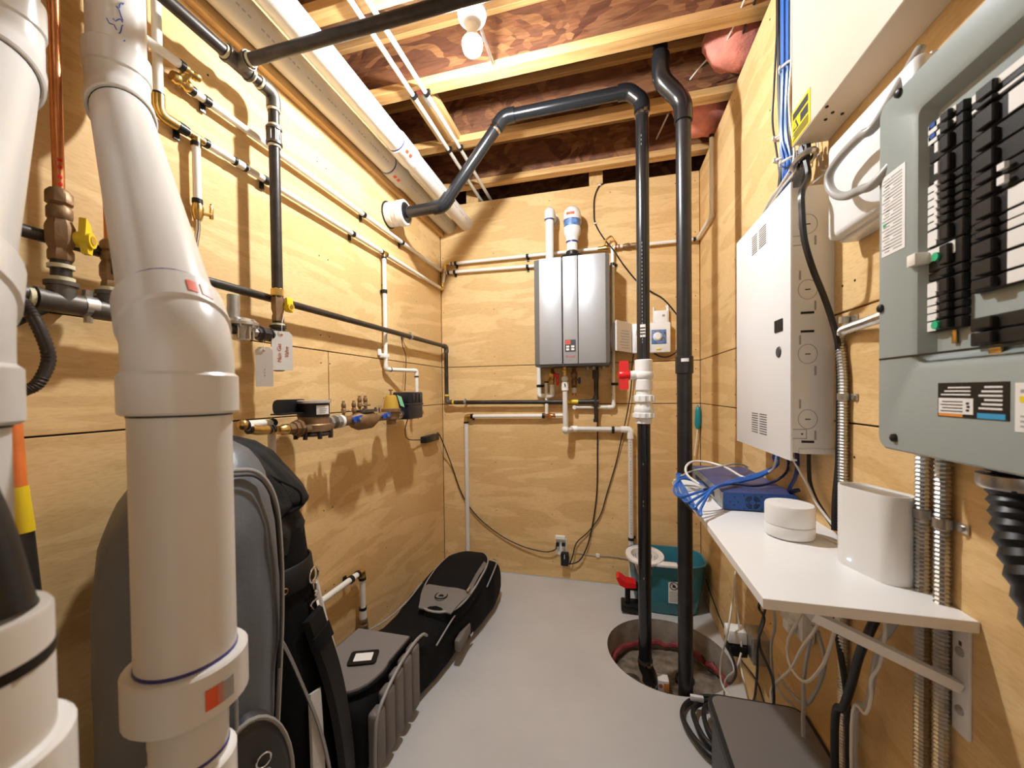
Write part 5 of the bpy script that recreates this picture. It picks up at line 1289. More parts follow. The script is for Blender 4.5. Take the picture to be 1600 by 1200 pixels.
# rows of breakers
def breaker(yc, w, z0, z1, look, side):
    """side +1: handle towards the centre is at smaller Y"""
    h = z1-z0
    b = MB().box((XI-0.010, yc-w/2, z0+0.0007), (XI+0.006, yc+w/2, z1-0.0007), 0.0015, seg=1); br = b.build('breaker', 'black_plastic', ep, smooth=False)
    tc_ = yc-w*0.12 if side > 0 else yc+w*0.22
    MB().box((XI-0.017, tc_-w*0.13, z0+h*0.12), (XI-0.008, tc_+w*0.13, z1-h*0.12), 0.0015, seg=1).build('toggle', 'sticker_black', br, smooth=False)
    if 'm' in look:
        MB().box((XI-0.019, yc+side*w*0.05-w*0.05, z0+h*0.25), (XI-0.014, yc+side*w*0.05+w*0.05, z1-h*0.25)).build('toggle_mark', 'paper', br, smooth=False)
    if 'w' in look:
        l0, l1 = (yc+w*0.22, yc+w*0.5) if side > 0 else (yc-w*0.42, yc-w*0.04)
        MB().box((XI-0.0112, l0, z0+h*0.08), (XI-0.0098, l1, z1-h*0.08), 0.0004, seg=1).build('number_label', 'paper', br, smooth=False)
    if 'W' in look:
        MB().box((XI-0.0112, yc-w*0.32, z0+h*0.45), (XI-0.0098, yc+w*0.48, z1-h*0.06), 0.0004, seg=1).build('white_strip', 'paper', br, smooth=False)
    if 'b' in look:
        MB().box((XI-0.0122, yc+side*w*0.34-0.005, z1-h*0.45), (XI-0.0098, yc+side*w*0.34+0.004, z1-h*0.05)).build('blue_button', 'blue_plastic', br, smooth=False)
    if 'g' in look:
        MB().cyl((XI-0.012, yc+side*w*0.05, (z0+z1)/2), (XI-0.020, yc+side*w*0.05, (z0+z1)/2), min(h*0.38, 0.0065), 12).build('green_dot', 'green_dot', br)
    if 'h' in look:
        MB().box((XI-0.030, yc+side*w*0.42, z0+h*0.4), (XI-0.008, yc+side*w*0.72, z1-h*0.1), 0.002).build('white_block', 'manila', br)
    return br
ycl, wl2 = (0.765+0.703)/2, 0.062
left_rows = [(196, 213, 'wWb'), (213, 229, 'wWb'), (229, 258, 'm'), (258, 291, 'm'), (291, 303, 'wm'), (303, 314, 'wm'), (314, 326, 'wm'), (326, 338, 'wm'), (338, 349, 'wm'), (349, 361, 'wm'), (361, 389, 'wm'), (389, 427, 'hWg'), (427, 441, ''), (441, 467, 'wm'), (467, 479, 'wm'), (479, 491, 'wm'), (491, 503, 'wm'), (503, 520, 'wg')]
zr = lambda y: 1.7136+(y-196)/(530-196)*(1.3805-1.7136)
for y0_, y1_, look in left_rows: breaker(ycl, wl2, zr(y1_), zr(y0_), look, 1)
MB().box((XI-0.004, ycl-0.012, zr(541)), (XI-0.002, ycl-0.004, zr(521)), 0.0005).build('metal_tab', 'brass', ep)
# right-hand column, larger double breakers
wr2 = 0.098; ycr = 0.6912-wr2/2
rows2 = [(0, 24, 'Wb'), (24, 34, 'W'), (34, 70, 'ww'), (70, 100, ''), (100, 132, ''), (132, 150, 'm'), (150, 172, 'm'), (172, 205, 'ww'), (205, 219, 'ww'), (219, 233, 'ww'), (233, 262, 'ww'), (262, 291, 'ww'), (291, 312, 'ww')]
zt2, zb2 = 1.7026+0.003, 1.4327
for y0_, y1_, look in rows2: breaker(ycr, wr2, zt2+(zb2-zt2)*y1_/312, zt2+(zb2-zt2)*y0_/312, look, -1)
z0_, z1_ = 1.36, 1.3999
for k in range(2): breaker(ycr, wr2, z0_+(z1_-z0_)*k/2, z0_+(z1_-z0_)*(k+1)/2, '', -1)
MB().box((XI-0.010, ycr+0.005, z0_-0.024), (XI-0.006, ycr+0.022, z0_), 0.001).build('lock_tab', 'brass', ep)
# directory and stickers
def sheet_on(name, mat, y0, y1, z0, z1, parent=ep, x=None):
    x = XF if x is None else x
    return MB().box((x-0.0008, y0, z0), (x+0.0005, y1, z1)).build(name, mat, parent, smooth=False)
d_ = sheet_on('directory_card', 'paper', 0.790, 0.846, 1.536, 1.676)
m = MB()
for k in range(24):
    z_ = 1.542+0.0054*k
    m.box((XF-0.0012, 0.797, z_), (XF-0.0008, 0.797+0.020+0.006*((k*7) % 4), z_+0.0018)); m.box((XF-0.0012, 0.826, z_), (XF-0.0008, 0.838+0.003*((k*5) % 3), z_+0.0018))
m.build('directory_rules', 'ink_grey', d_); MB().box((XF-0.0013, 0.835, 1.588), (XF-0.0008, 0.842, 1.593)).build('green_mark', 'green_dot', d_)
s_ = sheet_on('warning_sticker', 'sticker_black', 0.616, 0.722, 1.262, 1.311)
for nm, mt, y0, y1, z0, z1 in (('white_box', 'paper', 0.664, 0.720, 1.267, 1.289), ('orange_bar', 'sticker_orange', 0.680, 0.720, 1.263, 1.267), ('blue_box', 'sticker_blue', 0.620, 0.658, 1.263, 1.270)):
    MB().box((XF-0.0013, y0, z0), (XF-0.0007, y1, z1)).build(nm, mt, s_, smooth=False)
m = MB()
for k in range(3): m.box((XF-0.0013, 0.668, 1.293+0.005*k), (XF-0.0007, 0.716-0.006*k, 1.295+0.005*k))
for k in range(6): m.box((XF-0.0013, 0.624, 1.275+0.0056*k), (XF-0.0007, 0.656-0.004*(k % 3), 1.2775+0.0056*k))
m.build('white_print', 'paper', s_)
m = MB()
for k in range(4): m.box((XF-0.0018, 0.680, 1.270+0.0045*k), (XF-0.0012, 0.716-0.003*(k % 2), 1.2712+0.0045*k))
for k, (dy, dz) in enumerate(((0.672, 1.282), (0.671, 1.2775), (0.672, 1.2725))): m.box((XF-0.0018, dy-0.002, dz-0.0015), (XF-0.0012, dy+0.002, dz+0.0015))
m.build('black_print', 'ink', s_)
s_ = sheet_on('rating_label', 'paper', 0.50, 0.609, 1.250, 1.309)
MB().box((XF-0.0013, 0.56, 1.286), (XF-0.0007, 0.603, 1.293)).build('yellow_box', 'sticker_yellow', s_, smooth=False)
m = MB()
for k in range(3): m.box((XF-0.0013, 0.55, 1.256+0.006*k), (XF-0.0007, 0.602, 1.258+0.006*k))
m.box((XF-0.0013, 0.55, 1.297), (XF-0.0007, 0.602, 1.301)); m.build('label_print', 'ink_grey', s_)

# ---------------------------------------------------------------- white structured wiring cabinet
XC = W-0.100
cy0, cy1, cz0, cz1 = 1.178, 1.617, 1.115, 1.845
wc = thing('wiring_cabinet', 'white metal wiring cabinet with slotted cover mounted on the right wall', 'cabinet', (W-0.05, (cy0+cy1)/2, cz0))
MB().box((XC+0.004, cy0+0.012, cz0+0.02), (W, cy1-0.012, cz1-0.012), 0.001).build('body', 'cab_side', wc, smooth=False)
MB().box((XC+0.02, cy0+0.008, cz0+0.018), (W, cy1-0.008, cz0+0.032), 0.001).build('bottom_lip', 'cab_side', wc, smooth=False)
m = MB().box((XC-0.004, cy0, cz0), (XC+0.003, cy1, cz1), 0.003); m.box((XC-0.004, cy0, cz0), (XC+0.012, cy1, cz0+0.004), 0.001); m.build('cover', 'white_paint', wc)
def slots(ya_, yb_, z0, z1, n):
    m = MB()
    for k in range(n):
        z = z0+(z1-z0)*k/(n-1); m.box((XC-0.0046, ya_, z), (XC-0.003, yb_, z+0.0028))
    o_ = m.build('vent_slots', 'charcoal', wc); return o_
for (pa, pb) in (((1.6581, 1.4555, 1.7972), (1.6581, 1.4101, 1.8066)), ((1.6581, 1.3939, 1.8002), (1.6581, 1.3379, 1.7972))):
    slots(pb[1], pa[1], 1.745, 1.80, 9)
for (pa, pb) in (((1.6581, 1.4581, 1.1945), (1.6581, 1.407, 1.1574)), ((1.6581, 1.3906, 1.1997), (1.6581, 1.3346, 1.1654))):
    slots(pb[1], pa[1], 1.165, 1.225, 9)
pj = (1.6581, 1.2481, 1.4814)
MB().rrect((XC-0.004, pj[1], pj[2]), (0, 1, 0), (0, 0, 1), 0.052, 0.034, 0.002, (-0.002, 0, 0)).build('latch', 'sticker_black', wc)
pj = (1.6581, 1.2482, 1.4082)
MB().lathe((XC-0.004, pj[1], pj[2]), (-1, 0, 0), [(0.016, 0), (0.014, 0.003), (0.006, 0.004)], 16).build('lock', 'charcoal', wc)
YS_ = cy0+0.0116
m = MB()
for (px, py, w_, h_) in ():
    pass
def side_mark(px0, px1, pz0, pz1, nm='slot', mat='sticker_black'):
    return MB().box((px0, YS_-0.0006, pz0), (px1, YS_+0.001, pz1)).build(nm, mat, wc, smooth=False)
for p, q in (((1.6864, 1.19, 1.5041), (1.7167, 1.19, 1.5022)), ((1.6864, 1.19, 1.4553), (1.7167, 1.19, 1.4538)), ((1.688, 1.19, 1.1649), (1.7169, 1.19, 1.1655))):
    side_mark(p[0], q[0], p[2]-0.003, p[2]+0.003)
for p in ((1.6849, 1.19, 1.6031), (1.7195, 1.19, 1.522), (1.685, 1.19, 1.4335), (1.7197, 1.19, 1.3518), (1.685, 1.19, 1.2648), (1.7198, 1.19, 1.1824), (1.7194, 1.19, 1.6913)):
    side_mark(p[0]-0.002, p[0]+0.002, p[2]-0.012, p[2]+0.012, 'louvre', 'ink_grey')
for p in ((1.7022, 1.19, 1.7347), (1.7023, 1.19, 1.5649), (1.7024, 1.19, 1.3959), (1.7025, 1.19, 1.2243)):
    P = [(p[0]+0.0215*cos(2*pi*k/32), YS_, p[2]+0.0255*sin(2*pi*k/32)) for k in range(32)]
    MB().tube(P, 0.0007, 5, closed=True).build('knockout', 'ink_grey', wc)
    side_mark(p[0]-0.006, p[0]+0.006, p[2]-0.0012, p[2]+0.0012, 'knockout_slot')
for p in ((1.682, 1.19, 1.6937), (1.6836, 1.19, 1.1852)):
    P = [(p[0]+a_, YS_, p[2]+b_2) for a_, b_2 in ((-0.016, 0.012), (0.016, 0.012), (0.016, -0.012), (-0.016, -0.012))]
    MB().tube(P, 0.0007, 5, closed=True).build('tab_outline', 'ink', wc); side_mark(p[0]+0.004, p[0]+0.008, p[2]-0.002, p[2]+0.002, 'tab_hole')

# ---------------------------------------------------------------- beige metal box in the top corner and white box under it
XB = W-0.08
bb = thing('beige_box', 'tall beige metal enclosure with a yellow warning sticker high on the right wall', 'enclosure', (W-0.04, 0.85, 1.958))
MB().box((XB+0.001, 0.40, 1.958), (W, 1.222, 2.735), 0.002, seg=1).build('shell', 'beige_paint', bb, smooth=False)
MB().box((XB-0.002, 0.395, 1.956), (XB+0.004, 1.225, 2.735), 0.0015, seg=1).build('front_cover', 'beige_paint', bb, smooth=False)
for p in ((1.7129, 1.097, 1.958), (1.6894, 1.0712, 1.958), (1.7376, 1.1083, 1.958), (1.7097, 1.1207, 1.958)): MB().cyl((p[0], p[1], 1.9555), (p[0], p[1], 1.9585), 0.0035, 8).build('screw_hole', 'sticker_black', bb)

ya_, yb_ = 1.222, 1.1246
st = MB().box((XB-0.0032, yb_, 1.960), (XB-0.0018, ya_, 2.045)).build('warning_sticker', 'sticker_yellow', bb, smooth=False)
def tri(cy, cz, s, m): m.prism([(XB-0.0032, cy-s, cz-s*0.8), (XB-0.0032, cy+s, cz-s*0.8), (XB-0.0032, cy, cz+s)], (-0.0006, 0, 0))
m = MB(); hy = (ya_-yb_)
m.box((XB-0.0038, yb_+0.1*hy, 2.020), (XB-0.0032, ya_-0.08*hy, 2.038))
for k in range(5): m.box((XB-0.0038, yb_+0.08*hy, 1.965+0.0045*k), (XB-0.0032, ya_-(0.06+0.05*(k % 3))*hy, 1.9672+0.0045*k))
m.build('printed_lines', 'ink', st)
m = MB(); m.prism([(XB-0.0032, yb_+0.60*hy, 1.990), (XB-0.0032, yb_+0.92*hy, 1.990), (XB-0.0032, yb_+0.76*hy, 2.017)], (-0.0006, 0, 0)); m.box((XB-0.0038, yb_+0.1*hy, 1.992), (XB-0.0032, yb_+0.5*hy, 2.014)); m.build('hazard_sign', 'ink', st)
MB().prism([(XB-0.0038, yb_+0.68*hy, 1.993), (XB-0.0038, yb_+0.84*hy, 1.993), (XB-0.0038, yb_+0.76*hy, 2.008)], (-0.0005, 0, 0)).build('hazard_centre', 'sticker_yellow', st, smooth=False)
XJ = W-0.062
jy0, jy1 = 0.82, 1.0966
jz0, jz1 = 1.6498, 1.873
jb = thing('junction_box', 'white plastic junction box half hidden behind the grey breaker panel', 'junction box', (W-0.03, (jy0+jy1)/2, jz0))
MB().box((XJ, jy0, jz0), (XJ+0.03, jy1, jz1), 0.014, seg=3).build('lid', 'white_plastic', jb)
MB().box((XJ+0.024, jy0+0.004, jz0-0.004), (W, jy1-0.004, jz1+0.0), 0.004).build('base', 'white_plastic', jb)
cable('cable', 'thick grey cable looping over the white junction box', [(W-0.03, 0.86, jz1+0.03), (1.6721, 0.8634, 1.7882), (1.6621, 0.8941, 1.784), (1.6621, 0.9566, 1.783), (1.6621, 0.9993, 1.7707), (1.6621, 1.0017, 1.7445), (1.6621, 0.9796, 1.7159), (1.6621, 0.9408, 1.6931), (1.6621, 0.8936, 1.6825), (1.6671, 0.8538, 1.6791), (W-0.06, 0.80, 1.74)], 0.0085, 'cable_grey', seg=10)

# ---------------------------------------------------------------- flexible metal conduits
def conduit(label, pts, straps, r=0.0105, group='flexible metal conduits on the right wall', strap_dir=(0, -1, 0)):
    o = thing('metal_conduit', label, 'conduit', V(pts[-1]), group)
    P0_ = fillet(pts, 0.12, 10); P = []
    step = 0.0038; L_ = 0; 
    # resample evenly
    seglen = [(P0_[i+1]-P0_[i]).length for i in range(len(P0_)-1)]; tot = sum(seglen); n = int(tot/step); acc = 0; i = 0
    for k in range(n+1):
        t = tot*k/n
        while i < len(seglen)-1 and acc+seglen[i] < t: acc += seglen[i]; i += 1
        P.append(P0_[i].lerp(P0_[i+1], min(1, (t-acc)/seglen[i])))
    m = MB().tube(P, [r+(0.0013 if k % 2 else -0.0016) for k in range(len(P))], 10); m.sharp = 12; m.build('spiral_tube', 'galv', o)
    for s_ in straps:
        p = V(s_); m = MB().cyl(p-V((0, 0, 0.008)), p+V((0, 0, 0.008)), r+0.0022, 14); d = V(strap_dir)
        m.box((W-0.004, p.y+d.y*0.002, p.z-0.008), (W-0.001, p.y+d.y*0.036, p.z+0.008), 0.001); m.cyl((W-0.004, p.y+d.y*0.026, p.z), (W-0.008, p.y+d.y*0.026, p.z), 0.005, 8)
        m.build('strap', 'galv', o)
    return o
xk = W-0.0125
c1 = conduit('metal conduit curving from the breaker panel and dropping behind the white tower', [(1.7121, 0.9098, 1.4445), (1.7321, 0.9813, 1.4475), (xk, 1.15, 1.4452+.0), (xk, 1.1252, 1.35), (xk, 1.1252, 0.0)], [(xk, 1.1252, 1.2839), (xk, 1.1252, 1.47)])
ZE = ZB+0.02
c2 = conduit('left one of two metal conduits dropping from the panel behind the shelf end', [(xk, 0.878, ZE+0.03), (xk, 0.878, 0.0)], [(xk, 0.878, 1.0737)])
c3 = conduit('right one of two metal conduits dropping from the panel behind the shelf end', [(xk, 0.834, ZE), (xk, 0.834, 0.0)], [(xk, 0.834, 1.071)])
# large black flexible conduit at the picture edge
pts = [(W-0.05, 0.666, ZB+0.01), (W-0.05, 0.662, ZB-0.03), (W-0.052, 0.645, ZB-0.10), (W-0.055, 0.60, ZB-0.2), (W-0.06, 0.54, ZB-0.32)]
P = smooth_path(pts, 9); o = thing('black_conduit', 'fat ribbed black conduit leaving the bottom of the breaker panel', 'conduit', pts[-1])
MB().tube(P, [0.026+0.0022*(1 if k % 2 else -1) for k in range(len(P))], 16).build('ribbed_tube', 'black_plastic', o)
MB().lathe((W-0.05, 0.667, ZB-0.028), (0, 0, 1), [(0.031, 0), (0.033, 0.004), (0.033, 0.018), (0.024, 0.02), (0.024, 0.03)], 16).build('connector', 'galv', o)

# ---------------------------------------------------------------- white wall shelf and what stands on it
ZS = 0.932
sy0, sy1, sx = 0.780, 1.752, 1.459
sh = thing('wall_shelf', 'white melamine wall shelf carrying network gear on the right wall', 'shelf', (W-0.15, (sy0+sy1)/2, ZS-0.02))
bd = MB().box((sx, sy0, ZS-0.019), (W-0.001, sy1, ZS), 0.0008, seg=1).build('board', 'melamine', sh, smooth=False)
MB().box((sx-0.0006, sy0-0.0006, ZS-0.0186), (W-0.001, sy0+0.0004, ZS-0.0004)).build('edge_band', 'melamine_edge', sh, smooth=False)
def bracket(yc):
    b = thing('shelf_bracket', 'white folded steel bracket under the %s end of the shelf' % ('near' if yc < 1 else 'far'), 'bracket', (W-0.01, yc, 0.72), 'white steel shelf brackets')
    zl_ = 0.7261
    MB().box((W-0.005, yc-0.016, zl_), (W, yc+0.016, ZS-0.0195), 0.0015).build('wall_leg', 'white_paint', b)
    MB().box((W-0.25, yc-0.016, ZS-0.0235), (W, yc+0.016, ZS-0.0195), 0.0015).build('shelf_leg', 'white_paint', b)
    a_, c_ = V((W-0.215, yc, ZS-0.026)), V((W-0.006, yc, 0.815))
    d = (c_-a_).normalized(); n_ = V((0, 1, 0)).cross(d)
    m = MB().prism([a_-V((0, 0.011, 0)), a_+V((0, 0.011, 0)), c_+V((0, 0.011, 0)), c_-V((0, 0.011, 0))], n_*0.016); m.build('brace', 'white_paint', b)
    for z in (0.8647, 0.7661):
        MB().lathe((W-0.005, yc, z), (-1, 0, 0), [(0.008, 0), (0.0075, 0.002), (0.003, 0.003)], 12).build('screw', 'zinc', b)
    MB().box((W-0.0052, yc-0.003, 0.8625+0.012), (W-0.0046, yc+0.003, 0.8625+0.02)).build('slot', 'charcoal', b)
bracket(0.8088); bracket(1.70)
# blue network switch
sw = thing('network_switch', 'long blue rack network switch lying on the far half of the shelf', 'network switch', (1.65, 1.55, ZS+0.002))
kx0, kx1, ky0, ky1, kz0, kz1 = 1.537, 1.735, 1.330, 1.775, ZS+0.003, ZS+0.056
MB().box((kx0+0.002, ky0, kz0), (kx1, ky1, kz1), 0.001, seg=1).build('case', 'switch_blue', sw, smooth=False)
MB().box((kx0+0.001, ky0-0.0012, kz0), (kx1, ky0+0.001, kz1-0.001)).build('side_plate', 'switch_face', sw, smooth=False)
MB().box((kx0, ky0+0.002, kz0+0.002), (kx0+0.004, ky1-0.002, kz1-0.003)).build('front_face', 'zinc', sw, smooth=False)
m = MB(); fx, fz = 1.6186, (kz0+kz1)/2-0.002
for rr_ in (0.010, 0.015, 0.0195):
    for k in range(4):
        a0 = k*pi/2+0.2; P = [(fx+rr_*cos(a0+t*1.17/6), ky0-0.0014, fz+rr_*sin(a0+t*1.17/6)) for t in range(7)]
        m.tube(P, 0.0013, 5)
m.build('fan_grille', 'sticker_black', sw)
m = MB()
for dx, dz in ((-0.024, 0.02), (0.024, 0.02), (-0.024, -0.02), (0.024, -0.02), (-0.05, 0.015), (-0.05, -0.01), (-0.062, 0.0), (-0.04, 0.0)): m.cyl((fx+dx, ky0-0.0018, fz+dz), (fx+dx, ky0-0.0008, fz+dz), 0.0022, 8)
m.build('case_screws', 'sticker_black', sw)
for k in range(12):
    MB().box((kx0-0.001, ky0+0.10+0.024*k, kz0+0.012), (kx0+0.001, ky0+0.118+0.024*k, kz0+0.028)).build('port', 'sticker_black', sw, smooth=False)
for yy in (ky0+0.03, ky1-0.03): 
    for xx in (kx0+0.03, kx1-0.03): MB().cyl((xx, yy, ZS), (xx, yy, ZS+0.004), 0.008, 10).build('foot', 'black_rubber', sw)
# round wifi puck
PC = (1.6371, 1.1308)
pk = thing('wifi_router', 'round white puck-shaped wifi router on the middle of the shelf', 'router', (PC[0], PC[1], ZS))
ph = 1.0169-ZS
m = MB(); m.lathe((PC[0], PC[1], ZS), (0, 0, 1), [(0.044, 0), (0.050, 0.003), (0.053, 0.007), (0.053, 0.031), (0.0525, 0.032)], 48); m.build('base', 'white_plastic', pk)
m = MB(); m.lathe((PC[0], PC[1], ZS+0.032), (0, 0, 1), [(0.0512, 0), (0.0512, 0.0015)], 48); m.build('light_gap', 'ink_grey', pk)
m = MB(); m.lathe((PC[0], PC[1], ZS+0.0335), (0, 0, 1), [(0.0525, 0), (0.053, 0.001), (0.053, ph-0.040), (0.051, ph-0.0355), (0.0, ph-0.0345)], 48); m.build('top', 'white_plastic', pk)
MB().cyl((PC[0]-0.02, PC[1]+0.008, ZS+ph-0.002), (PC[0]-0.02, PC[1]+0.008, ZS+ph-0.0003), 0.0025, 8).build('led_spot', 'paper', pk)
cable('cable', 'short white lead from the round router across the shelf', [(PC[0]+0.05, PC[1], ZS+0.012), (PC[0]+0.075, PC[1]-0.02, ZS+0.005), (PC[0]+0.09, PC[1]-0.045, ZS+0.004), (1.752, 1.10, ZS+0.004)], 0.003, 'cable_white')
# tower modem
TC = V((1.712, 0.944, ZS)); ta = V((1.6849, 1.0049, 0.932))-V((1.7217, 0.889, 0.932)); ta.z = 0; ta.normalize(); tb_ = V((-ta.y, ta.x, 0))
tw = thing('tower_modem', 'tall white oval tower modem standing at the near end of the shelf', 'modem', TC)
def oval(z, s, rr=0.030, L_=0.132, Wd=0.062):
    P = []
    for (u, v, a0) in ((1, 1, 0), (-1, 1, 90), (-1, -1, 180), (1, -1, 270)):
        for k in range(7):
            a = rad(a0+15*k); P.append(TC+V((0, 0, z))+ta*((u*(L_/2-rr)+cos(a)*rr)*s)+tb_*((v*(Wd/2-rr)+sin(a)*rr)*s))
    return P
def stack(loops, cap=True):
    n = len(loops[0]); m = MB(); fs = []
    for i in range(len(loops)-1):
        for k in range(n): fs.append((i*n+k, i*n+(k+1) % n, (i+1)*n+(k+1) % n, (i+1)*n+k))
    fs += [tuple(reversed(range(n))), tuple((len(loops)-1)*n+k for k in range(n))]
    m.add([p for L_ in loops for p in L_], fs); return m
TH = 0.168
stack([oval(0, 0.97), oval(0.002, 1.0), oval(TH-0.004, 1.0), oval(TH, 0.99), oval(TH, 0.955), oval(TH-0.006, 0.945)]).build('body', 'white_plastic', tw)
stack([oval(TH-0.0062, 0.94), oval(TH-0.0045, 0.94)]).build('top_mesh', 'zinc', tw)
stack([oval(0, 0.9), oval(0.003, 1.004)]).build('base_ring', 'white_paint', tw)
q = TC+tb_*(-0.0305 if (TC-tb_*0.03-V(CP)).length < (TC+tb_*0.03-V(CP)).length else 0.0305)+ta*0.022
m = MB(); m.box(q+V((-0.002, -0.004, 0.016)), q+V((0.0008, 0.004, 0.018))); m.build('led', 'led', tw)


# ---------------------------------------------------------------- bags on the floor by the left wall
def loft(rings, closed_ends=True):
    n = len(rings[0]); m = MB(); fs = []
    for i in range(len(rings)-1):
        for k in range(n): fs.append((i*n+k, i*n+(k+1) % n, (i+1)*n+(k+1) % n, (i+1)*n+k))
    if closed_ends: fs += [tuple(reversed(range(n))), tuple((len(rings)-1)*n+k for k in range(n))]
    m.add([p for r in rings for p in r], fs); m.sharp = 60
    return m
def lerp_tab(tab, t):
    for a, b in zip(tab, tab[1:]):
        if a[0] <= t <= b[0]:
            u = (t-a[0])/(b[0]-a[0]+1e-9); return [x+(y-x)*u for x, y in zip(a[1:], b[1:])]
    return list(tab[-1][1:])
def upright(tab, n, rows, fold, seed, expo=2.3):
    """tab rows: z, cx, cy, rx, ry"""
    R = []
    z0, z1 = tab[0][0], tab[-1][0]
    for i in range(rows+1):
        z = z0+(z1-z0)*i/rows; cx, cy, rx, ry = lerp_tab(tab, z); ring = []
        for k in range(n):
            a = 2*pi*k/n; c, s = cos(a), sin(a)
            ex = abs(c)**(2/expo)*(1 if c > 0 else -1); ey = abs(s)**(2/expo)*(1 if s > 0 else -1)
            d = noise.noise(Vector((c*1.7+seed, s*1.7, z*3.2)))*fold + noise.noise(Vector((c*4+seed, s*4, z*7)))*fold*0.45
            ring.append((cx+ex*(rx+d), cy+ey*(ry+d), z))
        R.append(ring)
    return R
def on_loft(tab, a, z, off=0.004, expo=2.3):
    cx, cy, rx, ry = lerp_tab(tab, z); c, s = cos(a), sin(a)
    ex = abs(c)**(2/expo)*(1 if c > 0 else -1); ey = abs(s)**(2/expo)*(1 if s > 0 else -1)
    return V((cx+ex*(rx+off), cy+ey*(ry+off), z))
def ring_obj(parent, c, u, v, r1, r2, name, mat, n=20):
    c, u, v = V(c), V(u).normalized(), V(v).normalized()
    return MB().tube([c+u*cos(2*pi*k/n)*r1+v*sin(2*pi*k/n)*r1 for k in range(n)], r2, 8, closed=True).build(name, mat, parent)
# 1. grey covered golf bag
GT = [(0.0, 0.31, 0.60, 0.13, 0.13), (0.10, 0.31, 0.60, 0.145, 0.14), (0.45, 0.30, 0.63, 0.145, 0.145), (0.80, 0.29, 0.665, 0.148, 0.148), (1.0, 0.285, 0.675, 0.145, 0.145), (1.10, 0.28, 0.69, 0.125, 0.125), (1.165, 0.27, 0.71, 0.085, 0.085), (1.20, 0.265, 0.72, 0.03, 0.03)]
gb = thing('golf_bag', 'grey leather covered golf bag standing behind the nearest thick white pipe', 'golf bag', (0.31, 0.60, 0))
loft(upright([r for r in GT if r[0] <= 0.45]+[], 40, 14, 0.008, 3.1)).build('lower_body', 'leather_dark', gb)
loft(upright([(0.44, 0.30, 0.63, 0.147, 0.147)]+[r for r in GT if r[0] > 0.45], 44, 26, 0.016, 1.3)).build('cover', 'leather_grey', gb)
def bag_line(tab, pts, r, name, mat, parent, off=0.012):
    P = smooth_path([on_loft(tab, rad(a), z, off) for a, z in pts], 6)
    return MB().tube(P, r, 8).build(name, mat, parent)
bag_line(GT, [(-20, 1.14), (10, 1.125), (26, 1.06), (30, 0.95), (31, 0.80), (34, 0.65), (33, 0.5), (30, 0.40)], 0.0055, 'piping', 'piping_grey', gb, 0.016)
bag_line(GT, [(-18, 1.13), (8, 1.115), (22, 1.05), (26, 0.95), (27, 0.80), (30, 0.66)], 0.003, 'seam', 'leather_dark', gb, 0.017)
bag_line(GT, [(-20, 0.90), (-14, 0.80), (-8, 0.6), (-7, 0.45)], 0.004, 'zipper', 'zinc', gb, 0.014)
# side pocket with a round grey rim
pc = V((0.455, 0.64, 0.45))
m = MB(); nn = V((0.86, -0.35, 0)).normalized(); uu = V((-nn.y, nn.x, 0))
def pocket_ring(s, o):
    return [pc+uu*(cos(2*pi*k/32)*0.085*s)+V((0, 0, 1))*(sin(2*pi*k/32)*0.175*s)+nn*o for k in range(32)]
loft([pocket_ring(1.0, -0.05), pocket_ring(1.0, 0.0), pocket_ring(0.96, 0.012), pocket_ring(0.8, 0.018)]).build('side_pocket', 'leather_dark', gb)
MB().tube(pocket_ring(0.99, 0.010), 0.005, 8, closed=True).build('pocket_piping', 'piping_grey', gb)
rc = pc+uu*0.02+V((0, 0, 0.085))+nn*0.026
ring_obj(gb, rc, uu, (0, 0, 1), 0.014, 0.002, 'zip_ring', 'chrome')
m = MB(); m.rrect(rc-V((0, 0, 0.052)), uu, (0, 0, 1), 0.030, 0.066, 0.014, nn*0.003); m.build('zip_tag', 'piping_grey', gb)
for k in range(3):
    P = [pc+uu*(-0.075+0.05*k)+V((0, 0, -0.17-0.02*(k == 1)))+nn*0.02, pc+uu*(-0.07+0.05*k)+V((0, 0, -0.45))+nn*0.03]
    MB().cyl(P[0], P[1], 0.024, 12).build('padded_rib', 'leather_grey', gb)
m = loft([[(0.14+0.07*cos(2*pi*k/24), 0.50+0.05*sin(2*pi*k/24), z) for k in range(24)] for z in (0.02, 0.1, 0.3, 0.36)]); m.build('ball_pocket', 'fabric_black', gb)
# 2. black hooded golf bag leaning behind it
BT = [(0.0, 0.29, 0.950, 0.118, 0.116), (0.20, 0.268, 0.965, 0.123, 0.119), (0.40, 0.240, 0.968, 0.122, 0.118), (0.60, 0.20, 0.962, 0.116, 0.114), (0.78, 0.175, 0.950, 0.118, 0.114), (0.90, 0.16, 0.945, 0.122, 0.118)]
bk = thing('golf_bag', 'black golf bag with mesh hood and metal rings leaning on the left wall', 'golf bag', (0.275, 0.955, 0))
loft(upright(BT, 40, 22, 0.007, 7.7, 2.2)).build('body', 'fabric_black', bk)
HT = [(0.84, 0.165, 0.935, 0.118, 0.108), (0.90, 0.16, 0.940, 0.126, 0.115), (0.945, 0.158, 0.925, 0.118, 0.100), (0.955, 0.157, 0.92, 0.126, 0.112), (0.98, 0.155, 0.928, 0.145, 0.135), (1.02, 0.153, 0.915, 0.142, 0.132), (1.08, 0.15, 0.885, 0.134, 0.120), (1.14, 0.15, 0.852, 0.115, 0.102), (1.175, 0.15, 0.83, 0.085, 0.075), (1.195, 0.15, 0.82, 0.03, 0.03)]
loft(upright(HT, 64, 52, 0.034, 12.4, 2.1)).build('hood', 'mesh_black', bk)
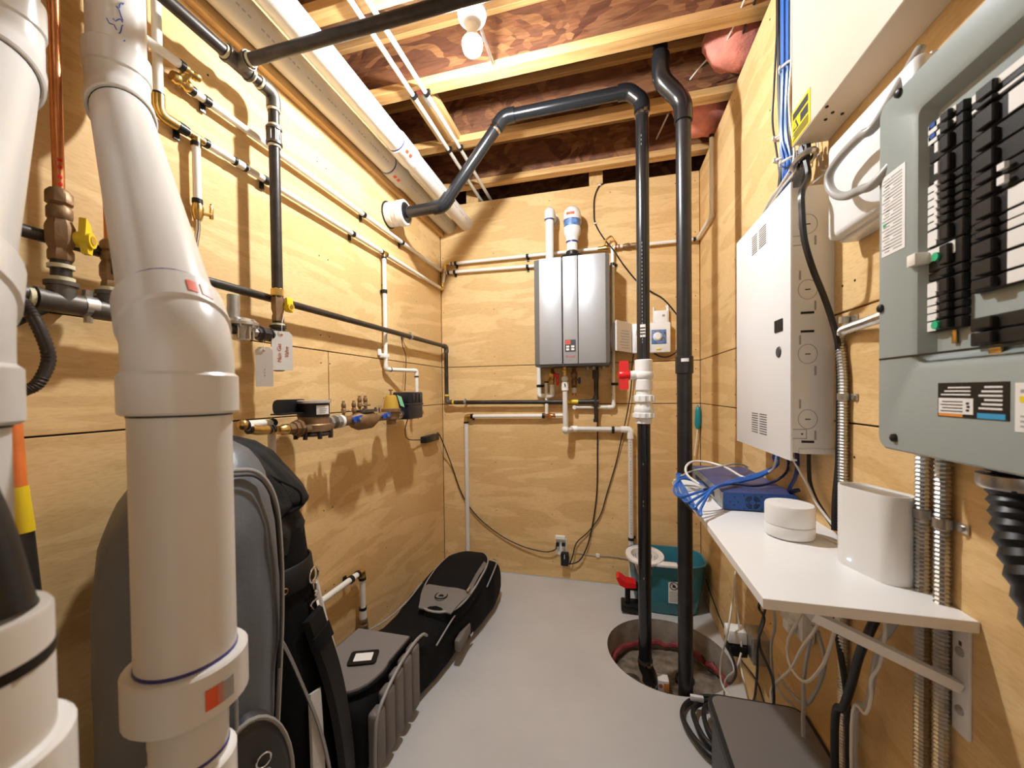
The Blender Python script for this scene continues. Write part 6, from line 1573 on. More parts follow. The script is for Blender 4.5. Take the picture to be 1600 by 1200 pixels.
bag_line(HT, [(-60, 0.90), (-35, 0.93), (-10, 0.955), (20, 0.965), (50, 0.972), (75, 0.975)], 0.006, 'hood_hem', 'fabric_black', bk, 0.006)
bag_line(HT, [(-30, 1.15), (-5, 1.08), (15, 1.02), (22, 0.97)], 0.004, 'hood_seam', 'strap_black', bk, 0.008)
def band_on(tab, z0, z1, off, name, mat, parent, n=40):
    rings = []
    for z, o in ((z0, off-0.006), (z0+0.003, off), (z1-0.003, off), (z1, off-0.006)): rings.append([on_loft(tab, 2*pi*k/n, z, o, 2.2) for k in range(n)])
    return loft(rings, False).build(name, mat, parent)
band_on(BT, 0.725, 0.80, 0.012, 'collar', 'strap_black', bk)
p = on_loft(BT, rad(-22), 0.745, 0.014); ring_obj(bk, p, (0.35, 0.93, 0), (0, 0, 1), 0.008, 0.002, 'snap', 'brass', 12)
p = on_loft(BT, rad(20), 0.745, 0.018); ring_obj(bk, p, (-0.2, 0.95, 0), (0, 0, 1), 0.024, 0.0032, 'd_ring', 'chrome')
q = on_loft(BT, rad(16), 0.695, 0.018)
m = MB().tube(smooth_path([q+V((0, 0, 0.028)), q, q-V((0, 0, 0.02)), q-V((0.008, 0.012, 0.034)), q-V((0.004, 0.002, 0.058)), q-V((-0.006, -0.01, 0.062))], 4), 0.0035, 8); m.lathe(q-V((0, 0, 0.012)), (0, 0, 1), [(0.004, 0), (0.0075, 0.004), (0.005, 0.01), (0.0075, 0.016), (0.004, 0.02)], 10); m.build('snap_hook', 'chrome', bk)
# shoulder strap
def strap(pts, w, th, name, mat, parent, tab=BT):
    m = MB(); P = [on_loft(tab, rad(a), z, o) for a, z, o in pts]; C_ = [rad(a) for a, z, o in pts]
    P2 = smooth_path(P, 5); vs = []; n = len(P2)
    for i in range(n):
        t = (P2[min(i+1, n-1)]-P2[max(i-1, 0)]).normalized()
        cx, cy, rx, ry = lerp_tab(tab, max(tab[0][0], min(P2[i].z, tab[-1][0]))); nr = V((P2[i].x-cx, P2[i].y-cy, 0)).normalized()
        sd = t.cross(nr).normalized()
        for (a, b) in ((-w/2, 0), (-w/2*0.8, th), (w/2*0.8, th), (w/2, 0)): vs.append(P2[i]+sd*a+nr*b)
    fs = []
    for i in range(n-1):
        for k in range(4): fs.append((i*4+k, i*4+(k+1) % 4, (i+1)*4+(k+1) % 4, (i+1)*4+k))
    fs += [(0, 1, 2, 3), tuple((n-1)*4+k for k in range(4))]
    m.add(vs, fs); m.sharp = 50
    return m.build(name, mat, parent)
strap([(6, 0.64, 0.008), (8, 0.57, 0.012), (11, 0.46, 0.016), (13, 0.33, 0.018), (14, 0.18, 0.018), (14, 0.03, 0.016)], 0.085, 0.018, 'shoulder_strap', 'strap_black', bk)
strap([(7.5, 0.59, 0.027), (9, 0.55, 0.030)], 0.092, 0.008, 'strap_keeper', 'fabric_black', bk)
strap([(38, 0.71, 0.006), (40, 0.60, 0.012), (41, 0.42, 0.016), (42, 0.22, 0.018), (42, 0.02, 0.016)], 0.050, 0.008, 'mesh_strip', 'mesh_white', bk)
strap([(-10, 0.44, 0.008), (-16, 0.34, 0.010), (-22, 0.20, 0.010), (-26, 0.04, 0.010)], 0.042, 0.006, 'mesh_strip', 'mesh_white', bk)
strap([(-46, 0.66, 0.012), (-34, 0.60, 0.016), (-24, 0.48, 0.018), (-14, 0.34, 0.020), (-8, 0.18, 0.020), (-6, 0.03, 0.018)], 0.009, 0.006, 'piping', 'piping_grey', bk)
strap([(-47, 0.665, 0.014), (-42, 0.64, 0.018)], 0.024, 0.006, 'piping_end', 'mesh_white', bk)
# 3. wheeled travel bag lying along the wall
tv = thing('travel_bag', 'long black and grey golf travel bag lying along the left wall into the corner', 'travel bag', (0.30, 1.5, 0))
ST = [(1.085, 0.20, 0.36, 0.02, 0.235), (1.10, 0.165, 0.40, 0.0, 0.262), (1.16, 0.15, 0.418, 0.0, 0.283), (1.30, 0.145, 0.422, 0.0, 0.294), (1.43, 0.14, 0.425, 0.0, 0.300), (1.46, 0.142, 0.428, 0.0, 0.285), (1.52, 0.145, 0.44, 0.0, 0.245), (1.60, 0.145, 0.455, 0.0, 0.225), (1.72, 0.15, 0.475, 0.0, 0.235), (1.85, 0.155, 0.50, 0.0, 0.265), (2.00, 0.165, 0.53, 0.0, 0.285), (2.15, 0.175, 0.55, 0.0, 0.290), (2.28, 0.18, 0.545, 0.0, 0.275), (2.36, 0.19, 0.53, 0.01, 0.235), (2.40, 0.22, 0.49, 0.04, 0.17)]
rings = []
def tv_ring(y, grow=0.0, n=44, ex=3.6):
    x0, x1, z0, z1 = lerp_tab(ST, y); cx, cz, a_, b_ = (x0+x1)/2, (z0+z1)/2, (x1-x0)/2+grow, (z1-z0)/2+grow; out = []
    for k in range(n):
        a = 2*pi*k/n; c, s = cos(a), sin(a)
        d = 0 if y < 1.47 else noise.noise(Vector((c*2, s*2, y*6)))*0.012
        out.append((cx+abs(c)**(2/ex)*(1 if c > 0 else -1)*(a_+d), y, max(0.001, cz+abs(s)**(2/ex)*(1 if s > 0 else -1)*(b_+d))))
    return out
yy = 1.085
while yy < 2.401: rings.append(tv_ring(yy)); yy += 0.0155
loft(rings).build('body', 'fabric_black', tv)
# padded grey top with a card window
def top_poly(z, s=1.0):
    P = [(0.160, 1.425), (0.400, 1.428)]
    for k in range(9):
        a = rad(20-110*k/8); P.append((0.285+0.118*cos(a), 1.235+0.125*sin(a)))
    for k in range(1, 5):
        a = rad(-90-22*k); P.append((0.265+0.118*cos(a), 1.235+0.125*sin(a)))
    P.append((0.150, 1.30))
    cx, cy = 0.28, 1.28
    return [(cx+(x-cx)*s, cy+(y-cy)*s, z-0.16*max(0, 1.20-y)) for x, y in P]
loft([top_poly(0.288), top_poly(0.302), top_poly(0.307, 0.985), top_poly(0.3075, 0.9)]).build('top_panel', 'fabric_grey', tv)
wc_ = V((0.2952, 1.2643, 0.31)); wc_.z = 0.3085
wf_ = MB().rrect(wc_, (0.93, 0.36, 0), (-0.36, 0.93, 0), 0.105, 0.078, 0.012, (0, 0, 0.003)).build('window_frame', 'strap_black', tv)
MB().rrect(wc_+V((0, 0, 0.003)), (0.93, 0.36, 0), (-0.36, 0.93, 0), 0.066, 0.045, 0.003, (0, 0, 0.001)).build('name_card', 'paper', wf_)
bd_ = top_poly(0.296, 1.03); MB().tube(bd_, 0.006, 8, closed=True).build('top_binding', 'fabric_black', tv)
# ribbed pads on the room side
for k in range(5):
    y0_, y1_ = 1.118+0.063*k, 1.118+0.063*(k+1)-0.004; zt_ = (0.232, 0.262, 0.278, 0.286, 0.290)[k]
    MB().box((0.405, y0_, 0.035), (0.446, y1_, zt_), 0.014, seg=3).build('side_pad', 'fabric_taupe', tv)
P = [(0.440, 1.112, 0.02), (0.440, 1.112, 0.12), (0.440, 1.125, 0.215), (0.438, 1.18, 0.258), (0.436, 1.28, 0.290), (0.434, 1.40, 0.300), (0.436, 1.47, 0.292), (0.44, 1.50, 0.27)]
MB().tube(smooth_path(P, 6), 0.006, 8).build('side_piping', 'piping_grey', tv)
# raised pocket at the far end
def pk_ring(s, h):
    P = []
    for k in range(40):
        a = 2*pi*k/40; c, s_ = cos(a), sin(a); e = 2.6
        x = 0.385+abs(c)**(2/e)*(1 if c > 0 else -1)*0.135*s; y = 1.99+abs(s_)**(2/e)*(1 if s_ > 0 else -1)*0.31*s
        P.append((x, y, lerp_tab(ST, min(2.39, y))[3]+h-0.35*max(0, x-0.44)**1.2))
    return P
loft([pk_ring(1.0, -0.03), pk_ring(1.0, 0.022), pk_ring(0.96, 0.036), pk_ring(0.7, 0.042)]).build('pocket', 'fabric_black', tv)
MB().tube(pk_ring(0.985, 0.030), 0.0055, 8, closed=True).build('pocket_piping', 'piping_grey', tv)
def pk_pt(u, v, h=0.046):
    x, y = 0.385+0.135*u, 1.99+0.31*v; s_ = max(abs(u), abs(v))
    return V((x, y, lerp_tab(ST, min(2.39, y))[3]+(h if s_ < 0.8 else h-0.03*(s_-0.8)*2.5)-0.35*max(0, x-0.44)**1.2))
def patch(us, name, mat, th=0.004):
    m = MB(); n = len(us[0]); vs = []
    for row in us:
        for (u, v) in row: vs.append(pk_pt(u, v))
    k = len(vs); vs += [p-V((0, 0, 0.006)) for p in vs]; fs = []
    R_ = len(us)
    for i in range(R_-1):
        for j in range(n-1):
            a = i*n+j; fs += [(a, a+1, a+n+1, a+n), (k+a, k+a+n, k+a+n+1, k+a+1)]
    for j in range(n-1):
        fs += [(j, k+j, k+j+1, j+1), ((R_-1)*n+j, (R_-1)*n+j+1, k+(R_-1)*n+j+1, k+(R_-1)*n+j)]
    for i in range(R_-1):
        fs += [(i*n, (i+1)*n, k+(i+1)*n, k+i*n), (i*n+n-1, k+i*n+n-1, k+(i+1)*n+n-1, (i+1)*n+n-1)]
    m.add(vs, fs); return m.build(name, mat, tv)
rows = []
for i in range(5):
    v = -0.96+0.115*i*1.05; rows.append([(u*(0.62+0.085*i if i < 4 else 0.96), v+0.05*u*u*0+0.10*(1-abs(u))*(-1)*0.2) for u in (-1, -0.75, -0.5, -0.25, 0, 0.25, 0.5, 0.75, 1)])
patch(rows, 'front_trim', 'fabric_taupe')
patch([[(0.80, -0.5+0.16*i), (0.88, -0.5+0.16*i), (0.96, -0.5+0.16*i)] for i in range(7)], 'side_trim', 'fabric_taupe')
lc = pk_pt(0.0, -0.70, 0.048); MB().tube([lc+V((0.030*cos(2*pi*k/24), 0.030*sin(2*pi*k/24), 0.0)) for k in range(24)], 0.0028, 6, closed=True).build('badge_rim', 'strap_black', tv)
m = MB(); m.prism([lc+V((-0.012, -0.006, 0)), lc+V((0.014, -0.004, 0)), lc+V((0.008, 0.008, 0)), lc+V((-0.006, 0.010, 0))], (0, 0, 0.002)); m.build('badge_mark', 'strap_black', tv)
p = pk_pt(0.85, -0.45, 0.05); MB().box(p+V((-0.006, -0.02, 0)), p+V((0.006, 0.02, 0.005)), 0.002).build('zip_pull', 'chrome', tv)
MB().tube(smooth_path([(0.150, 1.50, 0.245), (0.175, 1.62, 0.235), (0.20, 1.75, 0.247), (0.215, 1.90, 0.28)], 6), 0.004, 6).build('left_piping', 'piping_grey', tv)
MB().tube(smooth_path([(0.455, 1.56, 0.19), (0.462, 1.66, 0.21), (0.475, 1.74, 0.235), (0.485, 1.80, 0.255)], 6), 0.004, 6).build('right_piping', 'piping_grey', tv)
MB().tube(smooth_path([(0.535, 2.05, 0.22), (0.545, 2.16, 0.265), (0.53, 2.27, 0.27), (0.49, 2.32, 0.26)], 6), 0.004, 6).build('end_piping', 'piping_grey', tv)
h_ = MB().box((0.478, 1.70, 0.07), (0.510, 1.86, 0.13), 0.012).build('side_handle', 'fabric_taupe', tv); MB().box((0.505, 1.845, 0.06), (0.515, 1.875, 0.075), 0.002).build('buckle', 'chrome', h_)


# ---------------------------------------------------------------- sump pit in the floor
px_, py_, pr = PIT
sp = thing('sump_pit', 'round concrete sump pit sunk in the grey floor under the black pipes', 'sump', (px_, py_, -0.30))
n = 48; R = []
for r_, z in ((pr, 0.0), (pr, -0.02), (pr-0.004, -0.08), (pr-0.002, -0.13), (pr-0.006, -0.30)):
    R.append([(px_+(r_+0.003*noise.noise(Vector((cos(2*pi*k/n)*3, sin(2*pi*k/n)*3, z*20))))*cos(2*pi*k/n) if z else px_+r_*cos(2*pi*k/n), py_+r_*sin(2*pi*k/n), z-0.0005) for k in range(n)])
loft(R, False).build('pit_wall', 'concrete', sp)
R = []
for i in range(9):
    r_ = pr*(1-i/8.0)
    R.append([(px_+r_*cos(2*pi*k/n), py_+r_*sin(2*pi*k/n), -0.165+0.022*noise.noise(Vector((r_*cos(2*pi*k/n)*9, r_*sin(2*pi*k/n)*9, 2.0)))+0.010*noise.noise(Vector((r_*cos(2*pi*k/n)*28, r_*sin(2*pi*k/n)*28, 5.0)))) for k in range(n)])
loft(R, False).build('pit_cover', 'dirt_film', sp)
m = MB(); P = [(px_+(pr-0.012)*cos(2*pi*k/72), py_+(pr-0.012)*sin(2*pi*k/72), -0.130+0.022*noise.noise(Vector((k*0.45, 1, 2)))) for k in range(72)]
m.tube(P, [0.015+0.013*noise.noise(Vector((k*0.7, 5, 1))) for k in range(72)], 8, closed=True); m.build('sealant', 'red_sealant', sp)
for k, (x, y, r_) in enumerate(((1.30, 2.02, 0.05), (1.56, 2.10, 0.045))):
    MB().lathe((x, y, -0.17), (0, 0, 1), [(r_, 0), (r_, 0.022), (r_*0.8, 0.03), (r_*0.78, 0.012), (0, 0.01)], 20).build('pit_grommet', 'dirt_film' if k == 0 else 'black_rubber', sp)
MB().cyl((XP1+0.02, YP1, -0.2), (XP1+0.02, YP1, -0.12), 0.0305, 18).build('outlet_stub', 'abs_dull', sp)
q = V((1.440, 1.985, -0.142))
tb2 = thing('small_carton', 'tiny orange and white carton lying in the sump pit', 'carton', q)
m = MB().box(q+V((-0.022, -0.02, 0)), q+V((0.028, 0.03, 0.055)), 0.002); m.build('carton', 'paper', tb2)
MB().box(q+V((0.004, -0.0205, 0.004)), q+V((0.0285, 0.0305, 0.045)), 0.001).build('orange_side', 'sticker_orange', tb2); MB().cyl(q+V((-0.010, -0.0212, 0.03)), q+V((-0.010, -0.0195, 0.03)), 0.010, 14).build('print', 'ink_red', tb2)

# ---------------------------------------------------------------- teal mop bucket in the right rear corner
bx, by = 1.525, 2.515
bu = thing('mop_bucket', 'teal mop bucket with white wringer and red foot pedal in the right rear corner', 'bucket', (bx, by, 0))
def bk_ring(z, rx, ry, ex=3.2, n=48):
    out = []
    for k in range(n):
        a = 2*pi*k/n; c, s = cos(a), sin(a)
        out.append((bx+abs(c)**(2/ex)*(1 if c > 0 else -1)*rx, by+abs(s)**(2/ex)*(1 if s > 0 else -1)*ry, z))
    return out
o_ = [bk_ring(0.004, 0.165, 0.115), bk_ring(0.012, 0.175, 0.122), bk_ring(0.10, 0.192, 0.132), bk_ring(0.22, 0.208, 0.144), bk_ring(0.29, 0.214, 0.150), bk_ring(0.296, 0.222, 0.156), bk_ring(0.302, 0.222, 0.156), bk_ring(0.302, 0.210, 0.146), bk_ring(0.22, 0.204, 0.140), bk_ring(0.03, 0.178, 0.122)]
loft(o_).build('tub', 'teal', bu)
wx, wy = 1.402, 2.475
m = MB()
def el(z, rx, ry, n=36): return [(wx+cos(2*pi*k/n)*rx, wy-0.02+sin(2*pi*k/n)*ry, z) for k in range(n)]
loft([el(0.304, 0.108, 0.135), el(0.318, 0.112, 0.140), el(0.324, 0.108, 0.136), el(0.322, 0.078, 0.098), el(0.30, 0.076, 0.096), el(0.225, 0.062, 0.080), el(0.222, 0.03, 0.04)], False).build('wringer', 'pvc_bright', bu)
m = MB()
for k in range(22):
    a = 2*pi*k/22; c, s = cos(a), sin(a)
    m.box((wx+c*0.0722-0.002, wy-0.02+s*0.091-0.002, 0.235), (wx+c*0.0722+0.002, wy-0.02+s*0.091+0.002, 0.295))
m.build('wringer_slots', 'ink_grey', bu)
MB().box((1.45, 2.335, 0.300), (1.572, 2.39, 0.318), 0.006).build('wringer_bridge', 'pvc_bright', bu)
m = MB(); m.box((1.262, 2.345, 0.012), (1.37, 2.44, 0.055), 0.008); m.box((1.285, 2.365, 0.05), (1.315, 2.395, 0.155), 0.006); m.box((1.30, 2.37, 0.13), (1.36, 2.41, 0.175), 0.008); m.build('pedal_arm', 'black_plastic', bu)
ped = [(1.235, 2.335, 0.212), (1.25, 2.335, 0.222), (1.29, 2.335, 0.195), (1.345, 2.335, 0.190), (1.345, 2.335, 0.165), (1.285, 2.335, 0.160), (1.255, 2.335, 0.172)]
MB().prism(ped, (0, 0.075, 0)).build('pedal', 'red', bu)
lx = 1.5533; fy = by-0.1365
s_ = MB().box((lx-0.030, fy-0.006, 0.085), (lx+0.030, fy-0.002, 0.235)).build('label', 'paper', bu, smooth=False)
MB().box((lx-0.030, fy-0.0068, 0.212), (lx+0.030, fy-0.0055, 0.235)).build('label_header', 'ink', s_, smooth=False)
P = [(lx+0.021*cos(2*pi*k/28), fy-0.0064, 0.185+0.021*sin(2*pi*k/28)) for k in range(28)]
m = MB().tube(P, 0.002, 6, closed=True); m.cyl((lx-0.014, fy-0.0064, 0.199), (lx+0.014, fy-0.0064, 0.171), 0.002, 6); m.prism([(lx-0.010, fy-0.006, 0.178), (lx-0.002, fy-0.006, 0.196), (lx+0.012, fy-0.006, 0.182), (lx+0.004, fy-0.006, 0.174)], (0, -0.001, 0)); m.build('prohibition_sign', 'ink', s_)
m = MB()
for k in range(7): m.box((lx-0.024, fy-0.0066, 0.095+0.009*k), (lx+0.016+0.004*(k % 3), fy-0.0058, 0.098+0.009*k))
m.build('label_print', 'ink_grey', s_)

# ---------------------------------------------------------------- things under the shelf
xw_ = W
mb_ = V((1.7121, 1.6513, 0.3644))
jb2 = thing('metal_outlet_box', 'bare metal outlet box under the shelf near the sump', 'outlet', (W-0.03, mb_.y, 0.30))
MB().box((W-0.055, mb_.y-0.05, 0.285), (W, mb_.y+0.05, 0.385), 0.003).build('box', 'zinc', jb2)
MB().box((W-0.058, mb_.y-0.04, 0.295), (W-0.054, mb_.y+0.04, 0.375), 0.002).build('cover_plate', 'galv', jb2)
wa = thing('plug_adapter', 'white plug adapter on the metal outlet box under the shelf', 'adapter', (W-0.08, mb_.y+0.01, 0.33))
MB().box((W-0.125, mb_.y+0.0, 0.325), (W-0.058, mb_.y+0.060, 0.375), 0.006).build('case', 'white_plastic', wa)
ba = thing('plug_adapter', 'black plug adapter below the white one under the shelf', 'adapter', (W-0.08, mb_.y+0.01, 0.27))
MB().box((W-0.120, mb_.y-0.005, 0.278), (W-0.058, mb_.y+0.075, 0.322), 0.006).build('case', 'black_plastic', ba)
pt = V((1.7421, 1.3477, 0.6186))
so = thing('socket_strip', 'white multi-socket outlet tucked under the shelf', 'outlet', (W-0.02, pt.y, pt.z-0.05))
MB().box((W-0.036, pt.y-0.07, pt.z-0.045), (W, pt.y+0.08, pt.z+0.055), 0.008).build('case', 'white_plastic', so)
for k in range(2): MB().rrect((W-0.036, pt.y-0.03+0.06*k, pt.z), (0, 1, 0), (0, 0, 1), 0.036, 0.03, 0.008, (-0.002, 0, 0)).build('socket', 'white_paint', so)
m = MB().box((W-0.065, pt.y-0.05, pt.z-0.03), (W-0.038, pt.y-0.015, pt.z+0.0), 0.006); m.build('plug', 'white_plastic', so)
G = 'loose cables hanging under the shelf'
cable('cable', 'black cable crossing its twin under the front edge of the shelf', [(1.6421, 1.3343, 0.6757), (1.6421, 1.3499, 0.6277), (1.6421, 1.3094, 0.615), (1.6521, 1.3912, 0.4971), (1.6621, 1.4275, 0.3759), (1.6721, 1.4758, 0.2664), (1.6821, 1.5315, 0.1683), (W-0.07, 1.5115, 0.02)], 0.0042, 'cable_black')
cable('cable', 'second black cable twisting down past the first under the shelf edge', [(1.6621, 1.3726, 0.6585), (1.6621, 1.3574, 0.6303), (1.6621, 1.4104, 0.4866), (1.6821, 1.3651, 0.4115), (1.6821, 1.3508, 0.3639), (1.6921, 1.3737, 0.267), (W-0.06, 1.3537, 0.02)], 0.0042, 'cable_black')
cable('cable', 'grey cable dropping beside the crossed black cables under the shelf', [(1.7021, 1.4154, 0.6311), (1.7021, 1.3958, 0.5532), (1.7121, 1.4539, 0.454), (1.7221, 1.4612, 0.3367), (1.7321, 1.4097, 0.3179), (1.7421, 1.3475, 0.3089), (W-0.02, 1.3275, 0.02)], 0.0045, 'cable_grey')
cable('cable', 'white cable hanging in a wide loop under the shelf', [(1.7121, 1.2439, 0.6858), (1.7021, 1.2457, 0.6563), (1.7021, 1.3054, 0.559), (1.7021, 1.2971, 0.5037), (1.7021, 1.2418, 0.4999), (1.7021, 1.1847, 0.5307), (1.7121, 1.1313, 0.6154), (1.7121, 1.0861, 0.7191), (1.7121, 1.0703, 0.7818)], 0.0042, 'cable_white')
cable('cable', 'beige cable dropping straight from the socket strip to the floor', [(1.7121, 1.1814, 0.6813), (1.7121, 1.2116, 0.59), (1.7121, 1.2327, 0.5011), (1.7121, 1.2327, 0.4331), (1.7121, 1.2362, 0.3583), (W-0.05, 1.2162, 0.02)], 0.0055, 'cable_grey')
cable('cable', 'beige cable bowing right then left under the socket strip', [(1.7221, 1.1845, 0.669), (1.7221, 1.1531, 0.6302), (1.7221, 1.15, 0.5911), (1.7221, 1.1906, 0.5026), (1.7221, 1.2491, 0.4221), (1.7221, 1.3353, 0.3892), (1.7221, 1.426, 0.3769)], 0.005, 'cable_grey')
cable('cable', 'white cable slanting left from the socket strip towards the floor', [(1.7221, 1.1656, 0.7337), (1.7121, 1.1684, 0.6839), (1.7021, 1.2198, 0.5972), (1.7021, 1.293, 0.4838), (1.6921, 1.3931, 0.354), (1.6921, 1.3834, 0.2856), (W-0.05, 1.3634, 0.02)], 0.0042, 'cable_white')
cable('cable', 'thick black cable bowing left from under the middle of the shelf', [(1.7221, 0.9483, 0.8467), (1.7121, 0.9595, 0.7963), (1.7121, 0.9909, 0.7285), (1.7121, 1.0178, 0.6459), (1.7121, 1.0466, 0.5725), (1.7121, 1.0827, 0.4895), (W-0.05, 1.0627, 0.02)], 0.0085, 'cable_black', seg=10)
cable('cable', 'black cable beside the conduit crossing the thick black cable', [(1.7421, 1.1405, 0.7469), (1.7421, 1.1292, 0.6812), (1.7421, 1.1047, 0.6089), (1.7421, 1.0915, 0.5503), (1.7421, 1.0887, 0.4907), (W-0.02, 1.0687, 0.02)], 0.007, 'cable_black', seg=8)
cable('cable', 'grey cable wrapped with a thin white wire right of the thick black cable', [(1.7321, 0.9061, 0.8666), (1.7221, 0.9148, 0.8313), (1.7221, 0.9422, 0.7835), (1.7221, 0.9633, 0.7082), (1.7221, 0.9793, 0.635), (1.7221, 1.0253, 0.5407), (W-0.04, 1.0053, 0.02)], 0.006, 'cable_grey', seg=8)
cable('cable', 'thin white wire spiralling round the grey cable under the shelf', [(1.7121, 0.91, 0.8579), (1.7021, 0.894, 0.8224), (1.7121, 0.926, 0.7525), (1.7021, 0.9327, 0.7175), (1.7121, 0.9508, 0.6689), (1.7021, 0.9483, 0.6356), (1.7121, 1.0174, 0.5525), (W-0.05, 0.9974, 0.02)], 0.003, 'cable_white')
cable('cable', 'leftmost white wire falling past the sump under the shelf', [(1.7221, 1.8613, 0.5184), (1.6621, 1.6907, 0.47), (1.6321, 1.639, 0.3773), (1.6321, 1.7271, 0.2112), (1.6321, 1.7372, 0.1251), (1.6421, 1.6955, 0.1004), (1.6521, 1.5671, 0.1502)], 0.0036, 'cable_white')
cable('cable', 'white wire from the plug adapter down into the cable pile', [(1.7121, 1.8263, 0.5141), (1.6821, 1.7134, 0.4605), (1.6821, 1.653, 0.3365), (1.6821, 1.6609, 0.2517), (1.6821, 1.6038, 0.1945), (1.6721, 1.5126, 0.1861)], 0.0036, 'cable_white')
cable('cable', 'white wire curling left from the plug adapter into the cable pile', [(1.6721, 1.6194, 0.3149), (1.6521, 1.6101, 0.2571), (1.6421, 1.7037, 0.146), (1.6421, 1.731, 0.0523)], 0.0036, 'cable_white')
cable('cable', 'black wire from the black plug adapter into the sump', [(1.6421, 1.6938, 0.2867), (1.6421, 1.6048, 0.2954), (1.6321, 1.54, 0.2911), (1.6021, 1.4624, 0.3143), (1.5621, 1.3586, 0.3703)], 0.0045, 'cable_black')
cable('cable', 'thin black wire slanting along the right wall behind the bucket', [(1.7521, 2.5188, 0.1779), (1.7521, 2.3465, 0.1345), (1.7521, 2.1517, 0.1075), (1.7521, 1.9603, 0.1031), (1.7521, 1.722, 0.1575), (1.7521, 1.6249, 0.1313)], 0.003, 'cable_black')
# coil of black cable on the floor
for k, lab in enumerate(('outer loop of black cable coiled on the floor beside the sump', 'middle loop of black cable coiled on the floor beside the sump', 'inner loop of black cable coiled on the floor beside the sump', 'crossing loop of black cable coiled on top of the floor pile')):
    c = V((1.60+0.012*k, 1.60-0.01*k, 0.012+0.016*k)); P = []
    r1, r2 = 0.13-0.02*k, 0.16-0.025*k
    for i in range(26):
        a = 2*pi*i/26*1.9+k*0.9; P.append(c+V((cos(a)*r1*(1+0.06*sin(3*a+k)), sin(a)*r2, 0.0045+0.016*(i/26)+0.006*sin(2*a+k))))
    cable('cable_coil', lab, P, 0.0085, 'cable_black', 'cable', None, 4, 8)
m = MB().box((1.510, 1.69, 0.045), (1.56, 1.705, 0.066), 0.003); tag(m.build('cable_wrap', 'tie_white'), 'white wrap tie on the coiled black cables', 'cable tie')
# box with a grey lid against the right wall
bz = 0.34
bn = thing('storage_box', 'low box with grey lid and rounded black rim at the bottom right', 'box', (1.62, 1.12, 0))
c = V(((1.490+W-0.004)/2, 1.10, 0)); w_, h_ = W-0.004-1.490, 0.50
MB().rrect(c, (1, 0, 0), (0, 1, 0), w_-0.02, h_-0.02, 0.03, (0, 0, bz-0.03), 6).build('tub', 'black_plastic', bn)
MB().rrect(c+V((0, 0, bz-0.03)), (1, 0, 0), (0, 1, 0), w_, h_, 0.038, (0, 0, 0.026), 8).build('rim', 'black_rubber', bn)
MB().rrect(c+V((0, 0, bz-0.008)), (1, 0, 0), (0, 1, 0), w_-0.022, h_-0.022, 0.030, (0, 0, 0.008), 8).build('lid', 'lid_grey', bn)

# ---------------------------------------------------------------- cable bundle entering the wiring cabinet
def down(label, pts, r, mat): return cable('cable', label, pts, r, mat)
down('thin black cable bowing out left of the bundle over the wiring cabinet', [(W-0.02, 1.4873, 2.74), (1.7421, 1.4873, 2.5018), (1.7421, 1.4924, 2.4521), (1.7421, 1.513, 2.3126), (1.7421, 1.5237, 2.2131), (1.7421, 1.4928, 2.098), (1.7421, 1.4681, 2.0108), (1.7421, 1.449, 1.9085)], 0.0035, 'cable_black')
down('thick black cable at the left of the bundle over the wiring cabinet', [(W-0.025, 1.4591, 2.74), (1.7371, 1.4591, 2.4778), (1.7371, 1.4543, 2.4207), (1.7371, 1.4497, 2.2464), (1.7371, 1.4356, 2.0951), (1.7371, 1.4357, 2.0144), (1.7371, 1.4646, 1.8958)], 0.0085, 'cable_black')
down('thick black cable behind the blue cables over the wiring cabinet', [(W-0.02, 1.4438, 2.74), (1.7421, 1.4438, 2.4629), (1.7421, 1.4439, 2.4106), (1.7421, 1.4347, 2.2345), (1.7421, 1.4302, 2.0909), (1.7421, 1.4303, 1.8796)], 0.0085, 'cable_black')
for k in range(5):
    lab = ('leftmost blue network cable in the ceiling bundle', 'second blue network cable from the left in the ceiling bundle', 'middle blue network cable in the ceiling bundle', 'second blue network cable from the right in the ceiling bundle', 'rightmost blue network cable in the ceiling bundle')[k]
    y_ = 1.3865-0.0105*k
    dd_ = 0.004*((k*3) % 5)
    down(lab, [(W-0.035-dd_, y_, 2.74), (W-0.035-dd_, y_, 2.60), (W-0.035-dd_, y_, 2.35), (W-0.037-dd_, y_-0.004, 2.25), (W-0.037-dd_, y_+0.004*(k-2), 2.15), (W-0.04-dd_, y_-0.006, 2.05), (W-0.04, y_-0.002*k-0.004, 1.97), (W-0.035, y_+0.03, 1.90), (W-0.03, y_+0.04, 1.85)], 0.0048, 'cable_blue')
down('white cable winding over the blue cables above the wiring cabinet', [(W-0.055, 1.2935, 2.74), (1.7071, 1.2935, 2.2902), (1.7071, 1.2975, 2.2143), (1.7071, 1.3096, 2.1508), (1.7071, 1.3015, 2.0723), (1.7071, 1.2816, 1.9965), (1.7021, 1.2653, 1.952), (1.7021, 1.2849, 1.9327), (1.7121, 1.3698, 1.9335), (1.7321, 1.5069, 1.9434), (1.7421, 1.591, 1.9363)], 0.0035, 'cable_white')
for k, (lab, dx) in enumerate((('upper beige wire fanning left over the cabinet top', 0), ('middle beige wire fanning left over the cabinet top', 1), ('lower beige wire fanning left over the cabinet top', 2))):
    o_ = 0.006*k
    down(lab, [V((1.7121, 1.2709, 1.9448))+V((0, -0.004*k, 0)), V((1.7121, 1.2941, 1.9254))+V((0, -o_, -0.002*k)), V((1.7171, 1.3829, 1.9357))+V((0, -o_, -o_)), V((1.7271, 1.5035, 1.9425))+V((0, -o_, -o_*1.5)), V((1.7421, 1.6208, 1.9356))+V((0, -o_, -o_*1.5))], 0.0034, 'cable_white' if k != 1 else 'cable_grey')
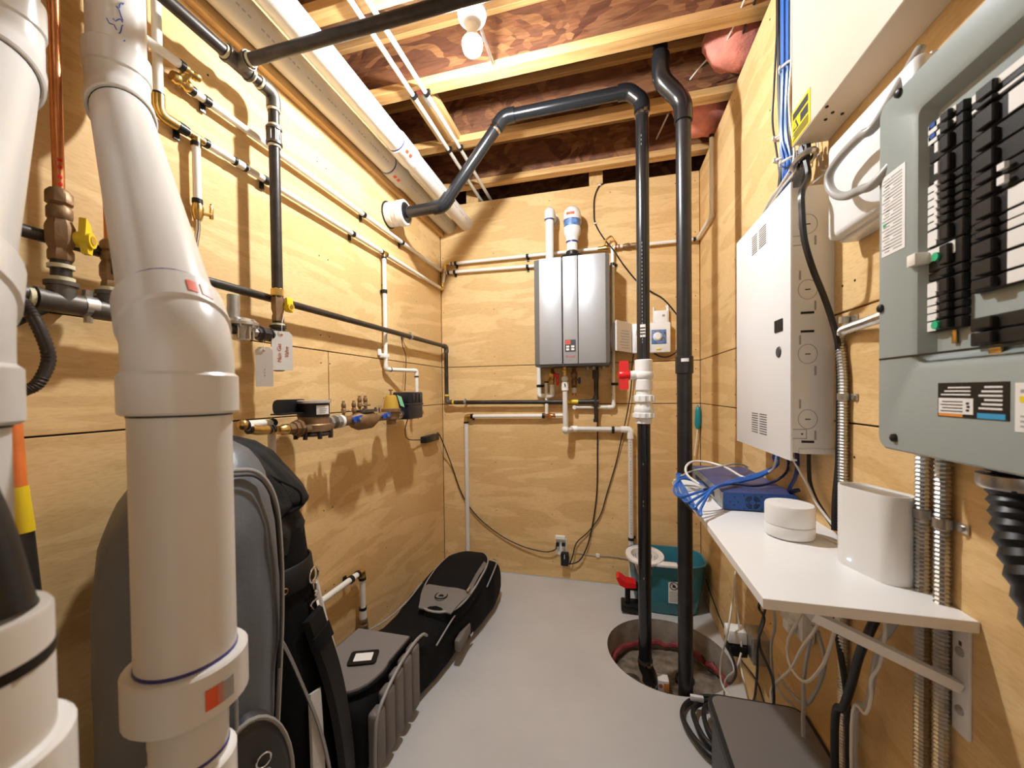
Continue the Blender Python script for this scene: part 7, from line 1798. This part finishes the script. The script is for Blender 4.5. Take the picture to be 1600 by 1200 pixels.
for k in range(4):
    lab = ('leftmost black cable under the beige box going into the cabinet', 'second black cable under the beige box going into the cabinet', 'third black cable under the beige box going into the cabinet', 'rightmost black cable under the beige box going into the cabinet')[k]
    y_ = 1.2916-0.020*k
    down(lab, [(W-0.045, y_-0.010, 1.975), (W-0.045, y_-0.006, 1.945), (W-0.045, y_+0.002, 1.91), (W-0.045, y_+0.028, 1.87), (W-0.045, y_+0.032, 1.84)], 0.0075, 'cable_black')
down('thick black cable looping from the bundle down the side of the cabinet to the shelf', [(W-0.05, 1.245, 1.965), (1.7121, 1.2134, 1.8918), (1.7021, 1.19, 1.8507), (1.6521, 1.101, 1.7809), (1.6471, 1.089, 1.7301), (1.6521, 1.0883, 1.6607), (1.6721, 1.0949, 1.5922), (1.7121, 1.1335, 1.5341), (1.7321, 1.1388, 1.4739), (1.7421, 1.1344, 1.4176), (1.7501, 1.1452, 1.363), (1.7501, 1.1448, 1.2517), (1.7501, 1.1472, 1.1235), (1.7421, 1.1443, 1.0275), (1.7421, 1.1468, 0.9493)], 0.0075, 'cable_black')
m = MB()
for (c_, w_, nm, lab) in (((1.7321, 1.4318, 2.1037), 0.022, 0, 'upper white zip tie on the left black cables'), ((1.7321, 1.4271, 2.0305), 0.022, 0, 'lower white zip tie on the left black cables'), ((1.7221, 1.3563, 2.2667), 0.032, 0, 'white zip tie high on the blue cables'), ((1.7171, 1.3393, 1.9773), 0.034, 0, 'white zip tie low on the blue cables')):
    c_ = V(c_); P = [c_+V((0.018*cos(2*pi*k/18), w_*sin(2*pi*k/18), 0.004*sin(2*pi*k/18))) for k in range(18)]
    t_ = MB().tube(P, 0.0035, 6, closed=True); t_.box(c_+V((-0.024, -0.008, -0.004)), c_+V((-0.014, 0.004, 0.005)))
    tag(t_.build('zip_tie', 'tie_white'), lab, 'cable tie')
c_ = V((1.7171, 1.2462, 1.9299)); P = [c_+V((0.018*cos(2*pi*k/20), 0.048*sin(2*pi*k/20), 0)) for k in range(20)]
t_ = MB().tube(P, 0.008, 6, closed=True); tag(t_.build('cable_clamp', 'galv'), 'grey metal clamp round the black cables under the beige box', 'clamp')
down('thin grey wire hanging right of the black bundle under the beige box', [(1.7521, 1.2544, 1.9825), (1.7521, 1.2477, 1.9423), (1.7521, 1.2345, 1.8972), (1.7471, 1.2046, 1.8748), (1.7421, 1.2092, 1.8648), (1.7321, 1.2324, 1.8581)], 0.002, 'cable_grey')
# leads between the cabinet and the switch
for k, lab in enumerate(('upper blue network cable from the cabinet to the switch front', 'second blue network cable from the cabinet to the switch front', 'third blue network cable from the cabinet to the switch front', 'lowest blue network cable from the cabinet to the switch front')):
    e = 0.006*k
    down(lab, [(W-0.05, 1.36+0.01*k, 1.13), (W-0.055, 1.385+0.012*k, 1.09), V((1.7283, 1.4516, 1.055))+V((0, e, -e*0.3)), V((1.6829, 1.4488, 1.02))+V((-e*0.5, e, 0)), V((1.6198, 1.4264, 1.003))+V((-e, e, 0.0)), V((1.5244, 1.3479, 1.0))+V((-e, -e*2, 0.0)), V((1.4508, 1.3037, 0.985))+V((0, -0.03*k, -e)), V((1.4137, 1.3337, 0.965))+V((0.01*k, -0.045*k, -0.004*k)), V((1.412, 1.4338, 0.965))+V((0.012*k, 0.0, 0.0)), V((1.4538, 1.5353, 0.98))+V((0.0, 0.03*k, 0)), (1.531, 1.60-0.024*k, 0.956)], 0.0042, 'cable_blue')
down('white network cable looping over the far end of the blue switch', [(W-0.06, 1.37, 1.13), (1.7055, 1.4092, 1.06), (1.704, 1.4559, 1.03), (1.6734, 1.4768, 1.005), (1.6313, 1.465, 1.01), (1.6099, 1.5665, 1.02), (1.5581, 1.6184, 1.03), (1.5099, 1.6229, 1.03), (1.4743, 1.5642, 1.02), (1.4687, 1.5103, 1.0), (1.4873, 1.4181, 0.99), (1.531, 1.50, 0.956)], 0.0042, 'cable_white')
down('grey and black lead arching over the middle of the blue switch', [(1.7214, 1.706, 1.0), (1.6852, 1.6448, 1.02), (1.6385, 1.5941, 1.03), (1.5798, 1.5727, 1.02), (1.5097, 1.5999, 1.0), (1.455, 1.5684, 0.98), (1.4236, 1.5238, 0.96), (1.50, 1.56, 0.95), (1.53, 1.48, 0.956)], 0.0035, 'cable_grey')
down('dark blue cable dipping in a bow from the cabinet onto the switch', [(W-0.06, 1.33, 1.125), (1.7619, 1.4539, 1.06), (1.7371, 1.4223, 1.03), (1.6989, 1.4158, 1.005), (1.6438, 1.386, 0.999), (1.5742, 1.3976, 0.999), (1.4801, 1.3136, 0.996)], 0.0042, 'cable_navy')
down('navy cable pair dropping from the cabinet behind the switch', [(W-0.04, 1.30, 1.13), (1.7221, 1.2949, 1.0876), (1.7221, 1.3067, 1.048), (1.7221, 1.348, 0.9964), (W-0.012, 1.35, 1.0)], 0.006, 'cable_navy')
down('black cable dropping from the cabinet corner down to the back of the shelf', [(1.7421, 1.2752, 1.1281), (1.7421, 1.2751, 1.0828), (1.7421, 1.2679, 1.0391), (1.7421, 1.2367, 1.0025), (1.7471, 1.1991, 0.9705), (1.7501, 1.1636, 0.9474)], 0.0055, 'cable_black')
down('beige cable slanting from the cabinet to the back of the shelf', [(1.7121, 1.3101, 1.1089), (1.7221, 1.2833, 1.0713), (1.7271, 1.2472, 1.0378), (1.7321, 1.2141, 0.9994), (1.7421, 1.1883, 0.9719), (1.7471, 1.1602, 0.9549)], 0.0035, 'cable_white')
down('thin black wire trailing off the front corner of the shelf', [(1.4451, 1.372, 0.942), (1.4271, 1.4148, 0.94), (1.45, 1.58, 0.925), (1.46, 1.50, 0.90), (1.50, 1.40, 0.87)], 0.003, 'cable_black')

# ---------------------------------------------------------------- insulation and loose wires at the ceiling edge
def batt(label, c, s, seed):
    m = MB(); n = 22; R = []
    for i in range(15):
        t = i/14; r_ = sin(pi*min(0.98, max(0.04, t)))**0.6; ring = []
        for k in range(n):
            a = 2*pi*k/n; d = 1+0.28*noise.noise(Vector((cos(a)*1.6+seed, sin(a)*1.6, t*3)))+0.12*noise.noise(Vector((cos(a)*5+seed, sin(a)*5, t*9)))
            ring.append((c[0]+cos(a)*s[0]*r_*d, c[1]+s[1]*(t-0.5)*2, c[2]+sin(a)*s[2]*r_*d))
        R.append(ring)
    return tag(loft(R).build('insulation_batt', 'pink'), label, 'insulation')
batt('pink insulation bulging over the right wall in the nearer joist bay', (W-0.01, 1.90, 2.84), (0.145, 0.15, 0.135), 2.0)
batt('pink insulation bulging over the right wall in the farther joist bay', (W-0.02, 2.37, 2.86), (0.17, 0.175, 0.15), 9.0)
batt('pink insulation at the near top of the right wall above the cables', (W+0.02, 1.46, 2.90), (0.12, 0.16, 0.15), 5.0)
cable('cable', 'white wire running along the joist bay towards the pink insulation', [(1.5829, 2.0344, 2.78), (1.6153, 1.9645, 2.78), (1.6446, 1.9202, 2.78), (1.6851, 1.8332, 2.76), (W-0.05, 1.30, 2.75)], 0.0035, 'cable_white')
cable('cable', 'black wire running along the joist bay towards the pink insulation', [(1.612, 1.9871, 2.79), (1.6571, 1.9513, 2.78), (1.7022, 1.8974, 2.77), (1.7371, 1.8476, 2.76), (W-0.03, 1.42, 2.75)], 0.005, 'cable_black')
cable('cable', 'short pale wire hanging between the joists behind the black pipes', [(1.5132, 2.2236, 2.76), (1.505, 2.3535, 2.79), (1.4989, 2.527, 2.84), (1.4974, 2.641, 2.88)], 0.005, 'cable_grey')
